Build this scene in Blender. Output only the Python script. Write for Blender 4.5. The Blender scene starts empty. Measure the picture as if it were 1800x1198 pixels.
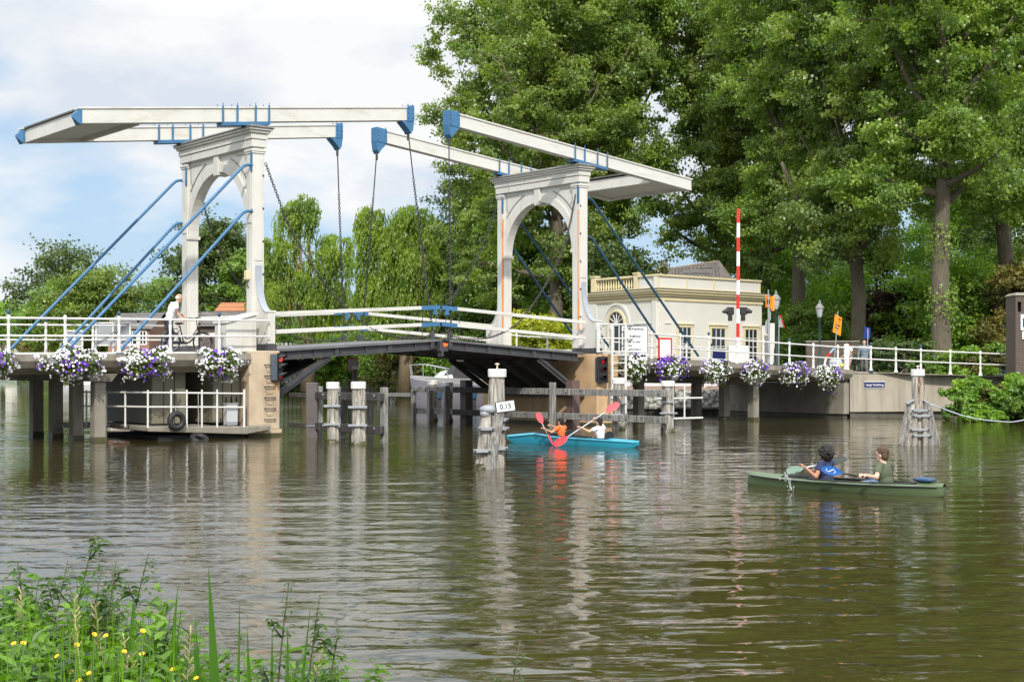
import bpy, bmesh, math, random
import numpy as np
from mathutils import Vector, Matrix
R = math.radians
SC = bpy.context.scene
COL = SC.collection

# ---------------------------------------------------------------- camera, sky, sun, exposure
WATER_EYE = 1.98
cam_d = bpy.data.cameras.new('camera')
cam_d.sensor_width = 36.0
cam_d.lens = 50.98
cam_d.shift_y = 0.0283
cam_d.clip_start = 0.1
cam_d.clip_end = 6000
cam = bpy.data.objects.new('camera', cam_d)
cam.location = (0, 0, WATER_EYE)
cam.rotation_euler = (R(90), 0, 0)
COL.objects.link(cam)
SC.camera = cam
SC.view_settings.view_transform = 'Standard'
SC.view_settings.look = 'None'
SC.view_settings.gamma = 1
SC.view_settings.exposure = 0.66
SUN_AZ = Vector((0.10, -1.0, 0)).normalized()
SUN_EL = R(40)
sun_dir = Vector((SUN_AZ.x*math.cos(SUN_EL), SUN_AZ.y*math.cos(SUN_EL), math.sin(SUN_EL)))
sd = bpy.data.lights.new('sun', 'SUN'); sd.energy = 2.45; sd.angle = R(1.5); sd.color = (1.0, 0.95, 0.87)
so = bpy.data.objects.new('sun', sd); so.rotation_euler = sun_dir.to_track_quat('Z', 'Y').to_euler()
so.location = sun_dir*80; COL.objects.link(so)

W = bpy.data.worlds.new('World'); SC.world = W; W.use_nodes = True
nt = W.node_tree; nt.nodes.clear()
def N(nt, t, **k):
    n = nt.nodes.new(t)
    for a, b in k.items(): setattr(n, a, b)
    return n
def L(nt, a, b): nt.links.new(a, b)
wo = N(nt, 'ShaderNodeOutputWorld')
sky = N(nt, 'ShaderNodeTexSky', sky_type='NISHITA', sun_disc=False)
sky.sun_elevation = SUN_EL; sky.sun_rotation = math.atan2(SUN_AZ.x, SUN_AZ.y)
sky.air_density = 1.2; sky.dust_density = 0.6
bg1 = N(nt, 'ShaderNodeBackground'); bg1.inputs[1].default_value = 0.12
tc = N(nt, 'ShaderNodeTexCoord')
mp = N(nt, 'ShaderNodeMapping'); mp.inputs['Scale'].default_value = (1.0, 1.0, 2.1)
mp.inputs['Location'].default_value = (3.3, 1.75, 0.62)
L(nt, tc.outputs['Generated'], mp.inputs[0])
n1 = N(nt, 'ShaderNodeTexNoise'); n1.inputs['Scale'].default_value = 3.1; n1.inputs['Detail'].default_value = 9; n1.inputs['Roughness'].default_value = 0.52
n1.inputs['Distortion'].default_value = 0.25
L(nt, mp.outputs[0], n1.inputs['Vector'])
cr = N(nt, 'ShaderNodeValToRGB'); cr.color_ramp.elements[0].position = 0.385; cr.color_ramp.elements[0].color = (0.10, 0.10, 0.10, 1)
cr.color_ramp.elements[1].position = 0.475
sxyz = N(nt, 'ShaderNodeSeparateXYZ'); L(nt, tc.outputs['Generated'], sxyz.inputs[0])
zr = N(nt, 'ShaderNodeValToRGB'); e = zr.color_ramp.elements        # more cloud overhead and on the horizon, a clearer belt between
while len(e) < 5: e.new(0.5)
for i, (p_, v_) in enumerate(((0.0, .55), (0.05, .42), (0.085, .35), (0.125, .37), (0.22, .52))): e[i].position = p_; e[i].color = (v_, v_, v_, 1)
L(nt, sxyz.outputs[2], zr.inputs[0])
ad = N(nt, 'ShaderNodeMath', operation='ADD'); ad2 = N(nt, 'ShaderNodeMath', operation='SUBTRACT'); ad2.inputs[1].default_value = 0.5
L(nt, n1.outputs[0], ad.inputs[0]); L(nt, zr.outputs[0], ad.inputs[1]); L(nt, ad.outputs[0], ad2.inputs[0]); L(nt, ad2.outputs[0], cr.inputs[0])
tint = N(nt, 'ShaderNodeMix', data_type='RGBA'); tint.inputs[0].default_value = 0.85; tint.inputs[7].default_value = (1.9, 3.0, 4.4, 1)
L(nt, sky.outputs[0], tint.inputs[6]); L(nt, tint.outputs[2], bg1.inputs[0])
# cloud body colour: a second noise gives grey bellies and bright tops
n2 = N(nt, 'ShaderNodeTexNoise'); n2.inputs['Scale'].default_value = 5.5; n2.inputs['Detail'].default_value = 8; n2.inputs['Roughness'].default_value = 0.55
L(nt, mp.outputs[0], n2.inputs['Vector'])
cr2 = N(nt, 'ShaderNodeValToRGB'); e = cr2.color_ramp.elements
e[0].position = 0.36; e[0].color = (0.64, 0.70, 0.79, 1); e[1].position = 0.52; e[1].color = (0.86, 0.87, 0.88, 1)
L(nt, n2.outputs[0], cr2.inputs[0])
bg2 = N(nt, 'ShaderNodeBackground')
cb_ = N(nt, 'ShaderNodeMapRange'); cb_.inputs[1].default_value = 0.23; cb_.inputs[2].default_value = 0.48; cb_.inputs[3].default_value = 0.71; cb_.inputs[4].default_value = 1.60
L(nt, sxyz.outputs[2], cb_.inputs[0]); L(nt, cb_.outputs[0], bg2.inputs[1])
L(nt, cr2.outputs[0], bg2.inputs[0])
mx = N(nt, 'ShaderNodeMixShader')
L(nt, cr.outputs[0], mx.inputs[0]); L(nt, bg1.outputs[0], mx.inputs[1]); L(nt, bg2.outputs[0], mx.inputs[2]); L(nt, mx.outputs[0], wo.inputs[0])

# ---------------------------------------------------------------- frames
TH = R(38.7)
F_PX, H_EYE, Y_H = 2549.0, WATER_EYE, 650.0
BX0, BD0 = -456*44/2549.0, 44.0
BR = Matrix.Translation((BX0, BD0, 0)) @ Matrix.Rotation(TH, 4, 'Z')     # bridge frame: x along the bridge, y across it
ID = Matrix.Identity(4)
def WX(x, D): return (x-900)*D/F_PX            # survey helper: bearing -> east offset at a distance
def WZ(y, D): return H_EYE+(Y_H-y)*D/F_PX
ORG = {}

# ---------------------------------------------------------------- mesh builder
class MB:
    def __init__(s, xf=None): s.v = []; s.f = []; s.xf = xf
    def add(s, vs, fs):
        n = len(s.v)
        s.v += [Vector(s.xf(p)) if s.xf else Vector(p) for p in vs]
        s.f += [tuple(i+n for i in f) for f in fs]; return s
    def hex(s, p):
        return s.add(p, [(0,1,2,3), (7,6,5,4), (0,4,5,1), (1,5,6,2), (2,6,7,3), (3,7,4,0)])
    def bx(s, x0, x1, y0, y1, z0, z1):
        return s.hex([(x0,y0,z0), (x1,y0,z0), (x1,y1,z0), (x0,y1,z0), (x0,y0,z1), (x1,y0,z1), (x1,y1,z1), (x0,y1,z1)])
    def box(s, c, sz, rot=None):
        c = Vector(c); m = rot or Matrix.Identity(3); h = [q/2 for q in sz]
        P = []
        for z in (-1, 1):
            for x, y in ((-1,-1), (1,-1), (1,1), (-1,1)):
                P.append(c + m @ Vector((x*h[0], y*h[1], z*h[2])))
        return s.hex(P)
    def bar(s, p0, p1, w, h, up=(0,0,1)):       # square bar between two points
        p0 = Vector(p0); p1 = Vector(p1); d = (p1-p0).normalized(); up = Vector(up)
        sd_ = d.cross(up)
        if sd_.length < 1e-4: sd_ = d.cross(Vector((0,1,0)))
        sd_.normalize(); u = sd_.cross(d).normalized()
        a, b = sd_*w/2, u*h/2
        return s.hex([p0-a-b, p0+a-b, p0+a+b, p0-a+b, p1-a-b, p1+a-b, p1+a+b, p1-a+b])
    def tube(s, pts, r, n=8, cap=True):
        pts = [Vector(p) for p in pts]; m = len(pts)
        rs = r if isinstance(r, (list, tuple)) else [r]*m
        t = [(pts[min(i+1, m-1)]-pts[max(i-1, 0)]).normalized() for i in range(m)]
        u = t[0].orthogonal().normalized(); vs = []; fs = []
        for i in range(m):
            u = (u - t[i]*u.dot(t[i]))
            if u.length < 1e-6: u = t[i].orthogonal()
            u.normalize(); w = t[i].cross(u)
            for k in range(n):
                a = 2*math.pi*k/n
                vs.append(pts[i] + (u*math.cos(a)+w*math.sin(a))*rs[i])
        for i in range(m-1):
            for k in range(n):
                k2 = (k+1) % n
                fs.append((i*n+k, i*n+k2, (i+1)*n+k2, (i+1)*n+k))
        if cap:
            fs.append(tuple(range(n))[::-1]); fs.append(tuple(range((m-1)*n, m*n)))
        return s.add(vs, fs)
    def lathe(s, prof, c=(0,0,0), n=12, ax=None):
        c = Vector(c); vs = []; fs = []; m = ax or Matrix.Identity(3)
        for r, z in prof:
            for k in range(n):
                a = 2*math.pi*k/n
                vs.append(c + m @ Vector((r*math.cos(a), r*math.sin(a), z)))
        q = len(prof)
        for i in range(q-1):
            for k in range(n):
                k2 = (k+1) % n; fs.append((i*n+k, i*n+k2, (i+1)*n+k2, (i+1)*n+k))
        fs.append(tuple(range(n))[::-1]); fs.append(tuple(range((q-1)*n, q*n)))
        return s.add(vs, fs)
    def prism(s, poly, o, U, V, d):             # polygon in the plane (U, V) through o, extruded by the vector d
        o = Vector(o); U = Vector(U); V = Vector(V); d = Vector(d); n = len(poly)
        vs = [o+U*a+V*b for a, b in poly]; vs += [p+d for p in vs]
        fs = [tuple(range(n))[::-1], tuple(range(n, 2*n))]+[(i, (i+1) % n, n+(i+1) % n, n+i) for i in range(n)]
        return s.add(vs, fs)
    def ell(s, c, r, rot=None, nu=12, nv=8):
        m = rot or Matrix.Identity(3); c = Vector(c); vs = []; fs = []
        for j in range(1, nv):
            b = math.pi*j/nv
            for i in range(nu):
                a = 2*math.pi*i/nu
                vs.append(c + m @ Vector((r[0]*math.sin(b)*math.cos(a), r[1]*math.sin(b)*math.sin(a), r[2]*math.cos(b))))
        vs.append(c + m @ Vector((0,0,r[2]))); vs.append(c + m @ Vector((0,0,-r[2])))
        k = len(vs)
        for j in range(nv-2):
            for i in range(nu):
                i2 = (i+1) % nu; fs.append((j*nu+i, (j+1)*nu+i, (j+1)*nu+i2, j*nu+i2))
        for i in range(nu):
            i2 = (i+1) % nu; fs.append((k-2, i, i2)); fs.append((k-1, (nv-2)*nu+i2, (nv-2)*nu+i))
        return s.add(vs, fs)
    def torus(s, c, R_, r, rot=None, nu=16, nv=6, st=(1,1)):
        m = rot or Matrix.Identity(3); c = Vector(c); vs = []; fs = []
        for i in range(nu):
            a = 2*math.pi*i/nu
            for j in range(nv):
                b = 2*math.pi*j/nv; q = R_+r*math.cos(b)
                vs.append(c + m @ Vector((q*math.cos(a)*st[0], q*math.sin(a)*st[1], r*math.sin(b))))
        for i in range(nu):
            for j in range(nv):
                i2 = (i+1) % nu; j2 = (j+1) % nv
                fs.append((i*nv+j, i2*nv+j, i2*nv+j2, i*nv+j2))
        return s.add(vs, fs)
    def build(s, name, mat, parent=None, smooth=False, bevel=0.0, fix=True, label=None, frame=None):
        org = ORG.get(parent.name, Vector((0,0,0))) if parent else Vector((0,0,0))
        me = bpy.data.meshes.new(name)
        me.from_pydata([tuple(p-org) for p in s.v], [], s.f)
        if fix:
            bm = bmesh.new(); bm.from_mesh(me); bmesh.ops.recalc_face_normals(bm, faces=bm.faces); bm.to_mesh(me); bm.free()
        me.materials.append(mat)
        o = bpy.data.objects.new(name, me); COL.objects.link(o)
        if smooth:
            me.shade_smooth()
            if smooth != 'all': me.set_sharp_from_angle(angle=R(38))
        if parent: o.parent = parent; ORG[o.name] = org
        elif frame is not None: o.matrix_world = frame
        if bevel:
            b = o.modifiers.new('bevel', 'BEVEL'); b.width = bevel; b.segments = 1; b.limit_method = 'ANGLE'; b.angle_limit = R(40)
        if label: o['label'] = label
        return o

def thing(name, label, cat, org=(0,0,0), frame=ID, group=None):
    o = bpy.data.objects.new(name, None); COL.objects.link(o); o.empty_display_size = 0.3
    o.matrix_world = frame @ Matrix.Translation(org)
    o['label'] = label; o['category'] = cat
    if group: o['group'] = group
    ORG[o.name] = Vector(org); return o
def tag(o, label, cat, group=None):
    o['label'] = label; o['category'] = cat
    if group: o['group'] = group
    return o
def kind(o, k, label=None):
    o['kind'] = k
    if label: o['label'] = label
    return o
def copy_tree(o, parent=None):
    c = o.copy(); COL.objects.link(c)
    if parent: c.parent = parent
    for ch in list(o.children): copy_tree(ch, c)
    return c
def place(o, frame, org, rz=0): o.matrix_world = frame @ Matrix.Translation(org) @ Matrix.Rotation(rz, 4, 'Z')

# ---------------------------------------------------------------- materials
def srgb(r, g, b):
    f = lambda c: (c/255/12.92) if c/255 <= 0.04045 else ((c/255+0.055)/1.055)**2.4
    return (f(r), f(g), f(b))
def newmat(name):
    m = bpy.data.materials.new(name); m.use_nodes = True; t = m.node_tree
    return m, t, t.nodes['Principled BSDF']
def ramp(t, fac, stops):
    c = N(t, 'ShaderNodeValToRGB'); e = c.color_ramp.elements
    while len(e) < len(stops): e.new(0.5)
    for i, (p, col) in enumerate(stops):
        e[i].position = p; e[i].color = (*col, 1) if len(col) == 3 else col
    L(t, fac, c.inputs[0]); return c.outputs[0]
def noise(t, scale, stretch=(1,1,1), detail=5, rough=0.6, world=False, dist=0.0):
    tc = N(t, 'ShaderNodeTexCoord'); m = N(t, 'ShaderNodeMapping'); m.inputs['Scale'].default_value = stretch
    if world:
        g = N(t, 'ShaderNodeNewGeometry'); L(t, g.outputs['Position'], m.inputs[0])
    else: L(t, tc.outputs['Object'], m.inputs[0])
    n = N(t, 'ShaderNodeTexNoise'); n.inputs['Scale'].default_value = scale; n.inputs['Detail'].default_value = detail
    n.inputs['Roughness'].default_value = rough; n.inputs['Distortion'].default_value = dist
    L(t, m.outputs[0], n.inputs['Vector']); return n.outputs['Fac']
def mix(t, fac, a, b, mode='MIX'):
    m = N(t, 'ShaderNodeMix', data_type='RGBA', blend_type=mode)
    if isinstance(fac, float): m.inputs[0].default_value = fac
    else: L(t, fac, m.inputs[0])
    for i, q in ((6, a), (7, b)):
        if isinstance(q, tuple): m.inputs[i].default_value = (*q, 1)
        else: L(t, q, m.inputs[i])
    return m.outputs[2]
def pmat(name, col, rough=0.6, var=0.25, scale=2.5, stretch=(1,1,1), dirt=None, dlo=0.55, dhi=0.75, dscale=1.2, dstretch=(3,3,0.35),
         bump=0.0, bscale=30, metal=0.0, world=False, bstretch=(1,1,1)):
    m, t, b = newmat(name)
    c2 = tuple(min(1, q*(1+var*0.6)) for q in col); c1 = tuple(q*(1-var) for q in col)
    c = ramp(t, noise(t, scale, stretch, world=world), [(0.3, c1), (0.7, c2)])
    if dirt:
        d = ramp(t, noise(t, dscale, dstretch, 6, 0.65, world=world), [(dlo, (0,0,0)), (dhi, (1,1,1))])
        c = mix(t, d, c, dirt)
    L(t, c, b.inputs['Base Color'])
    b.inputs['Roughness'].default_value = rough; b.inputs['Metallic'].default_value = metal
    if bump:
        bn = N(t, 'ShaderNodeBump'); bn.inputs['Strength'].default_value = bump; bn.inputs['Distance'].default_value = 0.02
        L(t, noise(t, bscale, bstretch, 4, world=world), bn.inputs['Height']); L(t, bn.outputs[0], b.inputs['Normal'])
    return m
def glow(name, col, s):
    m, t, b = newmat(name); b.inputs['Base Color'].default_value = (*col, 1)
    b.inputs['Emission Color'].default_value = (*col, 1); b.inputs['Emission Strength'].default_value = s; return m
def leafmat(name, a, b_, trans=0.35, rough=0.45, third=None):
    m, t, p = newmat(name)
    g = N(t, 'ShaderNodeNewGeometry')
    st = [(0.0, a), (1.0, b_)] if not third else [(0.0, a), (0.85, b_), (1.0, third)]
    c0 = ramp(t, g.outputs['Random Per Island'], st)
    # clumps of younger, yellower leaves
    nz = noise(t, 0.55, detail=3)
    c0 = mix(t, ramp(t, nz, [(0.42, (0,0,0)), (0.62, (1,1,1))]), c0, tuple(min(1, q*k) for q, k in zip(b_, (1.35, 1.2, 0.9))))
    L(t, c0, p.inputs['Base Color']); p.inputs['Roughness'].default_value = rough
    tr = N(t, 'ShaderNodeBsdfTranslucent')
    L(t, mix(t, 1.0, c0, (1.5, 1.7, 0.5), 'MULTIPLY'), tr.inputs[0])
    ms = N(t, 'ShaderNodeMixShader'); ms.inputs[0].default_value = trans
    out = [n for n in t.nodes if n.type == 'OUTPUT_MATERIAL'][0]
    L(t, p.outputs[0], ms.inputs[1]); L(t, tr.outputs[0], ms.inputs[2]); L(t, ms.outputs[0], out.inputs[0])
    return m

WHITE = pmat('white paint', (0.60, 0.585, 0.535), 0.5, 0.08, 1.5, dirt=(0.38, 0.33, 0.25), dlo=0.54, dhi=0.86, dscale=1.1, bump=0.15, bscale=14, bstretch=(1,1,6))
WHITEB = pmat('white beam paint', (0.61, 0.60, 0.555), 0.5, 0.07, 1.5, dirt=(0.42, 0.37, 0.26), dlo=0.54, dhi=0.86, dscale=1.9, dstretch=(0.5, 3, 2), bump=0.2, bscale=10, bstretch=(0.4,6,6))
RAILW = pmat('white rail paint', (0.66, 0.65, 0.62), 0.4, 0.08, 4, dirt=(0.5, 0.44, 0.33), dlo=0.64, dhi=0.86, dscale=5, dstretch=(1,1,1))
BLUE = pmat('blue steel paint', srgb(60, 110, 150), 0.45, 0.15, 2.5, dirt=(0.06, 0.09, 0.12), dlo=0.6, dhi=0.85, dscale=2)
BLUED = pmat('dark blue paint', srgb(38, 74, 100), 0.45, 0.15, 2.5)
LEAD = pmat('lead capping', (0.12, 0.115, 0.105), 0.7, 0.35, 5, dirt=(0.25, 0.24, 0.2), dlo=0.5, dhi=0.7, dscale=4)
LEADL = pmat('grey zinc capping', (0.34, 0.37, 0.41), 0.55, 0.12, 3)
STEELD = pmat('dark grey steel', (0.055, 0.055, 0.06), 0.5, 0.3, 3, dirt=(0.13, 0.10, 0.08), dlo=0.58, dhi=0.8, dscale=2)
DECKP = pmat('bridge deck planks', (0.14, 0.14, 0.145), 0.7, 0.35, 6, stretch=(0.2, 6, 1), bump=0.4, bscale=20)
CHAINM = pmat('chain iron', (0.06, 0.055, 0.055), 0.5, 0.5, 9, metal=0.3)
PIERC = pmat('warm pier concrete', (0.50, 0.40, 0.28), 0.8, 0.18, 2.0, dirt=(0.30, 0.20, 0.12), dlo=0.52, dhi=0.8, dscale=1.5, bump=0.25, bscale=25)
PIERR = pmat('ochre pier render', (0.56, 0.37, 0.20), 0.8, 0.15, 2.0, dirt=(0.62, 0.46, 0.30), dlo=0.5, dhi=0.7, dscale=1.5, bump=0.25, bscale=25)
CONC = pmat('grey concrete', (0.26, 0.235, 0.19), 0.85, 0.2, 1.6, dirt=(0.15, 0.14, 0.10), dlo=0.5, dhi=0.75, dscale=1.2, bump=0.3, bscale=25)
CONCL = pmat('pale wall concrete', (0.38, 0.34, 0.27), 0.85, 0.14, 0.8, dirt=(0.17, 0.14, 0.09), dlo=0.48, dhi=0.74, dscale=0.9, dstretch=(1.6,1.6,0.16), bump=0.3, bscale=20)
CONCD = pmat('wet dark concrete', (0.10, 0.095, 0.07), 0.6, 0.3, 2, bump=0.3)
ALGAE = pmat('algae wet band', (0.075, 0.072, 0.03), 0.45, 0.4, 6, bump=0.3)
def woodmat(name, a, b, c):
    m, t, p = newmat(name)
    n_ = noise(t, 3.6, (5, 5, 0.4), 7, 0.72, dist=0.6)
    col = ramp(t, n_, [(0.34, a), (0.45, tuple(q*.55 for q in b)), (0.53, b), (0.70, c)])
    n3 = noise(t, 1.1, (1.5, 1.5, 0.8), 4, 0.6)
    col = mix(t, ramp(t, n3, [(0.5, (0,0,0)), (0.75, (1,1,1))]), col, tuple(q*0.55 for q in b))
    L(t, col, p.inputs['Base Color']); p.inputs['Roughness'].default_value = 0.85
    bn = N(t, 'ShaderNodeBump'); bn.inputs['Strength'].default_value = 0.9; bn.inputs['Distance'].default_value = 0.03
    L(t, n_, bn.inputs['Height']); L(t, bn.outputs[0], p.inputs['Normal']); return m
WOOD = woodmat('weathered grey pile wood', (0.05, 0.04, 0.03), (0.38, 0.35, 0.30), (0.58, 0.54, 0.48))
WOODG = woodmat('weathered guard timber', (0.06, 0.055, 0.05), (0.27, 0.26, 0.24), (0.42, 0.40, 0.37))
WOODD = woodmat('dark tarred timber', (0.02, 0.018, 0.016), (0.055, 0.05, 0.045), (0.10, 0.095, 0.09))
WOODR = woodmat('rotten reddish timber', (0.05, 0.03, 0.02), (0.33, 0.19, 0.11), (0.55, 0.47, 0.40))
ZINC = pmat('galvanised strap', (0.30, 0.32, 0.34), 0.5, 0.25, 8)
BOLT = pmat('bolt iron', (0.04, 0.04, 0.045), 0.5, 0.2, 5)
BLACK = pmat('black rubber', (0.018, 0.018, 0.018), 0.6, 0.3, 5)
DARK = pmat('dark void lining', (0.015, 0.015, 0.014), 0.9, 0.2, 3)
GREYP = pmat('grey sign back', (0.30, 0.32, 0.33), 0.5, 0.08, 2)
RED = pmat('red paint', srgb(205, 35, 28), 0.4, 0.08, 3)
CREAM = pmat('cream yellow trim', srgb(212, 198, 158), 0.6, 0.08, 2, dirt=(0.45, 0.38, 0.22), dlo=0.62, dhi=0.9)
STUCCO = pmat('off white stucco', (0.64, 0.62, 0.56), 0.8, 0.05, 1.2, dirt=(0.55, 0.52, 0.44), dlo=0.6, dhi=0.9, dscale=0.8, bump=0.1)
ORANGE = pmat('orange sign sheet', srgb(250, 150, 10), 0.4, 0.04, 2)
PAPER = pmat('white sign sheet', (0.78, 0.80, 0.80), 0.4, 0.03, 2)
SIGNBLUE = pmat('blue enamel', srgb(30, 60, 150), 0.3, 0.05, 2)
ENAMEL = pmat('navy enamel', srgb(28, 34, 92), 0.3, 0.05, 2)
INK = pmat('black lettering', (0.02, 0.02, 0.022), 0.5, 0.05, 2)
LETTERW = pmat('white lettering', (0.8, 0.8, 0.78), 0.4, 0.03, 2)
GLASS = newmat('window glass'); GLASS[2].inputs['Base Color'].default_value = (0.02, 0.025, 0.028, 1); GLASS[2].inputs['Roughness'].default_value = 0.05; GLASS = GLASS[0]
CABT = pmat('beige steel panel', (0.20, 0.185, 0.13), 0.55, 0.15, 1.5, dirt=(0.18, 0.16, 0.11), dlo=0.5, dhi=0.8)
BARK = pmat('poplar bark', (0.13, 0.105, 0.075), 0.9, 0.5, 4, stretch=(5, 5, 0.6), dirt=(0.10, 0.12, 0.05), dlo=0.5, dhi=0.8, bump=1.0, bscale=9, bstretch=(4,4,0.5))
BARKL = pmat('willow bark', (0.22, 0.17, 0.10), 0.9, 0.5, 4, stretch=(5, 5, 0.6), bump=1.0, bscale=9, bstretch=(4,4,0.5))
def brickmat(name, c1, c2, mortar, sc=1.0, sx=0.22, sy=0.065):
    m, t, p = newmat(name); g = N(t, 'ShaderNodeTexCoord'); mp_ = N(t, 'ShaderNodeMapping'); sp = N(t, 'ShaderNodeSeparateXYZ'); cb = N(t, 'ShaderNodeCombineXYZ')
    L(t, g.outputs['Object'], sp.inputs[0])
    ad = N(t, 'ShaderNodeMath', operation='ADD'); L(t, sp.outputs[0], ad.inputs[0]); L(t, sp.outputs[1], ad.inputs[1])
    L(t, ad.outputs[0], cb.inputs[0]); L(t, sp.outputs[2], cb.inputs[1])
    b = N(t, 'ShaderNodeTexBrick'); b.inputs['Scale'].default_value = sc; b.inputs['Brick Width'].default_value = sx; b.inputs['Row Height'].default_value = sy
    b.inputs['Mortar Size'].default_value = sy*0.12; b.inputs['Color1'].default_value = (*c1, 1); b.inputs['Color2'].default_value = (*c2, 1); b.inputs['Mortar'].default_value = (*mortar, 1)
    L(t, cb.outputs[0], b.inputs['Vector']); L(t, b.outputs[0], p.inputs['Base Color']); p.inputs['Roughness'].default_value = 0.85; return m
BRICK = brickmat('red brick', (0.34, 0.12, 0.07), (0.25, 0.09, 0.055), (0.4, 0.36, 0.32))
BRICKD = brickmat('dark brown brick', (0.10, 0.07, 0.055), (0.07, 0.05, 0.04), (0.14, 0.12, 0.1))
TILE = brickmat('grey roof tiles', (0.19, 0.175, 0.16), (0.12, 0.11, 0.10), (0.04, 0.04, 0.04), 1, 0.28, 0.32)
TILEO = brickmat('orange roof tiles', (0.62, 0.22, 0.07), (0.50, 0.16, 0.05), (0.15, 0.07, 0.04), 1, 0.28, 0.32)
PAVE = brickmat('red paving bricks', (0.30, 0.17, 0.12), (0.24, 0.14, 0.1), (0.2, 0.18, 0.15), 1, 0.2, 0.1)
STONE, _t, _p = newmat('rubble stone revetment')
_v = N(_t, 'ShaderNodeTexVoronoi'); _v.inputs['Scale'].default_value = 5.5; _g = N(_t, 'ShaderNodeTexCoord'); L(_t, _g.outputs['Object'], _v.inputs['Vector'])
L(_t, ramp(_t, _v.outputs['Distance'], [(0.0, (0.42, 0.40, 0.35)), (0.45, (0.28, 0.27, 0.24)), (0.7, (0.08, 0.08, 0.06))]), _p.inputs['Base Color']); _p.inputs['Roughness'].default_value = 0.9
LAWN = pmat('grassy bank soil', (0.07, 0.11, 0.025), 0.95, 0.5, 1.5, dirt=(0.10, 0.08, 0.04), dlo=0.5, dhi=0.8, dstretch=(1,1,1), bump=0.8, bscale=6, world=True)
ASPH = pmat('road asphalt', (0.055, 0.055, 0.057), 0.9, 0.2, 3, bump=0.2, world=True)

def text_mesh(txt, size, depth=0.004, bold=0.0, align='CENTER', spacing=1.0, offset=0.0):
    c = bpy.data.curves.new('lettering', 'FONT'); c.body = txt; c.size = size; c.extrude = depth; c.align_x = align; c.align_y = 'CENTER'
    c.space_line = spacing; c.offset = bold
    o = bpy.data.objects.new('tmp', c); COL.objects.link(o)
    dg = bpy.context.evaluated_depsgraph_get(); dg.update()
    me = bpy.data.meshes.new_from_object(o.evaluated_get(dg)); bpy.data.objects.remove(o)
    return me
def letter(parent, name, txt, size, pos, right, up, mat, bold=0.0, align='CENTER', spacing=1.0, sx=1.0):
    me = text_mesh(txt, size, 0.003, bold, align, spacing); me.materials.clear(); me.materials.append(mat)
    o = bpy.data.objects.new(name, me); COL.objects.link(o)
    r = Vector(right).normalized(); u = Vector(up).normalized(); n = r.cross(u)
    m = Matrix((r*sx, u, n)).transposed().to_4x4(); m.translation = Vector(pos)-ORG[parent.name]
    o.parent = parent; o.matrix_local = m; ORG[o.name] = ORG[parent.name]; return o
# ================================================================ SETTING: water, land, road
m, t, p = newmat('river water')
p.inputs['Base Color'].default_value = (0.040, 0.033, 0.0095, 1); p.inputs['Roughness'].default_value = 0.03; p.inputs['IOR'].default_value = 1.42
g = N(t, 'ShaderNodeNewGeometry')
def wn(sx, sy, detail, rough, dist=0.0, ang=0.0, scale=1.0):
    mp_ = N(t, 'ShaderNodeMapping'); mp_.inputs['Scale'].default_value = (sx, sy, 1); mp_.inputs['Rotation'].default_value = (0, 0, ang)
    L(t, g.outputs['Position'], mp_.inputs[0]); n = N(t, 'ShaderNodeTexNoise'); n.inputs['Scale'].default_value = scale
    n.inputs['Detail'].default_value = detail; n.inputs['Roughness'].default_value = rough; n.inputs['Distortion'].default_value = dist
    L(t, mp_.outputs[0], n.inputs['Vector']); return n.outputs['Fac']
def mth(op, a, b):
    q = N(t, 'ShaderNodeMath', operation=op)
    for i, z in ((0, a), (1, b)):
        if isinstance(z, (int, float)): q.inputs[i].default_value = z
        else: L(t, z, q.inputs[i])
    return q.outputs[0]
big = wn(0.9, 1.9, 2, 0.5, 0.4, R(8)); mid = wn(2.6, 5.5, 2, 0.5, 0.5, R(-10)); fine = wn(8, 13, 2, 0.5, 0.4, R(5))
calm = ramp(t, wn(0.07, 0.16, 2, 0.5, 0.0, R(20)), [(0.38, (0.35,0.35,0.35)), (0.58, (1,1,1))])
hgt = mth('ADD', mth('MULTIPLY', big, 0.006), mth('MULTIPLY', mth('ADD', mth('MULTIPLY', mid, 0.0125), mth('MULTIPLY', fine, 0.0012)), calm))
bn = N(t, 'ShaderNodeBump'); bn.inputs['Strength'].default_value = 1.0; bn.inputs['Distance'].default_value = 1.0
L(t, hgt, bn.inputs['Height']); L(t, bn.outputs[0], p.inputs['Normal'])
WATER = m
ys = [-20.0, -8.0, 0.0, 2.5]
while ys[-1] < 1500: ys.append(ys[-1]+max(.055, .0065*ys[-1], 0 if ys[-1] < 90 else .03*ys[-1]))
xs = list(np.arange(-24, 24.01, .14)); k_ = .3
while xs[-1] < 900: xs.append(xs[-1]+k_); xs.insert(0, xs[0]-k_); k_ *= 1.16
ys = np.array(ys); xs = np.array(xs); GX, GY = np.meshgrid(xs, ys); DY = np.gradient(ys)[:, None]; DX = np.gradient(xs)[None, :]
wr = np.random.default_rng(12); Z = np.zeros_like(GX); NW = 84
patch = .75+.45*np.sin(GX*.11+GY*.05+1)*np.sin(GY*.13-GX*.03+.6)+.25*np.sin(GX*.31-GY*.17)
for i in range(NW):
    lam = math.exp(wr.uniform(math.log(.18), math.log(2.2))); an = wr.normal()*R(24); s_ = .0145 if lam < .55 else (.0085 if lam < 1 else .0038)
    kx, ky = math.sin(an)*2*math.pi/lam, math.cos(an)*2*math.pi/lam
    att = np.clip((lam/np.maximum(abs(math.cos(an))*DY, abs(math.sin(an))*DX)-2.2)/2, 0, 1)
    gust = 1+.6*np.sin(GX*wr.uniform(.1, .5)+GY*wr.uniform(.1, .4)+wr.uniform(0, 6))
    Z += s_*lam/(2*math.pi)*np.sin(GX*kx+GY*ky+wr.uniform(0, 6.28))*att*gust*patch
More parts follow.
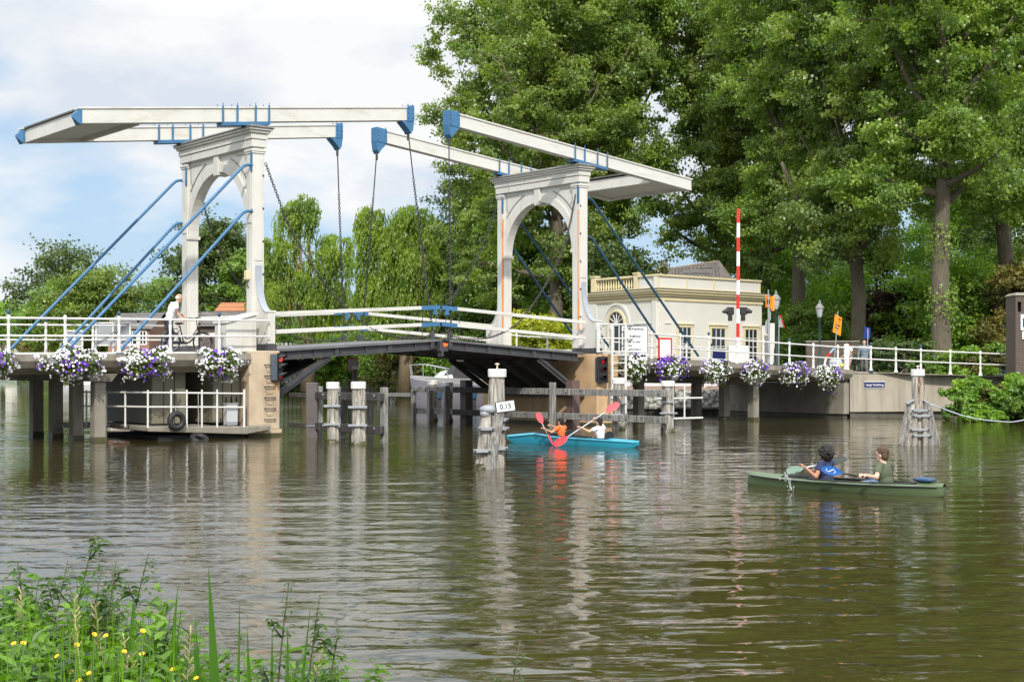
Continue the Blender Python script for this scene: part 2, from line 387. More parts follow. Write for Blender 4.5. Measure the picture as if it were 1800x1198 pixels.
for cx, cy, am, lam, fall in ((6.9, 22.5, .012, .34, .9), (4.53, 23.6, .010, .22, .45), (4.05, 25.1, .008, .30, .8), (3.4, 36.6, .012, .5, 1.4), (1.05, 37.6, .010, .4, .9), (-.25, 39.9, .010, .5, 1.2)):
    rr = np.hypot(GX-cx, GY-cy); Z += am*np.sin(rr*2*math.pi/lam)*np.exp(-rr/fall)*np.clip(lam/DY-2, 0, 1)
V = np.stack([GX, GY, Z], -1).reshape(-1, 3).astype(np.float32); ny_, nx_ = GX.shape
ii = (np.arange(ny_-1)[:, None]*nx_+np.arange(nx_-1)[None, :]).reshape(-1, 1); Fq = np.concatenate([ii, ii+1, ii+nx_+1, ii+nx_], 1).astype(np.int32)
me = bpy.data.meshes.new('river_water'); me.vertices.add(len(V)); me.vertices.foreach_set('co', V.ravel()); me.loops.add(Fq.size); me.loops.foreach_set('vertex_index', Fq.ravel())
me.polygons.add(len(Fq)); me.polygons.foreach_set('loop_start', np.arange(0, Fq.size, 4, dtype=np.int32)); me.polygons.foreach_set('loop_total', np.full(len(Fq), 4, dtype=np.int32)); me.update(calc_edges=True)
me.shade_smooth(); me.materials.append(WATER); o = bpy.data.objects.new('river_water', me); COL.objects.link(o); kind(o, 'structure', 'rippled brown green river water')

def land(name, pts, z, mat, zb=-0.6, out=0.0, label=None):
    mb = MB(); n = len(pts)
    c = Vector((sum(p[0] for p in pts)/n, sum(p[1] for p in pts)/n))
    top = [(x, y, z if len(q) < 1 else q[0]) for x, y, *q in pts]
    bot = [(x, y, zb) for x, y, *q in pts]
    mb.add(top+bot, [tuple(range(n))]+[(i, (i+1) % n, n+(i+1) % n, n+i) for i in range(n)])
    o = mb.build(name, mat); kind(o, 'structure', label); return o
# right bank, the far bank behind the drawbridge and the quay on the left
land('right_bank', [(13.95, 60.95), (17.8, 62.1), (22, 62.8), (26, 60.5), (60, 56), (260, 50), (300, 420), (-60, 420), (-70, 205), (-38, 117), (-27, 124), (-18, 124), (-9, 116),
     (-5, 100), (-1.5, 86), (1.2, 75), (2.5, 66.6), (9.9, 66.6)], 1.05, LAWN, label='low grassy river bank with road behind the bridge')
land('far_shore', [(-700, 620), (-60, 430), (300, 430), (700, 700), (700, 1200), (-700, 1200)], 1.0, LAWN, label='distant flat shore')
land('left_bank', [(-60, 12), (-24, 14), (-23, 26), (-27, 36), (-60, 46)], 1.9, LAWN, label='left river bank at the end of the bridge')
# raised road at the right end of the bridge
mb = MB()
F = BR
def bp(a, t_, z): return tuple(F @ Vector((a, t_, z)))
mb.add([bp(27.2, -0.6, 1.92), bp(27.2, 5.8, 1.92), (22.5, 71, 1.7), (60, 76, 1.5), (60, 63, 1.5), (24, 61.7, 1.62), (17.5, 60.6, 1.78)], [(0,1,2,3,4,5,6)])
kind(mb.build('road', ASPH), 'structure', 'asphalt road leaving the bridge')
mb = MB(); mb.add([(3, 67.0, 1.075), (13.5, 67.0, 1.075), (13.5, 70, 1.25), (3, 70, 1.25)], [(0,1,2,3)])
kind(mb.build('quay_path', PAVE), 'structure', 'red brick quay path')
# near bank below the photographer
mb = MB(); vs = []; fs = []; nx, ny = 40, 26; rg = random.Random(3)
for j in range(ny+1):
    for i in range(nx+1):
        x = -9+11*i/nx; y = 0.4+7.0*j/ny
        edge = 6.2 - 0.55*(x+2.0) if x > -2 else 6.4
        edge = max(3.2, edge-1.2*max(0, x+0.4))
        s_ = 1/(1+math.exp(-(edge-y)*3.0))
        vs.append((x, y, -0.35+0.85*s_+rg.uniform(-.02, .02)))
for j in range(ny):
    for i in range(nx):
        q = j*(nx+1)+i; fs.append((q, q+1, q+nx+2, q+nx+1))
mb.add(vs, fs); kind(mb.build('near_bank', LAWN, smooth='all'), 'structure', 'weedy bank below the photographer')

# ================================================================ BRIDGE (frame BR: a along, t across, z up)
MIR = 13.6
def mirr(side): return (lambda p: p) if side == 0 else (lambda p: (MIR-p[0], p[1], p[2]))
def portal(side):
    X = mirr(side); B = lambda: MB(X)
    lab = ['white timber bridge gateway on the left with blue struts running down to the left', 'white timber bridge gateway on the right with orange rust streaks down its posts'][side]
    T = thing('bridge_portal', lab, 'bridge gateway', X((0.2, 2.4, 2.55)), BR, 'gateways of the drawbridge')
    for k, t0 in enumerate((0.0, 4.4)):
        b = B(); b.bx(0, 0.4, t0, t0+0.4, 2.76, 8.75)
        po = b.build('post', WHITE, T, bevel=0.015)
        b = B(); b.bx(-0.012, 0.412, t0-0.012, t0+0.412, 2.55, 2.76); b.build('base_plate', STEELD, po, bevel=0.01)
        b = B()                                    # raised panel strips and capital
        b.bx(-0.025, 0.0, t0+0.07, t0+0.33, 2.9, 6.2); b.bx(-0.025, 0.0, t0+0.07, t0+0.33, 6.45, 8.5)
        tt = -0.02 if k == 0 else 4.82
        b.bx(0.07, 0.33, min(tt, t0) if k == 0 else t0+0.4, t0 if k == 0 else tt, 5.3, 8.45)
        b.build('pilaster_panel', WHITE, po, bevel=0.008)
        b = B(); b.bx(-0.05, 0.45, t0-0.05, t0+0.45, 8.62, 8.69); b.bx(-0.03, 0.43, t0-0.03, t0+0.43, 8.56, 8.62); b.build('capital', WHITE, po, bevel=0.008)
        b = B(); iy0, iy1 = (t0+0.402, t0+0.46) if k == 0 else (t0-0.06, t0-0.002)
        b.bx(-0.04, 0.44, iy0, iy1, 6.25, 6.36); b.build('impost', WHITE, po)
        # wing buttress
        s_ = -1 if k == 0 else 1; tb = 0.0 if k == 0 else 4.8
        pts = []
        for i in range(11):
            u = i/10; ang = u*math.pi/2
            pts.append((0.66*(1-math.cos(ang)), 3.72+1.42*(1-math.sin(ang))))
        pts = [(q, z) for q, z in pts]
        poly = [(0, 2.76)]+[(0, 5.14)]+pts[1:]+[(0.66, 2.76)]
        b = B(); b.prism([(tb+s_*q, z) for q, z in poly], (0.12, 0, 0), (0,1,0), (0,0,1), (0.16,0,0)); b.build('wing', WHITE, po)
        b = B(); b.tube([(0.2, tb+s_*q, z+0.01) for q, z in [(0.0, 5.14)]+pts[1:]], 0.012, 4)
        for (q0, z0), (q1, z1) in zip([(0.0, 5.14)]+pts[1:-1], pts[1:]):
            b.hex([(0.09, tb+s_*q0, z0), (0.31, tb+s_*q0, z0), (0.31, tb+s_*q1, z1), (0.09, tb+s_*q1, z1), (0.09, tb+s_*(q0+.02), z0+.02), (0.31, tb+s_*(q0+.02), z0+.02), (0.31, tb+s_*(q1+.02), z1+.02), (0.09, tb+s_*(q1+.02), z1+.02)])
        b.build('wing_capping', LEADL, po)
        b = B(); b.bx(0.08, 0.32, min(tb+s_*0.66, tb+s_*0.82), max(tb+s_*0.66, tb+s_*0.82), 2.76, 3.70); b.bx(0.06, 0.34, min(tb+s_*0.64, tb+s_*0.84), max(tb+s_*0.64, tb+s_*0.84), 3.70, 3.76)
        b.build('end_post', WHITE, po, bevel=0.01)
        b = B(); b.bx(0.05, 0.35, min(tb+s_*0.0+s_*0.015, tb+s_*0.85), max(tb+s_*0.015, tb+s_*0.85), 2.55, 2.755); b.build('wing_base_plate', STEELD, po)
        # bolts along the outer face
        b = B()
        for z in (3.9, 4.9, 5.9, 6.9, 7.9):
            b.lathe([(0.03, 0), (0.03, 0.03)], (0.36, tb, z), 6, Matrix.Rotation(R(90)*(1 if s_ < 0 else -1), 3, 'X'))
        b.build('bolt', BOLT, po)
        if side == 1:
            b = B(); b.bx(-0.006 + 0.40, 0.406, t0+0.0, t0+0.10, 3.4, 7.75)
            # streak is on the face towards the channel
            b.build('rust_streak', pmat('orange rust streak', srgb(222, 140, 70), 0.7, 0.3, 3, dirt=(0.62, 0.55, 0.45), dlo=0.5, dhi=0.7), po)
        b = B(); ax = (0.4, 0.43) if side else (-0.03, 0.0)
        b.bx(ax[0], ax[1], t0+0.0, t0+0.10, 8.0, 8.75); b.build('blue_strap', BLUE, po)
    # arch panel between the posts
    b = B(); n = 28; cz, cr_ = 6.3, 2.0; inn = []; out = []
    for i in range(n+1):
        a = math.pi*i/n; ct, st_ = math.cos(a), math.sin(a)
        inn.append((2.4+cr_*ct, cz+cr_*st_))
        k = min(2.0/abs(ct) if abs(ct) > 1e-6 else 1e9, 2.47/st_ if st_ > 1e-6 else 1e9); out.append((2.4+k*ct, cz+k*st_))
    for i in range(n):
        q = [inn[i], out[i], out[i+1], inn[i+1]]
        b.hex([(0.09, *p_) for p_ in q]+[(0.31, *p_) for p_ in q])
    b.build('arch_panel', WHITE, T)
    b = B()
    for i in range(n):
        a0, a1 = math.pi*i/n, math.pi*(i+1)/n
        q = [(2.4+r_*math.cos(a), cz+r_*math.sin(a)) for r_, a in ((1.93, a0), (2.2, a0), (2.2, a1), (1.93, a1))]
        b.hex([(0.03, *p_) for p_ in q]+[(0.37, *p_) for p_ in q])
    ar = b.build('arch_ring', WHITE, T)
    b = B(); b.bx(-0.01, 0.41, 2.24, 2.56, 8.12, 8.75); b.build('keystone', WHITE, T, bevel=0.01)
    b = B()
    for s_ in (1, -1):
        for rr in (2.42,):
            pts = [(2.4+s_*rr*math.cos(R(a)), cz+rr*math.sin(R(a))) for a in range(38, 74, 4)]
            for ax in (0.085, 0.315):
                b.tube([(ax, *q) for q in pts], 0.018, 4)
        for ax in (0.085, 0.315):
            b.tube([(ax, 2.4+s_*1.75, 7.95), (ax, 2.4+s_*1.9, 8.1), (ax, 2.4+s_*1.92, 8.6), (ax, 2.4+s_*1.2, 8.62)], 0.01, 4)
    b.build('spandrel_moulding', LEAD, T)
    E_ = B(); E_.bx(-0.05, 0.45, -0.05, 4.85, 8.75, 8.98); E_.bx(-0.08, 0.48, -0.08, 4.88, 8.99, 9.17)
    en = E_.build('entablature', WHITE, T, bevel=0.008)
    b = B(); b.bx(-0.14, 0.54, -0.14, 4.94, 9.17, 9.25); b.bx(-0.2, 0.6, -0.2, 5.0, 9.25, 9.33); b.build('cornice', WHITE, en, bevel=0.01)
    b = B(); b.hex([(-0.25,-0.25,9.33), (0.65,-0.25,9.33), (0.65,5.05,9.33), (-0.25,5.05,9.33), (-0.1,-0.1,9.42), (0.5,-0.1,9.42), (0.5,4.9,9.42), (-0.1,4.9,9.42)]); b.build('lead_capping', LEAD, en)
    for t0 in (0.06, 4.72):
        for zt, ae, ze in ((8.2, -5.78, 2.52), (6.8, -4.22, 2.52)):
            b = B(); z1 = zt-0.06
            d = Vector((ae+0.35, 0, ze-zt)).normalized()
            b.tube([(0.02, t0, zt), (-0.14, t0, zt-0.005), (-0.26, t0, zt-0.05), (-0.4, t0, zt-0.18), (ae, t0, ze)], 0.047, 10)
            b.torus((0.0, t0, zt), 0.06, 0.02, Matrix.Rotation(R(90), 3, 'Y'), 10, 5)
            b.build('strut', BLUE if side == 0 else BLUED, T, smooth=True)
    if side == 0:
        b = B(); b.bx(-0.14, -0.026, 0.1, 0.3, 4.72, 5.0); lm = b.build('wall_lamp', CREAM, T, bevel=0.02)
        b = B(); b.tube([(-0.08, 0.2, 4.7), (-0.08, 0.2, 4.55), (0, 0.2, 4.45)], 0.02, 5); b.build('lamp_bracket', BOLT, lm)
    return T
portal(0); portal(1)

def beams(side):
    X = mirr(side); B = lambda: MB(X); hd = 5.98 if side == 0 else 6.2
    lab = ['pair of nearly level white balance beams above the left gateway', 'pair of white balance beams above the right gateway sloping down to the right'][side]
    T = thing('balance_beams', lab, 'bridge beams', X((-0.2, 2.4, 9.5)), BR, 'balance beams of the drawbridge')
    def zc(a): return 9.12+(a+5.4)*(10.43-9.12)/(6.0+5.4)
    hh = 0.235
    for t0 in (0.05, 4.45):
        t1 = t0+0.3
        b = B(); a0, a1 = -5.4, hd-0.25
        b.hex([(a0,t0,zc(a0)-hh), (a1,t0,zc(a1)-hh), (a1,t1,zc(a1)-hh), (a0,t1,zc(a0)-hh), (a0,t0,zc(a0)+hh-.06), (a1,t0,zc(a1)+hh-.06), (a1,t1,zc(a1)+hh-.06), (a0,t1,zc(a0)+hh-.06)])
        bm_ = b.build('beam', WHITEB, T, bevel=0.01)
        b = B(); o_ = 0.035
        b.hex([(a0-.03,t0-o_,zc(a0)+hh-.06), (a1,t0-o_,zc(a1)+hh-.06), (a1,t1+o_,zc(a1)+hh-.06), (a0-.03,t1+o_,zc(a0)+hh-.06), (a0-.03,t0-o_,zc(a0)+hh-.01), (a1,t0-o_,zc(a1)+hh-.01), (a1,t1+o_,zc(a1)+hh-.01), (a0-.03,t1+o_,zc(a0)+hh-.01)])
        b.build('top_board', WHITEB, bm_)
        # head: steel shoe with hanging bracket
        b = B(); s0, s1 = hd-0.28 if side == 0 else hd-0.45, hd
        z0, z1 = zc(s0)-hh-.03, zc(s0)+hh+.02; z2, z3 = zc(s1)-hh-.03, zc(s1)+hh+.02
        b.hex([(s0,t0-.04,z0), (s1,t0-.04,z2), (s1,t1+.04,z2), (s0,t1+.04,z0), (s0,t0-.04,z1), (s1,t0-.04,z3), (s1,t1+.04,z3), (s0,t1+.04,z1)])
        hb = b.build('head_shoe', BLUE, bm_, bevel=0.008)
        b = B(); b.prism([(s0-0.2 if side == 0 else s0, z0), (s1, z2), (s1-0.04, z2-0.30), (s1-0.12, z2-0.42), (s1-0.2, z2-0.30)], (0, t0-.02, 0), (1,0,0), (0,0,1), (0, 0.34, 0)); b.build('hanger_plate', BLUE, hb)
        b = B()
        for a_ in (s0+.05, s1-.05):
            for z_ in (0.12, 0.27, 0.42): b.lathe([(0.018, 0), (0.018, 0.02)], (a_, t0-.04, z0+z_), 6, Matrix.Rotation(R(90), 3, 'X'))
            b.lathe([(0.018, 0), (0.018, 0.07)], (a_, t0+.0, z1-.01), 6); b.lathe([(0.018, 0), (0.018, 0.07)], (a_, t1-.0, z1-.01), 6)
        b.build('bolt', BLUED, hb)
        b = B(); sl = (zc(1)-zc(0)); c_ = -0.2
        for aa, ab in ((-1.0, 0.62),):
            b.hex([(aa,t0-.04,zc(aa)-hh-.10), (ab,t0-.04,zc(ab)-hh-.10), (ab,t1+.04,zc(ab)-hh-.10), (aa,t1+.04,zc(aa)-hh-.10), (aa,t0-.04,zc(aa)-hh-.0), (ab,t0-.04,zc(ab)-hh), (ab,t1+.04,zc(ab)-hh), (aa,t1+.04,zc(aa)-hh)])
        pv = b.build('pivot_plate', BLUE, bm_)
        b = B()
        for a_ in (-0.98, -0.5, 0.12, 0.58):
            for tt in (t0-.045, t1+.02): b.bx(a_-.03, a_+.03, tt, tt+.025, zc(a_)-hh-.02, zc(a_)+hh+.02); b.lathe([(0.014, 0), (0.014, 0.11)], (a_, tt+.012, zc(a_)+hh), 6)
        b.build('clamp_strap', BLUE, pv)
        b = B(); b.prism([(-0.62, zc(-.62)-hh-.09), (0.28, zc(.28)-hh-.09), (0.02, 9.46), (0.12, 9.40), (-0.22, 9.40), (-0.16, 9.50)], (0, t0+.03, 0), (1,0,0), (0,0,1), (0, 0.24, 0)); b.build('pivot_bracket', BLUED, pv)
        if side == 0:
            b = B(); z = zc(a0); cs = [(a0-.002,t0-.02,z-hh-.01), (a0-.002,t1+.02,z-hh-.01), (a0-.002,t1+.02,z+hh-.06), (a0-.002,t0-.02,z+hh-.06)]
            b.add(cs+[(a0-.2, (t0+t1)/2, z-.03)]+[(c[0]+.06, c[1], c[2]) for c in cs], [(0,1,4), (1,2,4), (2,3,4), (3,0,4), (0,5,6,1), (1,6,7,2), (2,7,8,3), (3,8,5,0)]); b.build('end_cap', BLUE, bm_)
    a0 = -5.32
    b = B(); b.bx(a0, a0+.08, 0.352, 4.448, zc(a0)-hh-.0, zc(a0)+hh-.06); b.bx(-3.56, -3.48, 0.352, 4.448, zc(-3.5)-hh-.03, zc(-3.5)+hh-.1)
    b.build('cross_board', WHITEB, T, bevel=0.01)
    b = B(); za, zb_ = zc(a0)-hh+.10, zc(-3.56)-hh+.10
    b.hex([(a0+.081,.352,za), (-3.562,.352,zb_), (-3.562,4.448,zb_), (a0+.081,4.448,za), (a0+.081,.352,za+.05), (-3.562,.352,zb_+.05), (-3.562,4.448,zb_+.05), (a0+.081,4.448,za+.05)])
    b.build('counterweight_floor', WHITEB, T)
    b = B(); b.hex([(a0-.06,.30,zc(a0)+hh-.055), (-3.4,.30,zc(-3.4)+hh-.055), (-3.4,4.5,zc(-3.4)+hh-.055), (a0-.06,4.5,zc(a0)+hh-.055), (a0-.06,.30,zc(a0)+hh-.008), (-3.4,.30,zc(-3.4)+hh-.008), (-3.4,4.5,zc(-3.4)+hh-.008), (a0-.06,4.5,zc(a0)+hh-.008)])
    b.build('counterweight_cover', LEAD, T)
beams(0); beams(1)

def leaf(side):
    X = mirr(side); B = lambda: MB(X)
    lab = ['left leaf of the drawbridge deck rising from the left pier to the middle', 'right leaf of the drawbridge deck rising from the right pier to the middle'][side]
    T = thing('bridge_leaf', lab, 'bridge deck', X((0.55, 2.4, 2.55)), BR, 'leaves of the drawbridge')
    zt = lambda a: 2.60+(a-0.5)*(3.0-2.60)/6.25
    a0, a1 = 0.5, 6.77
    def slab(b, aa, ab, t0, t1, d0, d1):
        b.hex([(aa,t0,zt(aa)-d0), (ab,t0,zt(ab)-d0), (ab,t1,zt(ab)-d0), (aa,t1,zt(aa)-d0), (aa,t0,zt(aa)-d1), (ab,t0,zt(ab)-d1), (ab,t1,zt(ab)-d1), (aa,t1,zt(aa)-d1)])
    b = B(); slab(b, a0, a1, -0.42, 5.22, 0, 0.07); b.build('deck', DECKP, T)
    for i, t0 in enumerate((-0.36, 0.75, 1.8, 2.9, 3.95, 5.02)):
        b = B(); slab(b, a0+.25, a1, t0+.06, t0+.08, .072, .30); slab(b, a0+.25, a1, t0, t0+.14, .301, .335); slab(b, a0+.25, a1, t0, t0+.14, .072, .09)
        if i in (0, 5):
            for k in range(7):
                aa = a0+.5+k*0.95; slab(b, aa, aa+.03, t0, t0+.14, .09, .30)
        b.build('girder', STEELD, T)
    b = B(); slab(b, a1-.14, a1, -0.42, 5.22, .072, .40); slab(b, 2.7, 2.85, -.35, 5.1, .09, .32); slab(b, 4.7, 4.85, -.35, 5.1, .09, .32); b.build('cross_girder', STEELD, T)
    for t0 in (-0.25, 0.8, 1.85, 2.95, 4.0, 4.95):
        b = B(); b.bar((2.55, t0, zt(2.5)-.34), (0.55, t0, 1.12), .05, .22); b.bar((2.55, t0, zt(2.5)-.34), (0.55, t0, 1.12), .16, .03)
        b.build('strut', STEELD, T)
    b = B(); b.hex([(2.2,-.1,2.26), (2.25,-.1,2.30), (2.25,4.9,2.30), (2.2,4.9,2.26), (.56,-.1,1.32), (.6,-.1,1.36), (.6,4.9,1.36), (.56,4.9,1.32)]); b.bx(.42, .62, -.3, 5.1, 1.0, 1.16); b.build('tail_plate', STEELD, T)
    for t0 in (-0.34, 5.08):
        ra = []
        for z0, z1, w in ((3.68-2.6, 4.05-3.0, .115), (3.12-2.6, 3.5-3.0, .115)):
            b = B(); b.bar((0.42, t0, 2.6+z0), (6.72, t0, 3.0+z1), .07, w); r_ = b.build('rail', WHITEB, T, bevel=0.008); ra.append(r_)
            b = B(); b.bar((6.0 if side == 0 else 6.15, t0, zt(6.0)+z0+(6-.42)/6.3*(z1-z0)), (6.74, t0, 3.0+z1), .085, w+.02); b.build('blue_fitting', BLUE, r_)
        b = B(); b.bx(6.5, 6.62, t0-.04, t0+.04, 3.8, 4.0); b.build('blue_bracket', BLUE, ra[0])
        b = B(); b.tube([(6.6, t0, zt(6.6)), (6.6, t0, 4.1)], .012, 5); b.tube([(6.05, t0, zt(6.05)), (6.05, t0, 4.05)], .012, 5); b.build('rail_rod', BOLT, T)
        b = B(); b.bx(6.36, 6.52, t0-.05, t0+.05, zt(6.4)-.3, zt(6.4)+.24); b.torus((6.44, t0, zt(6.4)+.3), .06, .02, Matrix.Rotation(R(90), 3, 'X'), 10, 5); b.build('lifting_lug', STEELD, T)
leaf(0); leaf(1)

def chain_mesh(b, pts, pitch=0.085, w=0.034, r=0.0125, ln=0.062):
    pts = [Vector(p_) for p_ in pts]; seg = [0]
    for i in range(1, len(pts)): seg.append(seg[-1]+(pts[i]-pts[i-1]).length)
    n = int(seg[-1]/pitch); j = 0
    for i in range(n):
        s_ = (i+.5)*seg[-1]/n
        while seg[j+1] < s_: j += 1
        u = (s_-seg[j])/(seg[j+1]-seg[j]); c = pts[j].lerp(pts[j+1], u); d = (pts[j+1]-pts[j]).normalized()
        o_ = d.cross(Vector((0.3, 1, 0.1))).normalized(); q = d.cross(o_)
        if i % 2: o_, q = q, -o_
        rot = Matrix((d, o_, q)).transposed()
        b.torus(c, 1.0, r/ w, Matrix(((1,0,0),(0,1,0),(0,0,1))), 3, 3) if False else None
        vs = []; nu, nv = 10, 5
        for k in range(nu):
            a = 2*math.pi*k/nu; cx, cy = ln*math.cos(a), w*math.sin(a)
            for l in range(nv):
                bb = 2*math.pi*l/nv; nn = Vector((math.cos(a), math.sin(a), 0))
                vs.append(c + rot @ (Vector((cx, cy, 0))+nn*r*math.cos(bb)+Vector((0,0,r*math.sin(bb)))))
        b.add(vs, [(k*nv+l, ((k+1) % nu)*nv+l, ((k+1) % nu)*nv+(l+1) % nv, k*nv+(l+1) % nv) for k in range(nu) for l in range(nv)])
def smooth_pts(pts, n=8):
    P = [Vector(p_) for p_ in pts]; P = [P[0]*2-P[1]]+P+[P[-1]*2-P[-2]]; out = []
    for i in range(1, len(P)-2):
        for k in range(n):
            t_ = k/n; a, b_, c, d = P[i-1], P[i], P[i+1], P[i+2]
            out.append(0.5*((2*b_)+(c-a)*t_+(2*a-5*b_+4*c-d)*t_*t_+(3*b_-a-3*c+d)*t_**3))
    out.append(P[-2]); return out
for side in (0, 1):
    for k, (t0, t1) in enumerate(((0.2, -0.34), (4.6, 5.08))):
        X = mirr(side); hx = 5.86 if side == 0 else 6.08; top = 9.66
        sd_n = ['left', 'right'][side]; nf = ['near', 'far'][k]
        T = thing('lifting_chain', f'taut lifting chain hanging from the {nf} beam head of the {sd_n} gateway', 'chain', X((6.44, t1, 3.25)), BR, 'lifting chains')
        P0 = Vector((hx, t0, top)); P1 = Vector((6.44, t1, 3.32))
        if side == 1: P1.x -= .05
        Pm = P0.lerp(P1, .1); Pm2 = P0.lerp(P1, .22)
        b = MB(X); b.tube([P0+Vector((0,0,.15)), Pm2], .022, 6); b.tube([P0+Vector((0,0,.12)), P0-Vector((0,0,.12))], .045, 8); b.build('tie_rod', CHAINM, T)
        b = MB(X); chain_mesh(b, [Pm2, P1]); b.build('chain_links', CHAINM, T, smooth='all', fix=False)
        cat_pts = [(0.5, 0.1, 8.3), (0.78, 0.0, 7.5), (1.24, -.1, 6.36), (1.95, -.2, 5.26), (2.67, -.25, 4.39), (3.51, -.34, 3.61), (4.6, -.34, 3.12), (5.71, -.34, 3.02), (6.4, -.34, 3.12)]
        if k: cat_pts = [(a, 4.8-t_, z) for a, t_, z in cat_pts]
        c = MB(X); chain_mesh(c, smooth_pts(cat_pts)); o = c.build('slack_chain', CHAINM, None, smooth='all', fix=False, frame=BR)
        tag(o, f'slack chain curving from the {nf} post of the {sd_n} gateway to the deck', 'chain', 'slack chains')

# piers
def pier(side):
    X = mirr(side); B = lambda: MB(X); mat = [PIERC, PIERR][side]
    T = thing('bridge_pier', ['beige concrete pier with iron ladder rungs below the left gateway', 'ochre rendered pier below the right gateway'][side], 'bridge pier', X((-.15, 2.4, 0)), BR, 'drawbridge piers')
    b = B(); b.bx(-.63, .40, -.95, 5.75, .22, 2.55); b.build('pier_body', mat, T, bevel=.02)
    b = B(); b.bx(-.67, .44, -.99, 5.79, -.8, .22); b.build('pier_foot', mat, T)
    b = B(); b.bx(-.675, .445, -.995, 5.795, -.1, .1); b.build('algae_band', ALGAE, T)
    if side == 0:
        for i in range(6):
            z = 2.13-i*0.325; b = B(); b.tube([(-.12, -.95, z), (-.12, -1.02, z), (.22, -1.02, z), (.22, -.95, z)], .016, 6); b.build('ladder_rung', BOLT, T)
            if i < 5:
                b = B(); b.tube([(-.1, -.962, z-.03), (-.04, -.962, z-.2), (.14, -.962, z-.21), (.19, -.962, z-.03)], .008, 4); b.build('rung_stain', pmat('rust stain', (.36, .24, .15), .8), T)
        b = B(); b.bx(.17, .36, -.953, -.95, 1.3, 2.5); b.build('rust_patch', pmat('rust wash', (.50, .27, .12), .85, .3, 3, dirt=(.56, .44, .30), dlo=.4, dhi=.6), T)
    else:
        b = B(); b.tube([(-.1, -1.1, 1.9), (-.02, -1.25, 1.72), (.12, -1.3, 1.2), (.1, -1.28, .8)], .02, 6); b.build('hose', ZINC, T)
pier(0); pier(1)

# approach spans
def zl(a): return 2.50+0.012*a if a < 0 else (2.5-0.036*(a-13.6) if a > 13.6 else 2.5)
def approach(a0, a1, lab):
    T = thing('approach_span', lab, 'bridge span', ((a0+a1)/2, 2.4, 2.5), BR, 'approach spans')
    n = 12; b = MB(); b2 = MB(); b3 = MB()
    for i in range(n):
        x0, x1 = a0+(a1-a0)*i/n, a0+(a1-a0)*(i+1)/n; z0, z1 = zl(x0), zl(x1)
        def sec(x, z): return [(x, -1.08, z-.02), (x, -1.08, z-.20), (x, -.95, z-.38), (x, -.6, z-.56), (x, 5.4, z-.56), (x, 5.75, z-.38), (x, 5.88, z-.2), (x, 5.88, z-.02)]
        s0, s1 = sec(x0, z0), sec(x1, z1); m_ = 8
        fs = [(k, (k+1) % m_, m_+(k+1) % m_, m_+k) for k in range(m_)]
        if i == 0: fs.append(tuple(range(m_)))
        if i == n-1: fs.append(tuple(range(m_, 2*m_)))
        b.add(s0+s1, fs)
        b2.hex([(x0,-.75,z0-.017), (x1,-.75,z1-.017), (x1,5.55,z1-.017), (x0,5.55,z0-.017), (x0,-.75,z0+.02), (x1,-.75,z1+.02), (x1,5.55,z1+.02), (x0,5.55,z0+.02)])
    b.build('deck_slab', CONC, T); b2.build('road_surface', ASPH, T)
    return T
TL_ = approach(-20, -.64, 'long concrete approach span on the left of the drawbridge')
TR_ = approach(14.24, 27.4, 'concrete approach span on the right leading down to the bank')
def piles(T, a, tops):
    b = MB(); z = zl(a)-.56; b.hex([(a-.45,-.85,z), (a+.45,-.85,z), (a+.45,5.7,z), (a-.45,5.7,z), (a-.3,-.78,z-.22), (a+.3,-.78,z-.22), (a+.3,5.6,z-.22), (a-.3,5.6,z-.22)]); b.build('cap_beam', CONC, T)
    for t_ in (-.55, 1.0, 2.55, 4.1):
        b = MB(); w = .165; b.bx(a-w, a+w, t_-w, t_+w, -.8, z-.221); q = b.build('pile', CONC, T, bevel=.02)
        b = MB(); w = .172; b.bx(a-w, a+w, t_-w, t_+w, -.3, .12); b.build('algae_band', ALGAE, q)
piles(TL_, -5.12, 0); piles(TL_, -10.5, 0); piles(TL_, -15.5, 0)
piles(TR_, 17.1, 0); piles(TR_, 21.85, 0)
# abutment and quay wall on the right
T = thing('quay_wall', 'long pale concrete quay wall with rain streaks at the right end of the bridge', 'wall', (14.0, 60, 0))
def wpt(x, D, z): return (WX(x, D), D, z)
c0 = Vector(bp(27.35, -.95, 0)); c1 = Vector((WX(1700, 61.5), 61.5, 0)); c2 = Vector((WX(1840, 62.5), 62.5, 0))
b = MB()
for p0, p1, za, zb_ in ((c0, c1, 1.86, 1.68), (c1, c2, 1.68, 1.55)):
    q0 = p0+Vector((0, .5, 0)); q1 = p1+Vector((0, .5, 0)); up = lambda p_, z: (p_.x, p_.y, z)
    b.hex([up(p0,.24), up(p1,.24), up(q1,.24), up(q0,.24), up(p0,za), up(p1,zb_), up(q1,zb_), up(q0,za)])
w_ = b.build('wall_face', CONCL, T)
b = MB(); b.hex([(c0.x+.03,c0.y+.1,-.6), (c2.x,c2.y+.1,-.6), (c2.x,c2.y+.4,-.6), (c0.x+.03,c0.y+.4,-.6), (c0.x+.03,c0.y+.1,.24), (c2.x,c2.y+.1,.24), (c2.x,c2.y+.4,.24), (c0.x+.03,c0.y+.4,.24)]); b.build('wet_footing', CONCD, T)
b = MB()
b.hex([(WX(1523,60), 60.1, 1.5), (WX(1550,60), 60.25, 1.5), (WX(1550,60), 60.4, 1.5), (WX(1523,60), 60.3, 1.5), (WX(1515,60), 60.07, 1.80), (WX(1553,60), 60.27, 1.80), (WX(1553,60), 60.4, 1.8), (WX(1515,60), 60.3, 1.8)])
b = MB()
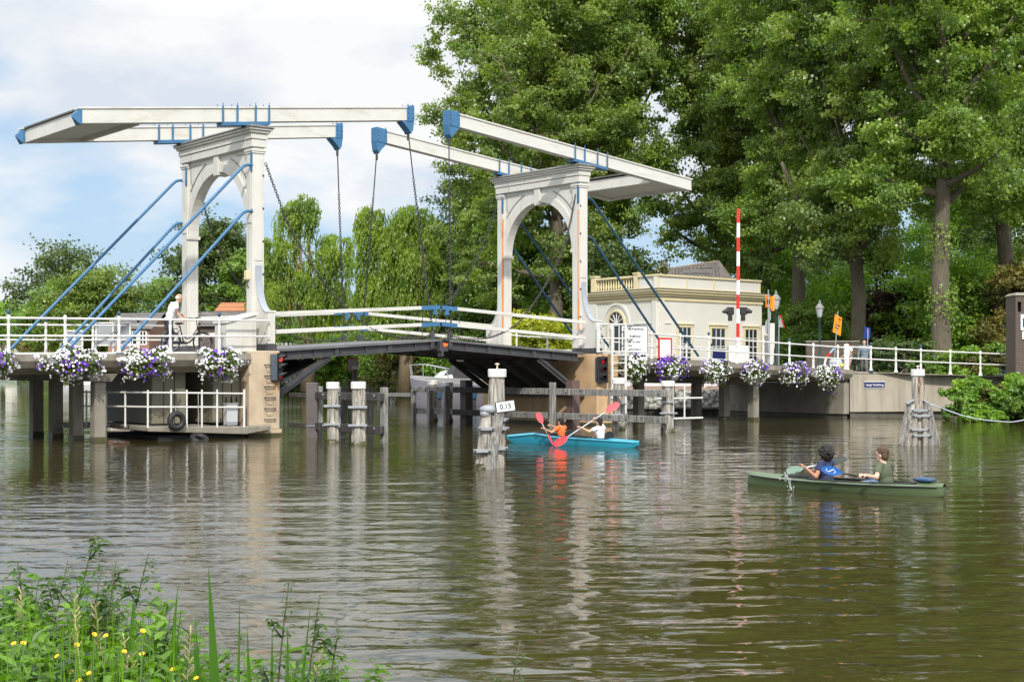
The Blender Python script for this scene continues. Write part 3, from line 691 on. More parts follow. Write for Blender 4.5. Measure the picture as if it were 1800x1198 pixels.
for s0, s1, z0, z1 in ((0, 1, 1.86, 1.55),):
    b.hex([(c0.x-.02,c0.y-.05,1.862), (c2.x,c2.y-.05,1.552), (c2.x,c2.y+.55,1.552), (c0.x-.02,c0.y+.55,1.862), (c0.x-.02,c0.y-.05,1.93), (c2.x,c2.y-.05,1.62), (c2.x,c2.y+.55,1.62), (c0.x-.02,c0.y+.55,1.93)])
b.build('coping', CONCL, T)
AB = thing('bridge_abutment', 'shaded concrete abutment wall under the right approach span', 'wall', (25, 3, 0), BR)
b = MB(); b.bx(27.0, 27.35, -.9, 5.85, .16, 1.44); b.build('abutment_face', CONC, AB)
b = MB(); b.bx(27.08, 27.35, -.8, 5.8, -.6, .16); b.build('wet_footing', CONCD, AB)
# revetment under the bridge
T = thing('stone_revetment', 'rubble stone river wall with timber edge seen under the right span', 'wall', (7, 65.8, 0))
b = MB(); b.hex([(2.2,65.9,.3), (13.6,65.9,.3), (13.6,66.4,.3), (2.2,66.4,.3), (2.2,66.3,1.08), (13.6,66.3,1.08), (13.6,66.9,1.08), (2.2,66.9,1.08)]); b.build('stone_face', STONE, T)
b = MB(); b.bx(2.2, 13.6, 65.5, 65.92, .22, .31); b.build('timber_edge', WOODG, T)
b = MB(); b.bx(2.2, 13.6, 65.6, 65.9, -.5, .22); b.build('sheet_piling', WOODD, T)
# ================================================================ RAILINGS
def rail_post(b, c, h):
    b.lathe([(.085, 0), (.085, .05), (.055, .09), (.045, .2), (.05, .38), (.032, .44), (.05, .47), (.055, .5), (.05, .53), (.03, .58), (.045, .72), (.048, .8), (.03, .88), (.055, .93), (.06, .98), (.05, 1.03), (.02, 1.07)], c, 10)
def railing(lab, pts, zf, zt_, caps, frame, group='white bridge railings', ext=(0, 0), flat=True):
    """pts: post positions (x, y); zf(i) base z; height 1 m"""
    T = thing('bridge_railing', lab, 'railing', (*pts[len(pts)//2], zf(len(pts)//2)), frame, group)
    P = [Vector((x, y, zf(i))) for i, (x, y) in enumerate(pts)]
    for hgt_, r_ in ((.97, .03), (.5, .027)):
        b = MB(); q = [p_+Vector((0,0,hgt_)) for p_ in P]
        if ext[0]: q.insert(0, q[0]+(q[0]-q[1]).normalized()*ext[0])
        if ext[1]: q.append(q[-1]+(q[-1]-q[-2]).normalized()*ext[1])
        b.tube(q, r_, 8); b.build('rail', RAILW, T, smooth=True)
    if flat:
        b = MB()
        for p_, q_ in zip(P[:-1], P[1:]): b.bar(p_+Vector((0,0,.03)), q_+Vector((0,0,.03)), .05, .05)
        b.build('foot_rail', RAILW, T)
    for i, p_ in enumerate(P):
        b = MB(); rail_post(b, p_, 1); q = b.build('post', RAILW, T, smooth=True)
        if i in caps:
            b = MB(); b.lathe([(.03, 1.05), (.03, 1.08), (.055, 1.12), (.05, 1.16), (.015, 1.2)], p_, 10); b.build('blue_finial', BLUED, q, smooth=True)
            b = MB(); b.bx(p_.x-.1, p_.x+.1, p_.y-.1, p_.y+.1, p_.z-.03, p_.z+.035); b.build('blue_foot', BLUED, q)
    return T
la = [-.05-1.54-1.54*i for i in range(12)][::-1]
railing('white railing along the near edge of the left span above the flower boxes', [(a, -.92) for a in la], lambda i: zl(la[i])-.02, 0, (11, 9, 7, 5), BR, ext=(1.5, 1.66))
la2 = [-1.11-1.55*i for i in range(12)][::-1]
railing('white railing along the far edge of the left span', [(a, 5.72) for a in la2], lambda i: zl(la2[i])-.02, 0, (11, 9), BR, ext=(1.5, .9))
ra = [15.92, 17.4, 18.93, 20.5, 22.02, 23.57, 25.04, 26.6]
railing('white railing along the near edge of the right span above the flower boxes', [(a, -.92) for a in ra], lambda i: zl(ra[i])-.08, 0, (2, 5), BR, ext=(1.3, .5))
rb = [14.9, 16.5, 18.1, 19.7, 21.3, 22.9, 24.5, 26.1, 27.7]
railing('white railing along the far edge of the right span in front of the cream house', [(a, 5.72) for a in rb], lambda i: zl(rb[i])-.08, 0, (1, 4, 7), BR, ext=(.6, 0))
wx = [1533, 1577, 1621, 1673, 1726, 1780]; wd = [60.35, 60.6, 60.9, 61.2, 61.6, 62.0]
railing('white two bar railing on top of the quay wall at the far right', [(WX(x, d), d+.2) for x, d in zip(wx, wd)], lambda i: 1.93-.05*i, 0, (0, 2), ID, ext=(1.0, .25), flat=False)
b = MB(); q = BR @ Vector((27.15, -.92, 0)); b.lathe([(.13, 1.93), (.13, 2.05), (.11, 2.06), (.11, 3.0), (.08, 3.05), (.02, 3.07)], (q.x, q.y, 0), 12)
tag(b.build('end_bollard', RAILW, None, smooth=True, frame=ID), 'thick white round post where the bridge railing ends', 'bollard')

# ================================================================ FLOWER BOXES
FW = pmat('white petal', (0.80, 0.79, 0.78), 0.6, 0.06, 8); FP = pmat('purple petal', (0.14, 0.035, 0.42), 0.6, 0.25, 8); FPL = pmat('pale violet petal', (.42, .34, .62), .6, .2, 8)
FLEAF = leafmat('petunia leaf', (0.035, 0.07, 0.015), (0.10, 0.16, 0.035), 0.25)
def quads(P, Nn, size, rng, aspect=1.0, tip=False):
    """numpy: one small leaf (diamond quad) at each point"""
    n = len(P); r = rng.normal(size=(n, 3)); U = np.cross(Nn, r); U /= np.linalg.norm(U, axis=1)[:, None]+1e-9; V = np.cross(Nn, U)
    V /= np.linalg.norm(V, axis=1)[:, None]+1e-9
    s_ = np.asarray(size).reshape(-1, 1)*np.ones((n, 1)); h = s_/2
    bend = Nn*h*0.25
    A = P-U*h; B_ = P+V*h*aspect*.8+bend; C = P+U*h; D_ = P-V*h*aspect*.8+bend
    return np.stack([A, B_, C, D_], 1).reshape(-1, 3)
def np_mesh(name, V, k, mat, parent=None, frame=None, mats=None):
    V = np.ascontiguousarray(V, dtype=np.float32)
    n = len(V)//k; me = bpy.data.meshes.new(name)
    if parent is not None: V = V-np.array(ORG[parent.name], dtype=np.float32)
    me.vertices.add(len(V)); me.vertices.foreach_set('co', V.ravel())
    me.loops.add(n*k); me.loops.foreach_set('vertex_index', np.arange(n*k, dtype=np.int32))
    me.polygons.add(n); me.polygons.foreach_set('loop_start', np.arange(0, n*k, k, dtype=np.int32)); me.polygons.foreach_set('loop_total', np.full(n, k, dtype=np.int32))
    me.update(calc_edges=True); me.materials.append(mat)
    o = bpy.data.objects.new(name, me); COL.objects.link(o)
    if parent is not None: o.parent = parent; ORG[o.name] = ORG[parent.name]
    elif frame is not None: o.matrix_world = frame
    return o
def flower_discs(P, Nn, size, rng, k=5):
    n = len(P); r = rng.normal(size=(n, 3)); U = np.cross(Nn, r); U /= np.linalg.norm(U, axis=1)[:, None]; V = np.cross(Nn, U)
    s_ = np.asarray(size).reshape(-1, 1); out = []
    for i in range(k):
        a = 2*np.pi*i/k; out.append(P+(U*np.cos(a)+V*np.sin(a))*s_/2+Nn*s_*0.12*(i % 2))
    return np.stack(out, 1).reshape(-1, 3)
def flower_box(seed, pos, lab, purple=.18, width=1.5, trail=0.0):
    rng = np.random.default_rng(seed)
    T = thing('flower_box', lab, 'flower box', pos, BR, 'flower boxes hanging along the bridge')
    x, y, z = pos
    b = MB(); b.bx(x-width*.42, x+width*.42, y-.14, y+.14, z-.06, z+.14); b.build('planter_trough', pmat('grey planter plastic', (.28,.28,.27), .6), T, bevel=.02)
    n = 1500
    def surf(n, rad=(0.5, 1.0)):
        q = rng.normal(size=(n, 3)); q /= np.linalg.norm(q, axis=1)[:, None]
        u = rng.uniform(rad[0], rad[1], (n, 1))**.5
        # lumpy outline
        lump = 1+.20*np.sin(q[:, :1]*7+seed*1.3)+.16*np.sin(q[:, 2:3]*9+seed*2)+.10*np.sin(q[:, :1]*15+seed*3)
        E3 = np.array([width*.5, .32, .42]); drop = np.where(q[:, 2] < 0, 1.15, .8)
        Q = q*u*lump*E3; Q[:, 2] *= drop; Q += np.array([x, y, z+.02])
        # trailing tips
        tr = (rng.random(n) < .16+trail) & (q[:, 2] < .1); Q[tr, 2] -= rng.uniform(0, .26+trail, tr.sum())*(.6+.5*np.sin(Q[tr, 0]*9+seed))
        return Q, q/E3/np.linalg.norm(q/E3, axis=1)[:, None]
    P, Nn = surf(n, (.3, .95)); Nj = Nn+rng.normal(size=Nn.shape)*.6; Nj /= np.linalg.norm(Nj, axis=1)[:, None]
    o = np_mesh('foliage', quads(P, Nj, rng.uniform(.05, .09, n), rng), 4, FLEAF, T)
    n = int(600*width/1.5); P, Nn = surf(n, (.92, 1.05)); Nj = Nn+rng.normal(size=Nn.shape)*.35+np.array([0, -.2, .15]); Nj /= np.linalg.norm(Nj, axis=1)[:, None]
    clus = (np.sin(P[:, 0]*5.1+seed*1.7)+np.sin(P[:, 2]*7+seed)+rng.normal(size=n)*.9)
    isP = clus > np.quantile(clus, 1-purple)
    P = P+Nn*.02
    for nm, sel, mt_, sz in (('white_flowers', ~isP & (rng.random(n) > .08), FW, (.055, .08)), ('purple_flowers', isP, FP, (.07, .105)), ('violet_flowers', ~isP & (rng.random(n) < .1), FPL, (.05, .08))):
        q = sel; o = np_mesh(nm, flower_discs(P[q], Nj[q], rng.uniform(*sz, q.sum()), rng), 5, mt_, T); o['kind'] = 'stuff'
for i, (a, z, lab, pu, w_, tr) in enumerate((
    (-8.62, 2.18, 'purple and white flower box cut off by the left edge of the photo', .35, 1.5, 0),
    (-6.15, 2.2, 'mostly white flower box above the row of four concrete piles', .14, 1.65, 0),
    (-4.05, 2.22, 'white and purple flower box left of the cyclist above the machine cabin', .22, 1.68, .03),
    (-1.75, 2.26, 'white flower box right of the cyclist and beside the left pier', .13, 1.5, 0),
    (14.7, 2.12, 'white flower box half hidden behind the white ladder', .03, 1.0, 0),
    (16.55, 2.1, 'deep purple and white flower box under the red framed sign', .42, 1.4, .05),
    (18.9, 2.02, 'white flower box right under the foot of the lower blue strut with long trailing shoots', .12, 1.45, .12),
    (21.1, 1.98, 'white and purple flower box under the red and white barrier pole', .25, 1.45, .05),
    (23.5, 1.88, 'purple and white flower box next to last before the quay wall', .32, 1.45, .05),
    (25.6, 1.84, 'last white flower box with thin trailing shoots before the quay wall', .12, 1.35, .14))):
    flower_box(11+i, (a, -1.3, z), lab, pu, w_, tr)

# ================================================================ TRAFFIC LIGHTS
LAMPR = glow('lit red lens', (1.0, 0.03, 0.02), 2.6); LAMPD = pmat('dark red lens', (.16, .012, .012), .3); LAMPK = pmat('unlit dark lens', (.02, .03, .035), .2); LAMPDIM = glow('dim lit red lens', (.6, .02, .03), .15)
HOUS = pmat('grey signal housing', srgb(78, 88, 98), .5, .1)
def signal(org, dr, lenses, lab, hgt=.86, w=.30, frame=ID, dp=.26):
    T = thing('traffic_light', lab, 'traffic light', org, frame, 'ship traffic lights')
    rot = Matrix.Rotation(math.atan2(dr[1], dr[0]), 3, 'Z'); o_ = Vector(org)
    X = lambda p_: tuple(o_+rot @ Vector(p_))
    b = MB(X); b.bx(-dp, 0, -w/2, w/2, 0, hgt); b.build('housing', HOUS, T, bevel=.02)
    b = MB(X); b.bx(.002, .02, -w/2-.05, w/2+.05, -.03, hgt+.03); bd = b.build('backing_board', pmat('black backing board', (.015,.015,.017), .5), T, bevel=.01)
    n = len(lenses)
    for i, lm in enumerate(lenses):
        z = hgt*(1-(i+.5)/n)
        rx = Matrix.Rotation(R(90), 3, 'Y')
        b = MB(X); b.lathe([(.09, .022), (.085, .04), (.05, .055), (.01, .06)], (0, 0, z), 14, rx); b.build('lens', lm, T, smooth='all')
        vs = []; fs = []; m_ = 12
        for k in range(m_+1):
            a = R(-20)+R(220)*k/m_; ca, sa = math.cos(a), math.sin(a); ln = .10+.16*max(0, sa)
            for r_ in (.105, .115):
                vs += [(.02, r_*ca, z+r_*sa), (ln, r_*ca, z+r_*sa)]
        for k in range(m_):
            q = k*4; fs += [(q, q+1, q+5, q+4), (q+2, q+6, q+7, q+3), (q+1, q+3, q+7, q+5)]
        b = MB(X); b.add(vs, fs); b.build('hood', BLACK, T, smooth='all')
    return T
def brp(a, t_, z): q = BR @ Vector((a, t_, z)); return (q.x, q.y, q.z)
signal(brp(.30, -1.12, 1.66), (.95, -.30), [LAMPR, LAMPK, LAMPDIM], 'ship signal with its top red lamp lit on the left pier', .80, .27)
signal(brp(13.30, -1.12, 1.55), (.40, -.92), [LAMPDIM, LAMPD, LAMPK], 'dim ship signal on the right pier beside the white ladder', .88, .34)
T = thing('passage_light', 'small black lamp with amber red light hanging where the two bridge leaves meet', 'signal lamp', (6.72, -.5, 2.75), BR)
b = MB(); b.bx(6.58, 6.9, -.62, -.43, 2.58, 2.95); b.bx(6.62, 6.7, -.66, -.4, 2.4, 2.6); b.build('lamp_box', STEELD, T, bevel=.02)
b = MB(); b.lathe([(.085, 0), (.08, .03), (.03, .05)], (6.78, -.62, 2.83), 12, Matrix.Rotation(R(90), 3, 'X')); b.build('lens', glow('amber red lens', (1.0, .10, .02), 1.3), T, smooth='all')
b = MB(); b.tube([(6.78, -.62, 2.83+.11), (6.78, -.8, 2.93)], [.11, .05], 10); b.build('hood', BLACK, T)

# ================================================================ CABIN AND PLATFORM under the left span
T = thing('machine_cabin', 'beige steel machine cabin hanging in the shade under the left span', 'cabin', (-2, 2, .4), BR)
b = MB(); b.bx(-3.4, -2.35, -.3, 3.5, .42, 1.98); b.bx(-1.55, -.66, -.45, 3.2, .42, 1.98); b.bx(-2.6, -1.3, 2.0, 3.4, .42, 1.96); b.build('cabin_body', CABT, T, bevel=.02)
b = MB()
for a in (-3.05, -2.72): b.bx(a, a+.02, -.312, -.302, .45, 1.95)
b.build('panel_seam', DARK, T); b = MB()
for a in (-1.25, -.95): b.bx(a, a+.02, -.462, -.452, .45, 1.95)
b.bx(-1.5, -.7, -.462, -.452, .9, .92); b.build('panel_seam', DARK, T)
b = MB(); b.bx(-1.2, -1.08, -.465, -.452, 1.78, 1.9); b.bx(-.9, -.8, -.465, -.452, 1.78, 1.9)
for i in range(3): b.bx(-1.15+i*.17, -1.11+i*.17, -.465, -.452, 1.02, 1.18)
b.build('vents', DARK, T)
T2 = thing('electrical_cabinet', 'light grey cabinet standing on the service platform below the flower box', 'cabinet', (-1.15, -.75, .35), BR)
b = MB(); b.bx(-1.3, -.95, -.85, -.62, .36, .98); b.bx(-1.33, -.92, -.88, -.6, .98, 1.0); b.build('cabinet_body', pmat('light grey cabinet', (.50,.52,.53), .5, .05), T2, bevel=.01)
T = thing('service_platform', 'concrete service platform with white pipe handrail at the water under the left span', 'platform', (-2, -.5, .3), BR)
b = MB(); b.hex([(-4.0,-1.35,.26), (-.95,-1.35,.10), (-.95,2.8,.2), (-4.0,2.8,.3), (-4.0,-1.35,.40), (-.95,-1.35,.33), (-.95,2.8,.36), (-4.0,2.8,.42)])
b.hex([(-.95,-1.35,.10), (-.1,-1.25,.20), (-.1,-.96,.22), (-.95,-.96,.10), (-.95,-1.35,.33), (-.05,-1.25,.34), (-.05,-.96,.36), (-.95,-.96,.33)]); b.build('platform_slab', CONC, T, bevel=.02)
b = MB(); b.bx(-5.2, -4.002, 1.2, 2.8, .3, .42); b.build('walkway', WOODG, T)
b = MB(); b.bx(-3.6, -.9, -1.15, 2.4, -.4, .12); b.build('float', DARK, T)
pts = [-4.0, -3.3, -2.82, -2.35, -1.87, -1.0]
for i, a in enumerate(pts):
    b = MB(); b.tube([(a, -1.33, .36-.01*i), (a, -1.33, 1.42)], .028 if i < 5 else .035, 8); b.build('handrail_post', RAILW, T, smooth=True)
for z in (.92, 1.32):
    b = MB(); b.tube([(-4.0, -1.33, z+.03), (-2.3, -1.33, z), (-1.0, -1.33, z-.03)], .026, 8); b.tube([(-4.0, -1.33, z+.03), (-4.6, .3, z+.03), (-5.2, 1.25, z+.03)], .026, 8); b.build('handrail', RAILW, T, smooth=True)
for q in ((-4.3, -.5), (-4.55, .25), (-4.9, .8), (-5.2, 1.25)):
    b = MB(); b.tube([(*q, .38), (*q, 1.4)], .028, 8); b.build('handrail_post', [RAILW, ZINC][int(q[0] < -4.8)], T, smooth=True)
for i, (a, z, tilt, lab) in enumerate(((-3.2, .55, 0, 'black tyre fender hung upright on the platform edge'), (-2.5, .02, 62, 'black tyre fender half sunk in the water on a rope'))):
    T = thing('tyre_fender', lab, 'tyre', (a, -1.5, z), BR, 'tyre fenders')
    b = MB(); b.torus((a, -1.47, z), .2, .085, Matrix.Rotation(R(90-tilt), 3, 'X'), 20, 8); b.build('tyre', BLACK, T, smooth='all')
    b = MB(); b.tube([(a, -1.42, z+.2), (a+.02, -1.36, 1.3 if i else .95)], .012, 5); b.build('rope', pmat('rope', (.35,.33,.28), .9), T)
# white control housing on the left span
T = thing('control_cabinet', 'white sloping control cabinet beside the left gateway', 'cabinet', (-.7, -.5, 2.5), BR)
b = MB(); b.prism([(-1.2, 2.5), (-.2, 2.5), (-.2, 3.62), (-.45, 3.62), (-1.2, 3.35)], (0,-.62,0), (1,0,0), (0,0,1), (0,.75,0)); b.build('cabinet_body', WHITE, T, bevel=.015)
b = MB(); b.prism([(-1.24, 3.36), (-.18, 3.64), (-.18, 3.70), (-1.24, 3.43)], (0,-.67,0), (1,0,0), (0,0,1), (0,.85,0)); b.build('lid', RAILW, T)

# ================================================================ DOLPHINS AND TIMBER GUARDS
def timber(b, p0, p1, w, n=8, seed=0, taper=.9, cut=True):
    rg = random.Random(seed); p0 = Vector(p0); p1 = Vector(p1); K = 9; pts = [p0.lerp(p1, i/(K-1)) for i in range(K)]
    d = (p1-p0).normalized(); u = d.orthogonal().normalized() if abs(d.x) > .9 else Vector((1,0,0)); u = (u-d*u.dot(d)).normalized(); v = d.cross(u)
    off = [rg.uniform(.86, 1.08) for _ in range(n)]; vs = []; fs = []
    for i, p_ in enumerate(pts):
        k = 1+(taper-1)*i/(K-1)
        for j in range(n):
            a = 2*math.pi*(j+.5)/n; r_ = w/2*off[j]*k*rg.uniform(.90, 1.05)*(.86 if (i == K-1 and rg.random() < .5) else 1)
            vs.append(p_+(u*math.cos(a)+v*math.sin(a))*r_)
    for i in range(K-1):
        for j in range(n):
            j2 = (j+1) % n; fs.append((i*n+j, i*n+j2, (i+1)*n+j2, (i+1)*n+j))
    fs += [tuple(range(n))[::-1], tuple(range((K-1)*n, K*n))]; b.add(vs, fs)
def strap(T, c, w, d, h, z, rz=0, mat=None):
    b = MB(); m = Matrix.Rotation(rz, 3, 'Z'); b.box((c[0], c[1], z), (w, d, h), m); s_ = b.build('iron_strap', mat or ZINC, T, bevel=.006)
    return s_
def pile_thing(x, D, w, ztop, lab, mat=WOOD, cap=True, group='mooring piles', straps=(), collar=True, knob=False):
    X_ = WX(x, D); T = thing('mooring_pile', lab, 'mooring pile', (X_, D, 0), ID, group)
    b = MB(); timber(b, (X_, D, -.7), (X_, D, ztop-.02), w, 8, int(x), .93); q = b.build('pile_shaft', mat, T)
    b = MB(); timber(b, (X_, D, -.3), (X_, D, .10), w*1.04, 8, int(x), 1); b.build('algae_band', ALGAE, T)
    if cap:
        b = MB(); b.lathe([(w*.5, ztop-.16), (w*.5, ztop), (w*.42, ztop+.02)], (X_, D, 0), 14); b.build('white_cap', pmat('white cap paint', (.72,.70,.66), .6, .1), T)
        if knob:
            b = MB(); b.lathe([(.015, ztop), (.015, ztop+.1), (.05, ztop+.11), (.05, ztop+.13), (.01, ztop+.14)], (X_, D, 0), 8); b.build('top_pin', pmat('cream pin', (.7,.6,.45), .5), T)
    for z in straps: strap(T, (X_, D-w*.42), w*1.25, .12, .06, z)
    return T
# front dolphin with the 0.15 sign
D = 29.3; x0 = WX(873, D)
T = thing('sign_dolphin', 'weathered wooden dolphin with white sign reading 0,15 in the middle of the river', 'mooring dolphin', (x0, D, 0))
b = MB(); timber(b, (x0-.02, D+.15, -.7), (x0+.01, D+.1, 1.86), .42, 10, 1, .86); b.build('main_pile', WOOD, T)
b = MB(); timber(b, (x0+.0, D+.08, -.7), (x0+.06, D+.0, .95), .27, 8, 7, .95); timber(b, (x0+.12, D+.15, -.6), (x0+.14, D+.1, .9), .12, 6, 8, 1); b.build('side_pile', WOOD, T)
b = MB(); timber(b, (x0-.34, D-.12, -.7), (x0-.16, D-.02, 1.12), .35, 8, 2, .88); b.build('raking_pile', WOOD, T)
b = MB(); b.bar((x0-.17, D-.30, -.3), (x0+.06, D-.14, 1.12), .20, .12, (0,-1,.1)); b.build('front_brace', WOODG, T, bevel=.02)
b = MB(); b.lathe([(.185, 1.84), (.19, 1.98), (.17, 2.0)], (x0+.01, D+.1, 0), 16); cp = b.build('white_cap', pmat('white cap paint', (.72,.70,.66), .6, .1), T)
b = MB(); b.lathe([(.015, 2.0), (.015, 2.08), (.045, 2.09), (.045, 2.11), (.01, 2.12)], (x0+.01, D+.1, 0), 8); b.build('top_pin', pmat('cream pin', (.7,.6,.45), .5), cp)
b = MB(); b.ell((x0-.15, D-.05, 1.18), (.20, .2, .10), None, 10, 6); b.ell((x0-.22, D-.08, 1.10), (.12, .15, .09), None, 8, 5); b.build('zinc_cover', ZINC, T, smooth='all')
for (cx, cy, w_, z, rz) in ((-.2, -.2, .34, .80, .1), (-.28, -.26, .36, .36, .1), (.12, -.08, .26, .80, 0), (.1, -.1, .26, .40, 0), (.12, -.08, .24, .98, 0)):
    s_ = strap(T, (x0+cx, D+cy), w_, .16, .065, z, rz)
    b = MB(); b.ell((x0+cx-w_*.4, D+cy-.1, z), (.025, .03, .025), None, 6, 4); b.ell((x0+cx+w_*.4, D+cy-.1, z), (.025, .03, .025), None, 6, 4); b.build('bolt', BOLT, s_)
b = MB(); b.bx(x0-.42, x0+.2, D-.3, D+.3, -.35, .10) if False else timber(b, (x0-.32, D-.108, -.4), (x0-.27, D-.08, .09), .36, 8, 2, 1); timber(b, (x0-.02, D+.15, -.4), (x0-.02, D+.15, .1), .435, 10, 1, 1); timber(b, (x0, D+.08, -.4), (x0, D+.08, .1), .235, 8, 7, 1); b.build('algae_band', ALGAE, T)
sg = thing('distance_sign', 'small white sign with black figures 0,15 on the dolphin', 'sign', (x0+.12, D-.15, 1.2))
rr = Matrix.Rotation(R(14), 3, 'Y') if False else Matrix.Identity(3); u_ = Vector((1, .1, .13)).normalized(); v_ = Vector((-.13, 0, 1)).normalized()
cs = Vector((x0+.18, D-.22, 1.25)); nrm = u_.cross(v_)
b = MB(); P4 = [cs-u_*.18-v_*.095, cs+u_*.18-v_*.095, cs+u_*.18+v_*.095, cs-u_*.18+v_*.095]; b.hex([q-nrm*.0 for q in P4]+[q-nrm*.05 for q in P4]); b.build('sign_plate', PAPER, sg)
b = MB(); P5 = [cs-u_*.20-v_*.11, cs+u_*.19-v_*.11, cs+u_*.19+v_*.11, cs-u_*.20+v_*.11]; b.hex([q-nrm*.052 for q in P5]+[q-nrm*.10 for q in P5]); b.build('sign_frame', STEELD, sg)
letter(sg, 'sign_figures', '0,15', .14, cs+nrm*.004, u_, v_, INK, .002)
# right dolphin
D = 38.2; x0 = WX(1614, D)
T = thing('big_dolphin', 'large weathered wooden dolphin of bundled raking piles near the quay wall', 'mooring dolphin', (x0, D, 0))
b = MB(); timber(b, (x0, D, -.7), (x0, D+.05, 1.85), .43, 10, 21, .84); b.build('main_pile', WOOD, T)
b = MB(); timber(b, (x0+.0, D-.09, .98), (x0+.015, D-.08, 1.78), .13, 6, 5, .8); timber(b, (x0+.01, D-.10, .5), (x0-.01, D-.1, .88), .11, 6, 6, .9); timber(b, (x0+.02, D-.1, .15), (x0, D-.1, .42), .09, 5, 9, 1); b.build('rotten_core', WOODR, T)
for k, (dx, dy, tx, ty, zt_, w_) in enumerate(((-.44, -.1, -.2, 0, 1.1, .19), (-.28, -.2, -.15, -.1, 1.08, .20), (-.13, -.24, -.12, -.16, .95, .17), (.1, -.25, .1, -.18, .92, .17), (.27, -.2, .17, -.1, 1.12, .20), (.46, -.08, .26, 0, .98, .17), (.38, .1, .2, .05, 1.15, .19), (-.3, .2, -.1, .1, 1.0, .2))):
    b = MB(); timber(b, (x0+dx*1.25, D+dy, -.5), (x0+tx*1.1, D+ty, zt_), w_*1.08, 7, 30+k, .92); rp = b.build('raking_pile', [WOOD, WOODG][k in (0, 4, 5)], T)
    b = MB(); timber(b, (x0+dx*1.25-(tx*1.1-dx*1.25)*0, D+dy, -.5), Vector((x0+dx*1.25, D+dy, -.5)).lerp(Vector((x0+tx*1.1, D+ty, zt_)), .56/(zt_+.5)), w_*1.08, 7, 30+k, .96); b.build('algae_band', ALGAE, rp)
b = MB(); b.lathe([(.18, 1.83), (.18, 1.99), (.165, 2.0)], (x0, D+.04, 0), 16); cp = b.build('white_cap', pmat('white cap paint', (.72,.70,.66), .6, .1), T)
b = MB(); b.lathe([(.015, 2.0), (.015, 2.06), (.045, 2.07), (.045, 2.09), (.01, 2.1)], (x0, D+.04, 0), 8); b.build('top_pin', pmat('cream pin', (.7,.6,.45), .5), cp)
for z, w_, cx in ((.92, .46, -.02), (.78, .50, .02), (.42, .5, -.04), (.27, .52, .02)):
    s_ = strap(T, (x0+cx, D-.28), w_, .05, .06, z); b = MB(); b.ell((x0+cx-w_*.45, D-.32, z), (.025,.03,.025), None, 6, 4); b.ell((x0+cx+w_*.45, D-.32, z), (.025,.03,.025), None, 6, 4); b.build('bolt', BOLT, s_)
b = MB(); b.box((x0-.24, D-.05, 1.14), (.2, .24, .05), Matrix.Rotation(R(-35), 3, 'Y')); b.box((x0+.2, D-.05, 1.12), (.26, .24, .05), Matrix.Rotation(R(35), 3, 'Y')); b.build('zinc_cover', ZINC, T, bevel=.01)
rp = [(x0+.25, D-.1, 1.1), (WX(1700, 38.2), 38.2, .75), (WX(1760, 38), 38.0, .63), (WX(1800, 37.8), 37.8, .68), (WX(1900, 37.5), 37.5, 1.1), (WX(2000, 37.5), 37.5, 1.7)]
b = MB(); b.tube(smooth_pts(rp, 5), .016, 5); tag(b.build('mooring_rope', pmat('blue white rope', (.42,.47,.52), .8), None, frame=ID), 'thin slack mooring rope from the big dolphin out of the picture to the right', 'rope')

# piles and timber guards
pile_thing(585, 39.6, .36, 1.63, 'left one of two white capped strapped piles in the channel', straps=(1.0, .5))
pile_thing(630, 38.4, .40, 1.65, 'right one of two white capped strapped piles in the channel, the nearest', straps=(1.0, .52))
pile_thing(241, 46.0, .42, 1.6, 'white capped pile behind the service platform under the left span', straps=(.9, .5))
D = 42.6; X_ = WX(549, D); T = thing('steel_pile', 'dark brown steel pile with flat top beside the left channel guard', 'mooring pile', (X_, D, 0), ID, 'mooring piles')
b = MB(); b.bx(X_-.17, X_+.17, D-.17, D+.17, -.6, 1.61); b.build('pile_shaft', pmat('brown steel', (.10,.085,.08), .55, .15), T, bevel=.02)
b = MB(); b.torus((X_, D, .34), .2, .015, None, 16, 5); b.build('wire_loop', ZINC, T)
T = thing('channel_guard', 'dark timber guard beams running from the left pier towards the viewer', 'timber guard', (.75, -3.5, 0), BR, 'channel guards')
for z0, z1 in ((1.12, 1.34), (.22, .44)):
    b = MB(); b.bx(.70, .86, -2.0, -.96, z0+.04, z1-.04); b.bx(.66, .86, -5.9, -2.0, z0, z1); q = b.build('guard_beam', WOODD, T, bevel=.01)
    b = MB()
    for t_ in (-5.7, -4.9, -3.9, -3.0, -2.4): b.ell((.65, t_, (z0+z1)/2+.04), (.02, .035, .035), None, 6, 4)
    b.build('bolt', ZINC, q)
for t_ in (-2.3, -3.3, -4.4, -5.75):
    b = MB(); b.bx(.87, 1.03, t_-.09, t_+.09, -.6, 1.5); b.build('guard_post', WOODG, T, bevel=.01)
# guard right of the channel
T = thing('channel_guard', 'long grey timber guard with two horizontal beams in front of the right pier', 'timber guard', (11.3, 1, 0), BR, 'channel guards')
for z0, z1 in ((1.12, 1.34), (.28, .50)):
    for t0_, t1_, mt_ in ((4.95, 7.7, WOODG), (1.9, 4.95, WOODD), (-6.4, 1.9, WOODG)):
        b = MB(); b.bx(11.18, 11.34, t0_+.004, t1_-.004, z0, z1); q = b.build('guard_beam', mt_, T, bevel=.01)
        b = MB(); t_ = t0_+.3
        k = 0
        while t_ < t1_: b.ell((11.17, t_, (z0+z1)/2+(.05 if k % 2 else -.03)), (.02, .028, .028), None, 6, 4); t_ += .75; k += 1
        b.build('bolt', BOLT, q)
for t_, w_, zt_, mt_ in ((7.4, .16, 1.2, WOODG), (6.3, .16, 1.2, WOODG), (5.25, .16, 1.38, WOODG), (-1.0, .2, 1.55, WOODG), (1.9, .14, 1.5, WOODD)):
    b = MB(); b.bx(11.0, 11.17, t_-w_/2, t_+w_/2, -.6, zt_); b.build('guard_post', mt_, T, bevel=.01)
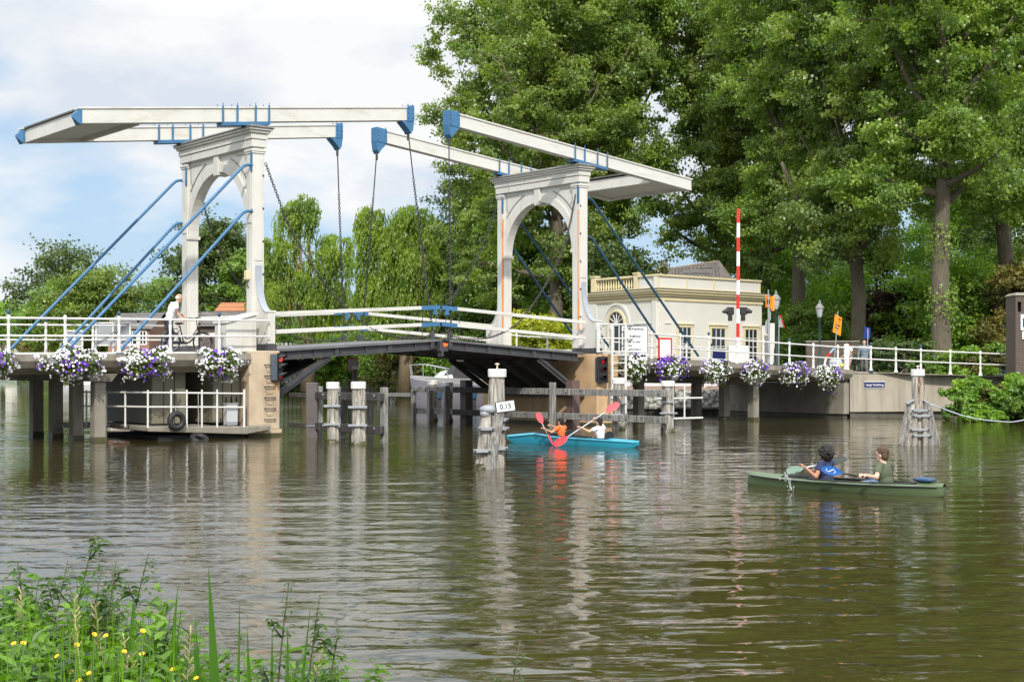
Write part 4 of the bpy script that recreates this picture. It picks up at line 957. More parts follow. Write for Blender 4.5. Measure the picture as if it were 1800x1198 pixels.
def brpile(a, t_, w, ztop, lab, mat=WOOD, cap=True, sq=False, straps=()):
    q = BR @ Vector((a, t_, 0)); T = thing('mooring_pile', lab, 'mooring pile', (q.x, q.y, 0), ID, 'mooring piles')
    b = MB()
    if sq: b.box((q.x, q.y, (ztop-.6)/2), (w, w, ztop+.6), Matrix.Rotation(TH, 3, 'Z'))
    else: timber(b, (q.x, q.y, -.7), (q.x, q.y, ztop), w, 8, int(abs(t_)*10)+3, .95)
    b.build('pile_shaft', mat, T)
    b = MB(); timber(b, (q.x, q.y, -.3), (q.x, q.y, .13), w*(1.5 if sq else 1.05), 8, 3, 1)
    if not sq: b.build('algae_band', ALGAE, T)
    if cap: b = MB(); b.lathe([(w*.49, ztop-.14), (w*.5, ztop+.01), (w*.4, ztop+.03)], (q.x, q.y, 0), 14); b.build('white_cap', pmat('white cap paint', (.72,.70,.66), .6, .1), T)
    for z in straps: strap(T, (q.x, q.y-w*.4), w*1.2, .14, .05, z)
brpile(11.65, -3.75, .46, 1.66, 'thick white capped pile standing in front of the white ladder', straps=(.85, .5))
brpile(11.65, -6.05, .46, 1.6, 'thick white capped pile at the right end of the timber guard', straps=(.95, .6))
brpile(11.62, 6.85, .42, 1.55, 'left wooden pile behind the far end of the timber guard')
brpile(11.62, 5.85, .40, 1.5, 'wooden pile second from the left behind the far end of the timber guard')
brpile(11.6, 4.65, .34, 1.6, 'square dark steel pile at the far part of the timber guard', pmat('brown steel', (.10,.085,.08), .55, .15), False, True)
brpile(11.62, -1.45, .34, 1.62, 'square rusty steel pile in front of the right pier', pmat('rusty steel', (.13,.08,.07), .6, .3), False, True)
# far bank mooring posts and jetties
T = thing('jetty_rail', 'low grey timber jetty rail running along the far bank behind the channel', 'jetty', (WX(690, 90), 90, 0))
b = MB(); b.bar((WX(640, 92), 92, .42), (WX(742, 80), 80, .62), .3, .22); b.build('rail_beam', WOODG, T)
for x, d in ((645, 91.5), (668, 88.6), (690, 86), (727, 82)):
    b = MB(); b.tube([(WX(x, d), d+.1, -.5), (WX(x, d), d+.1, .55)], .16, 8); b.build('jetty_post', WOODG, T)
for x, d, zt_, w_, lab in ((616, 52, 1.62, .16, 'thin grey post left of the tall white topped post'), (604, 52, 1.35, .2, 'short square post behind the strapped piles'), (651, 50, 1.4, .2, 'square grey post right of the strapped piles')):
    X_ = WX(x, d); b = MB(); b.bx(X_-w_/2, X_+w_/2, d-w_/2, d+w_/2, -.5, zt_); tag(b.build('timber_post', WOODG, None, frame=ID), lab, 'post', 'timber posts in the channel')
T = thing('tall_post', 'tall narrow white topped post carrying the back of a red edged sign', 'post', (WX(624, 51), 51, 0))
b = MB(); X_ = WX(624, 51); b.bx(X_-.1, X_+.1, 50.9, 51.1, -.5, 2.1); b.build('post_shaft', WOODG, T, bevel=.02)
b = MB(); b.bx(X_-.105, X_+.105, 50.895, 51.105, 2.0, 2.12); b.build('white_cap', LETTERW, T)
T = thing('board_sign', 'grey square sign back with red edge on the tall channel post', 'sign', (WX(620, 51.2), 51.2, 2.2))
b = MB(); X_ = WX(620, 51.3); b.bx(X_-.17, X_+.17, 51.3, 51.33, 1.95, 2.36); b.build('sign_back', pmat('light grey sign back', (.55,.56,.56), .5, .05), T)
b = MB(); b.bx(X_-.2, X_-.172, 51.29, 51.34, 1.9, 2.40); b.bx(X_+.172, X_+.19, 51.29, 51.34, 1.95, 2.40); b.bx(X_-.2, X_+.19, 51.29, 51.34, 2.365, 2.40); b.build('sign_rim', RED, T)

# white ladder and fence by the right pier
T = thing('white_ladder', 'white steel cage ladder going down to the water beside the right pier', 'ladder', (13.75, -1.35, 2), BR)
for a in (13.45, 14.1):
    b = MB(); b.bx(a-.035, a+.035, -1.5, -1.43, .1 if a > 14 else .95, 3.6); b.build('ladder_rail', RAILW, T, bevel=.01)
for i in range(7):
    b = MB(); b.tube([(13.45, -1.46, 2.5-i*.27), (14.1, -1.46, 2.5-i*.27)], .022, 6); b.build('rung', RAILW, T)
for z in (2.63, 3.1, 3.6):
    b = MB(); b.tube([(13.35, -.7, z), (13.45, -1.46, z), (14.1, -1.46, z), (14.7, -1.2, z)], .03, 6); b.build('guard_hoop', RAILW, T)
for a, t_ in ((13.2, -1.0), (13.62, -1.2), (14.3, -1.3)):
    b = MB(); b.bx(a-.05, a+.05, t_-.03, t_+.03, 2.6, 3.6); b.build('guard_post', RAILW, T)
T = thing('white_gate', 'low white steel gate of bars standing behind the timber guard', 'gate', (14.6, -1.3, .6), BR)
for a in (14.5, 14.95, 15.5):
    b = MB(); b.tube([(a-.6, -3.6, .3), (a-.6, -3.6, 1.45)], .03, 6); b.build('gate_bar', RAILW, T)
b = MB(); b.tube([(13.6, -3.6, 1.0), (15.8, -3.6, 1.0)], .03, 6); b.build('gate_rail', RAILW, T)
b = MB(); b.tube([(13.6, -3.6, .3), (15.8, -3.6, .3)], .035, 6); b.build('gate_rail', RAILW, T)

# ================================================================ SIGNS ON THE BRIDGE
Tn = Vector((0, -1, 0)); Ar = Vector((1, 0, 0))
T = thing('information_board', 'white information board with bridge operating phone number beside the white ladder', 'sign', (14.95, -1.2, 3.05), BR)
b = MB(); b.bx(14.15, 15.42, -1.2, -1.17, 2.62, 3.56); b.build('board', PAPER, T)
b = MB()
for q in ((14.14, 15.43, 3.56, 3.575), (14.14, 15.43, 2.605, 2.62)): b.bx(q[0], q[1], -1.21, -1.165, q[2], q[3])
b.bx(14.135, 14.15, -1.21, -1.165, 2.605, 3.575); b.bx(15.42, 15.435, -1.21, -1.165, 2.605, 3.575); b.build('board_rim', STEELD, T)
for i, (s_, bo) in enumerate((('Aanvraag Brugbediening', .0), ('Sluis', 0), ('Tel nr  06-20663151', .003), ('Meer info: zie onder', 0), ('of website:', 0), ('vaarweginformatie.nl', 0))):
    letter(T, 'board_text', s_, .105, (14.22, -1.205, 3.46-i*.135-(.06 if i > 2 else 0)), Ar, (0,0,1), INK, bo, 'LEFT')
T = thing('logo_board', 'small white board with red curved arrow mark and black letters below the information board', 'sign', (15.2, -1.2, 2.5), BR)
b = MB(); b.bx(14.55, 15.42, -1.2, -1.175, 2.32, 2.6); b.build('board', PAPER, T)
b = MB(); pr = [(14.95+.16*math.cos(R(a)), 2.46+.18*math.sin(R(a))) for a in range(110, 260, 15)]
for (x0_, z0_), (x1_, z1_) in zip(pr[:-1], pr[1:]): b.hex([(x0_,-1.203,z0_), (x0_+.09,-1.203,z0_), (x1_+.09,-1.203,z1_), (x1_,-1.203,z1_), (x0_,-1.201,z0_), (x0_+.09,-1.201,z0_), (x1_+.09,-1.201,z1_), (x1_,-1.201,z1_)])
b.build('red_mark', RED, T)
letter(T, 'logo_text', 'MNH', .13, (15.22, -1.204, 2.49), Ar, (0,0,1), INK, .006)
T = thing('fairway_sign', 'red framed white sign with pale blue crossed boat symbol on the right railing', 'sign', (16.3, -1.15, 2.8), BR)
b = MB(); b.bx(16.06, 16.62, -1.2, -1.17, 2.45, 3.1); b.build('board', PAPER, T)
b = MB(); b.bx(16.0, 16.06, -1.21, -1.165, 2.4, 3.16); b.bx(16.62, 16.68, -1.21, -1.165, 2.4, 3.16); b.bx(16.06, 16.62, -1.21, -1.165, 3.1, 3.16); b.bx(16.06, 16.62, -1.21, -1.165, 2.4, 2.45); b.build('red_frame', RED, T)
b = MB(); cc = pmat('faded blue ink', (.45,.62,.68), .6)
for k in range(8):
    a0_, a1_ = R(200+k*20), R(220+k*20)
    b.hex([(16.36+r_*math.cos(a), y_, 2.82+r_*math.sin(a)) for y_ in (-1.203, -1.201) for r_, a in ((.13, a0_), (.17, a0_), (.17, a1_), (.13, a1_))])
b.bx(16.34, 16.37, -1.203, -1.201, 2.72, 2.98); b.build('symbol', cc, T)
# name plate
q = WX(1540, 60); T = thing('bridge_name_sign', 'navy enamel name plate Lange Vechtbrug on the quay wall', 'sign', (WX(1541, 60.1), 60.1, 1.47))
d_ = (c1-c0).normalized(); nn = Vector((d_.y, -d_.x, 0)); pc = c0+d_*((WX(1541, 60.2)-c0.x)/d_.x)+nn*.02; pc.z = 1.36
b = MB(); b.box(pc, (.90, .03, .24), Matrix.Rotation(math.atan2(d_.y, d_.x), 3, 'Z')); b.build('plate', ENAMEL, T)
b = MB(); b.box(pc+nn*.0+Vector((0,0,.125)), (.94, .036, .015), Matrix.Rotation(math.atan2(d_.y, d_.x), 3, 'Z')); b.box(pc-Vector((0,0,.125)), (.94, .036, .015), Matrix.Rotation(math.atan2(d_.y, d_.x), 3, 'Z')); b.build('plate_rim', LETTERW, T)
letter(T, 'plate_text', 'Lange Vechtbrug', .135, pc+nn*.018, d_, (0,0,1), LETTERW, .001, sx=.86)

# ================================================================ STREET FURNITURE right
def pole(x, D, z0, z1, r_, mat, name, lab, cat, group=None):
    X_ = WX(x, D); b = MB(); b.tube([(X_, D, z0), (X_, D, z1)], r_, 8); return tag(b.build(name, mat, None, smooth=True, frame=ID), lab, cat, group)
D = 60.0; X_ = WX(1297, D)
T = thing('barrier_pole', 'raised red and white striped bridge barrier pole in front of the cream house', 'barrier', (X_, D, 2.0))
z = WZ(593, D); zt_ = WZ(367, D); n = 9
for i in range(n):
    b = MB(); za, zb_ = z+(zt_-z)*i/n, z+(zt_-z)*(i+1)/n; xo = lambda zz: X_+.02*(zz-z)/(zt_-z); b.hex([(xo(za)-.065,D-.05,za), (xo(za)+.065,D-.05,za), (xo(za)+.065,D+.05,za), (xo(za)-.065,D+.05,za), (xo(zb_)-.06,D-.05,zb_-.001), (xo(zb_)+.06,D-.05,zb_-.001), (xo(zb_)+.06,D+.05,zb_-.001), (xo(zb_)-.06,D+.05,zb_-.001)])
    b.build('red_band' if i % 2 == 0 else 'white_band', RED if i % 2 == 0 else LETTERW, T)
b = MB(); b.bx(X_-.09, X_+.09, D-.08, D+.08, z-.35, z); b.build('pole_socket', RAILW, T, bevel=.01)
b = MB(); b.bx(X_-.42, X_+.42, D-.25, D+.25, 1.9, z-.35); b.build('drive_cabinet', RAILW, T, bevel=.02)
for sx, lab in ((-1, 'black road signal left of the barrier pole'), (1, 'black road signal right of the barrier pole')):
    xs = X_+sx*.27; T = thing('road_signal', lab, 'traffic light', (xs, D+.2, 4), ID, 'road signals at the barrier')
    zc_ = WZ(553, D); b = MB(); b.bx(xs-.15, xs+.13, D+.1, D+.3, zc_-.0, zc_+.32); b.bx(xs-.1, xs+.06, D+.1, D+.3, zc_-.25, zc_-.001); b.build('housing', BLACK, T, bevel=.02)
    b = MB(); b.tube([(xs+sx*.12, D+.2, zc_+.17), (xs+sx*.34, D+.12, zc_+.12)], [.13, .05], 8); b.build('hood', BLACK, T)
    b = MB(); b.bx(min(xs-sx*.15, X_), max(xs-sx*.15, X_), D+.12, D+.2, zc_-.1, zc_-.04); b.build('bracket', RAILW, T)
# M arrow sign on pole
D = 58; X_ = WX(1350.5, D)
T = thing('detour_sign', 'orange detour sign with black M and arrow on a white pole', 'sign', (X_, D, 1.9))
b = MB(); b.tube([(X_, D, 1.9), (X_, D, WZ(509, D))], .025, 8); b.tube([(X_+.05, D+.12, 1.9), (X_+.05, D+.12, WZ(541, D))], .035, 8); b.build('pole', ZINC, T, smooth=True)
za, zb_ = WZ(541, D), WZ(519, D); w_ = .30
b = MB(); b.hex([(X_-.12,D-.05,za+.02), (X_+.2,D+.15,za-.02), (X_+.2,D+.17,za-.02), (X_-.12,D-.03,za+.02), (X_-.12,D-.05,zb_), (X_+.2,D+.15,zb_-.05), (X_+.2,D+.17,zb_-.05), (X_-.12,D-.03,zb_)]); b.build('sign_plate', ORANGE, T)
rd = Vector((.32, .2, 0)).normalized(); nd = rd.cross(Vector((0,0,1))); cS = Vector((X_+.03, D+.035, (za+zb_)/2))+nd*.02
letter(T, 'letter', 'M', .24, cS-rd*.03, rd, (0,0,1), INK, .01, sx=.9)
b = MB(); fr = [(-.15, -.2), (.08, -.2), (.15, 0), (.08, .2), (-.15, .2)]
for (u0, v0), (u1, v1) in zip(fr, fr[1:]+fr[:1]): b.bar(cS+rd*u0+Vector((0,0,v0)), cS+rd*u1+Vector((0,0,v1)), .012, .010)
b.build('arrow_outline', INK, T)
b = MB(); b.bx(X_+.17, X_+.30, D+.3, D+.32, za-.1, zb_-.02); b.build('second_plate', ORANGE, T)
b = MB(); b.ell((X_-.01, D+.1, WZ(574, D)), (.11, .02, .30), None, 16, 8); b.build('round_plate', GREYP, T, smooth='all')
b = MB(); b.bx(X_+.06, X_+.16, D+.3, D+.33, WZ(562, D), WZ(541, D)); b.build('grey_plate', GREYP, T)
def lantern(x, D, zb_, ztop, lab, glass=True, r_=.05):
    X_ = WX(x, D); T = thing('street_lamp', lab, 'street lamp', (X_, D, zb_), ID, 'dark green street lamps')
    h = ztop-zb_; zl_ = ztop-.75
    b = MB(); b.lathe([(.14, 0), (.14, .3), (.09, .4), (.09, .9), (.06, 1.0), (.045, zl_-zb_-.1), (.07, zl_-zb_-.05), (.05, zl_-zb_)], (X_, D, zb_), 10); b.build('post', pmat('dark green iron', (.02,.045,.04), .45, .1), T, smooth=True)
    b = MB(); b.lathe([(.09, 0), (.18, .38), (.19, .40)], (X_, D, zl_), 6); b.build('glass', pmat('lamp glass', (.45,.47,.47), .15), T)
    b = MB(); b.lathe([(.21, .40), (.20, .44), (.1, .58), (.05, .62), (.06, .68), (.03, .72), (.01, .78)], (X_, D, zl_), 10); b.build('hood', pmat('aged lamp metal', (.22,.21,.2), .5, .2), T, smooth=True)
    return T
lantern(1364, 59.5, 1.9, WZ(511, 59.5), 'old style lantern right behind the orange M sign')
T = lantern(1441, 66, 1.7, WZ(528, 66), 'tall dark green lamp post left of the orange text sign')
D = 59; X_ = WX(1369, D); T = thing('warning_sign', 'back of a triangular red rimmed warning sign seen edge on', 'sign', (X_, D, 1.9))
b = MB(); b.tube([(X_, D, 1.9), (X_, D, WZ(554, D))], .022, 8); b.build('pole', ZINC, T)
b = MB(); b.prism([(-.03, 0), (.22, 0), (.07, .48)], (X_, D-.03, WZ(575, D)), (1,.3,0), (0,0,1), (0,.02,0)); b.build('sign_plate', GREYP, T)
b = MB(); b.bar((X_+.22, D+.03, WZ(576, D)), (X_+.06, D-.02, WZ(575, D)+.5), .03, .04); b.build('red_rim', RED, T)
D = 62; X_ = WX(1469, D); T = thing('text_sign', 'orange roadworks sign with lines of black text on a leaning pole', 'sign', (X_, D, 1.8))
b = MB(); b.tube([(WX(1465, D), D, 1.8), (WX(1473, D), D, WZ(547, D))], .022, 8); b.build('pole', ZINC, T)
P4 = [Vector((WX(x, D), D-.06+dy, WZ(y, D))) for x, y, dy in ((1463.5, 583.5, 0), (1479, 590, .2), (1481.5, 558.5, .2), (1468, 552, 0))]
b = MB(); b.hex(P4+[q+Vector((-.01,.025,0)) for q in P4]); b.build('sign_plate', ORANGE, T)
rd = (P4[1]-P4[0]).normalized(); ud = (P4[3]-P4[0]).normalized(); ud = (ud-rd*ud.dot(rd)).normalized(); cS = sum(P4, Vector())/4+rd.cross(ud)*.02
for i, s_ in enumerate(('Fietsers', 'en', 'bromfietsers', 'afstappen')): letter(T, 'sign_text', s_, .085, cS+ud*(.26-i*.13), rd, ud, INK, .002, sx=.62)
D = 66; X_ = WX(1525, D); T = thing('dead_end_sign', 'blue dead end road sign with white bar above the man', 'sign', (X_, D, 1.8))
b = MB(); b.tube([(X_, D, 1.8), (X_, D, WZ(577, D))], .025, 8); b.build('pole', ZINC, T)
P4 = [Vector((WX(x, D), D-.06+dy, WZ(y, D))) for x, y, dy in ((1519, 594, 0), (1531, 596, .25), (1532, 576, .25), (1520, 574, 0))]
b = MB(); b.hex(P4+[q+Vector((-.01,.02,0)) for q in P4]); b.build('sign_plate', SIGNBLUE, T)
rd = (P4[1]-P4[0]).normalized(); nd = rd.cross(Vector((0,0,1))); cS = sum(P4, Vector())/4+nd*.02
b = MB(); b.bar(cS-Vector((0,0,.2)), cS+Vector((0,0,.1)), .05, .01, tuple(nd)); b.build('white_bar', LETTERW, T)
b = MB(); b.bar(cS-rd*.06+Vector((0,0,.15)), cS+rd*.06+Vector((0,0,.15)), .01, .07, (0,0,1)); b.build('red_bar', RED, T)
D = 61.5; T = thing('road_barrier', 'leaning red and white barrier arm behind the last flower box', 'barrier', (WX(1455, D), D, 1.7))
pts = [(1449, 642), (1452, 628), (1459, 620), (1466, 612)]
for i in range(3):
    b = MB(); p0, p1 = pts[i], pts[i+1]; b.bar((WX(p0[0], D), D, WZ(p0[1], D)), (WX(p1[0], D), D, WZ(p1[1], D)), .07, .07); b.build('barrier_arm', [LETTERW, RED, pmat('pale blue paint', (.3,.42,.6), .5)][i], T)
# brick pillar at the right edge with parking sign
D = 60.5; X_ = WX(1797, D); T = thing('brick_pillar', 'tall dark brick pillar with narrow arched slot at the right edge', 'pillar', (X_+.4, D+.3, .8))
b = MB(); zt_ = WZ(519, D)
for z0, z1 in ((.6, WZ(548, D)), (WZ(530, D), zt_)): b.bx(X_-.28, X_+1.2, D, D+1.2, z0, z1)
b.bx(X_-.28, X_-.19, D, D+1.2, WZ(548, D)+.001, WZ(530, D)-.001); b.bx(X_-.04, X_+1.2, D, D+1.2, WZ(548, D)+.001, WZ(530, D)-.001); b.build('pillar_shaft', BRICKD, T)
b = MB(); b.bx(X_-.189, X_-.041, D+.3, D+.32, WZ(549, D), WZ(529, D)); b.build('slot_back', DARK, T)
b = MB(); b.hex([(X_-.34,D-.06,zt_), (X_+1.26,D-.06,zt_), (X_+1.26,D+1.26,zt_), (X_-.34,D+1.26,zt_), (X_-.2,D+.1,zt_+.12), (X_+1.1,D+.1,zt_+.12), (X_+1.1,D+1.1,zt_+.12), (X_-.2,D+1.1,zt_+.12)]); b.build('cap', CONC, T)
T = thing('parking_sign', 'white sign with blue P panel fixed to the dark brick pillar', 'sign', (X_+.1, D-.05, 3.8))
b = MB(); b.bx(X_-.08, X_+.62, D-.05, D-.02, WZ(580, D), WZ(552.5, D)); b.build('board', PAPER, T)
b = MB(); b.bx(X_-.0, X_+.5, D-.055, D-.051, WZ(575, D), WZ(559, D)); b.build('blue_panel', SIGNBLUE, T)
letter(T, 'letter', 'P', .34, (X_+.2, D-.06, (WZ(575, D)+WZ(559, D))/2), (1,0,0), (0,0,1), LETTERW, .006)
b = MB(); b.bx(X_-.02, X_+.5, D-.05, D-.02, WZ(596, D), WZ(582, D)); b.build('lower_board', pmat('pale green board', (.6,.72,.62), .5), T)
# parapet strip behind the revetment: white guard board with grey band
T = thing('guard_board', 'long white board fence with a grey band behind the stone revetment', 'fence', (7.5, 69.5, 1.2))
for z0, z1, mt_ in ((1.22, 1.38, LETTERW), (1.384, 1.54, GREYP), (1.544, 1.78, LETTERW)):
    b = MB(); b.bx(2.5, 13.6, 69.5, 69.55, z0, z1); b.build('board_strip', mt_, T)
for x in (1115, 1170, 1234, 1268):
    b = MB(); X_ = WX(x, 69); b.bx(X_-.1, X_+.1, 69.0, 69.2, 1.05, 1.85); b.build('board_post', WOODD, T)
# garden wall right of the house
T = thing('garden_wall', 'dark brick garden wall behind the pedestrians', 'wall', (WX(1500, 72), 72, 1.5))
b = MB(); b.bx(WX(1418, 72), WX(1510, 72), 72, 72.3, 1.0, WZ(601, 72)); b.build('wall_face', BRICKD, T)
b = MB(); b.bx(WX(1417, 72), WX(1511, 72), 71.95, 72.35, WZ(601, 72)+.002, WZ(601, 72)+.07); b.build('coping', CONC, T)
# ================================================================ BRIDGE KEEPER'S HOUSE
C = Vector((WX(1157, 70), 70, 0)); Rr = Vector((WX(1339, 75.2), 75.2, 0)); Lf = Vector((WX(1035, 74.4), 74.4, 0))
T = thing('keepers_house', 'cream and white single storey keepers house with balustrade and tiled hip roof', 'house', (C.x, C.y, 1.3))
uF = (Rr-C).normalized(); uL = (Lf-C).normalized(); zc_ = 5.55; zb_ = 1.0
back = [Rr+Vector((-2.5, 5, 0)), Lf+Vector((2, 5.5, 0))]
ring = [C, Rr, back[0], back[1], Lf]
def ringpoly(off, z0, z1, mat, name, par, bev=0):
    c = sum(ring, Vector())/5; pts = []
    n = len(ring)
    for i in range(n):
        a, b_, c2 = ring[i-1], ring[i], ring[(i+1) % n]
        n1 = Vector(((b_-a).y, -(b_-a).x, 0)).normalized(); n2 = Vector(((c2-b_).y, -(c2-b_).x, 0)).normalized()
        if n1.dot(b_-c) < 0: n1 = -n1
        if n2.dot(b_-c) < 0: n2 = -n2
        m_ = (n1+n2).normalized(); pts.append(b_+m_*off/max(.3, m_.dot(n1)))
    b = MB(); b.add([(p_.x, p_.y, z0) for p_ in pts]+[(p_.x, p_.y, z1) for p_ in pts], [tuple(range(n)), tuple(range(n, 2*n))]+[(i, (i+1) % n, n+(i+1) % n, n+i) for i in range(n)])
    return b.build(name, mat, par, bevel=bev)
wall = ringpoly(0, zb_, zc_, STUCCO, 'wall', T)
for off, z0, z1 in ((.06, 5.35, 5.50), (.14, 5.552, 5.68), (.26, 5.682, 5.80), (.34, 5.802, 5.87)): ringpoly(off, z0, z1, CREAM, 'cornice', T)
ringpoly(.36, 5.872, 5.92, LEAD, 'cornice_lead', T)
nF = Vector((uF.y, -uF.x, 0)); nL = Vector((-uL.y, uL.x, 0))
if nF.y > 0: nF = -nF
if nL.y > 0: nL = -nL
def onF(s_, z, o_=0): p_ = C+uF*s_+nF*o_; return Vector((p_.x, p_.y, z))
def onL(s_, z, o_=0): p_ = C+uL*s_+nL*o_; return Vector((p_.x, p_.y, z))
def slab(b, fn, s0, s1, z0, z1, o0, o1): b.hex([fn(s0,z0,o0), fn(s1,z0,o0), fn(s1,z0,o1), fn(s0,z0,o1), fn(s0,z1,o0), fn(s1,z1,o0), fn(s1,z1,o1), fn(s0,z1,o1)])
LF = (Rr-C).length; LL = (Lf-C).length
def fS(x):  # length along the front face seen at bearing x
    r_ = (x-900)/F_PX; return (C.x-r_*C.y)/(r_*uF.y-uF.x)
def lS(x):
    r_ = (x-900)/F_PX; return (C.x-r_*C.y)/(r_*uL.y-uL.x)
# parapet
pt = 6.62
b = MB(); slab(b, onF, 0, LF-.05, 5.922, pt-.09, -.30, -.08); slab(b, onL, .22, lS(1121), 5.922, pt-.09, -.30, -.08); b.build('parapet', STUCCO, T)
b = MB(); slab(b, onF, -.02, LF, pt-.088, pt, -.36, .0); slab(b, onL, .12, lS(1121), pt-.088, pt, -.36, .0)
slab(b, onF, 0.02, LF, 5.924, 6.0, -.31, -.05); slab(b, onL, .24, lS(1121), 5.924, 6.0, -.31, -.05)
for s_ in (0.02, LF*.265, LF*.52, LF*.77, LF-.14): slab(b, onF, s_, s_+.12, 6.002, pt-.09, -.2, -.055)
slab(b, onL, .26, .36, 6.002, pt-.09, -.2, -.055); b.build('parapet_trim', CREAM, T)
for x in (1116, 1041):
    b = MB(); s_ = lS(x); slab(b, onL, s_-.16, s_+.16, 5.924, pt+.08, -.36, -.04); slab(b, onL, s_-.2, s_+.2, pt+.082, pt+.15, -.4, 0); b.build('pedestal', CREAM, T)
b = MB(); s0, s1 = lS(1112), lS(1045); slab(b, onL, s0, s1, pt-.08, pt+.02, -.3, -.1); slab(b, onL, s0, s1, 5.924, 6.0, -.3, -.1); bl = b.build('balustrade_rail', CREAM, T)
n = 15
for i in range(n):
    q = onL(s0+(s1-s0)*(i+.5)/n, 6.0, -.2); b = MB(); b.lathe([(.05, 0), (.035, .05), (.06, .18), (.03, .38), (.05, .5), (.05, .54)], q, 7); b.build('baluster', CREAM, bl, smooth='all')
# pilasters at the corner and string line
b = MB(); slab(b, onF, .06, .40, zb_, 5.34, .002, .07); slab(b, onL, .06, .40, zb_, 5.34, .002, .07); b.build('pilaster', STUCCO, T)
b = MB(); slab(b, onL, lS(1050), lS(1036), zb_, 5.34, .002, .06); b.build('pilaster', STUCCO, T)
b = MB(); zz = WZ(570, 71.5); slab(b, onL, .42, lS(1100), zz, zz+.06, .002, .04); slab(b, onF, .42, .9, zz, zz+.06, .002, .04); b.build('string_course', STUCCO, T)
# windows in the front face
for k, (xa, xb, ya, yb_, lab) in enumerate(((1192, 1214, 575, 648, 'tall window door'), (1250, 1274, 577, 640, None), (1309, 1330, 579, 640, None))):
    s0, s1 = fS(xa), fS(xb); d_ = 70+ (s0/LF)*5.2; z1 = WZ(ya, d_); z0 = max(1.6, WZ(yb_, d_))
    b = MB()
    for q in ((s0-.14, s1+.14, z1, z1+.14), (s0-.14, s0, z0, z1-.001), (s1, s1+.14, z0, z1-.001)): slab(b, onF, *q, .004, .07)
    slab(b, onF, s0-.2, s1+.2, z1+.141, z1+.2, .004, .12); fr = b.build('window', CREAM, T, bevel=.01)
    b = MB(); slab(b, onF, s0, s1, z0, z1, .004, .012); b.build('pane', GLASS, fr)
    b = MB()
    for i in range(4): s_ = s0+(s1-s0)*i/3; slab(b, onF, s_-.02, s_+.02, z0, z1, .014, .045)
    nz = 5 if k == 0 else 4
    for i in range(nz+1): z_ = z0+(z1-z0)*i/nz; slab(b, onF, s0, s1, z_-.02, z_+.02, .016, .04)
    b.build('glazing_bars', RAILW, fr)
    if k == 1: b = MB(); slab(b, onF, s0, s1, z0, z0+.75, .05, .06); b.build('blue_panel', ENAMEL, fr)
# arched opening in the angled face
sc, half = lS(1084.5), (lS(1071)-lS(1098))/2; zs = WZ(569, 72.3)
b = MB(); n = 16
def arc(fn, r0, r1, o0, o1, b):
    for i in range(n):
        a0, a1 = math.pi*i/n, math.pi*(i+1)/n
        P = [(sc+r_*math.cos(a), zs+r_*math.sin(a)) for r_, a in ((r0, a0), (r1, a0), (r1, a1), (r0, a1))]
        b.hex([fn(s_, z_, o0) for s_, z_ in P]+[fn(s_, z_, o1) for s_, z_ in P])
arc(onL, half*1.55, half*1.75, .004, .08, b); arc(onL, half*1.35, half*1.54, .004, .03, b); dr = b.build('arch_moulding', STUCCO, T)
b = MB(); arc(onL, half*1.0, half*1.16, .004, .1, b); slab(b, onL, sc-half*1.16, sc-half, 1.2, zs, .004, .1); slab(b, onL, sc+half, sc+half*1.16, 1.2, zs, .004, .1); b.build('arch_frame', CREAM, dr)
b = MB(); P = [onL(sc+half*math.cos(math.pi*i/n), zs+half*math.sin(math.pi*i/n), .01) for i in range(n+1)]
b.add(P, [tuple(range(n+1))]); slab(b, onL, sc-half, sc+half, 1.2, zs-.1, .004, .01); b.build('pane', GLASS, dr)
b = MB()
for a in (30, 60, 90, 120, 150): b.bar(onL(sc, zs, .03), onL(sc+half*math.cos(R(a)), zs+half*math.sin(R(a)), .03), .04, .04)
slab(b, onL, sc-half, sc+half, zs-.1, zs, .02, .06)
for s_ in (-1, -.36, .36, 1): slab(b, onL, sc+half*s_-.04, sc+half*s_+.04, 1.2, zs-.1, .02, .05)
for z_ in (2.0, 2.7): slab(b, onL, sc-half, sc+half, z_-.12, z_, .02, .05)
b.build('glazing_bars', RAILW, dr)
# tiled hip roof
A = [Vector((WX(1165, 74), 74, 6.0)), Vector((WX(1303, 76), 76.0, 6.0)), Vector((WX(1300, 81), 81, 6.0)), Vector((WX(1165, 81), 81, 6.0))]
r0, r1 = Vector((WX(1180, 77.5), 77.5, WZ(473, 77.5))), Vector((WX(1262, 78), 78, WZ(460, 78)))
b = MB(); b.add(A+[r0, r1], [(0,1,5,4), (1,2,5), (2,3,4,5), (3,0,4)])
# rows of curved tiles give the slope its ribs
b.build('roof', TILE, T)
b = MB()
for i in range(22):
    u = i/21; p0 = A[0].lerp(A[1], u); p1 = r0.lerp(r1, min(1, max(0, (u-.12)/.62))); 
    b.tube([p0+Vector((0,-.03,.02)), p1+Vector((0,-.03,.02))], .085, 6, False)
for i in range(12):
    u = i/11; p0 = A[1].lerp(A[2], u); b.tube([p0, r1+Vector((0,0,.01))], .08, 5, False)
b.build('roof_tiles', pmat('weathered clay tiles', (.15,.13,.115), .85, .45, 5, bump=.5), T)
b = MB(); b.tube([r0, r1], .09, 6); b.tube([r1, A[1]], .07, 6); b.build('ridge_tiles', pmat('ridge tile', (.30,.22,.12), .85, .3), T)
b = MB(); b.bx(WX(1352, 74), WX(1362, 74), 73.9, 74.3, 1.0, WZ(568, 74)); b.bx(WX(1339, 75), WX(1353, 75), 75.0, 75.2, 1.0, WZ(572, 75)); b.build('side_wall', STUCCO, T)

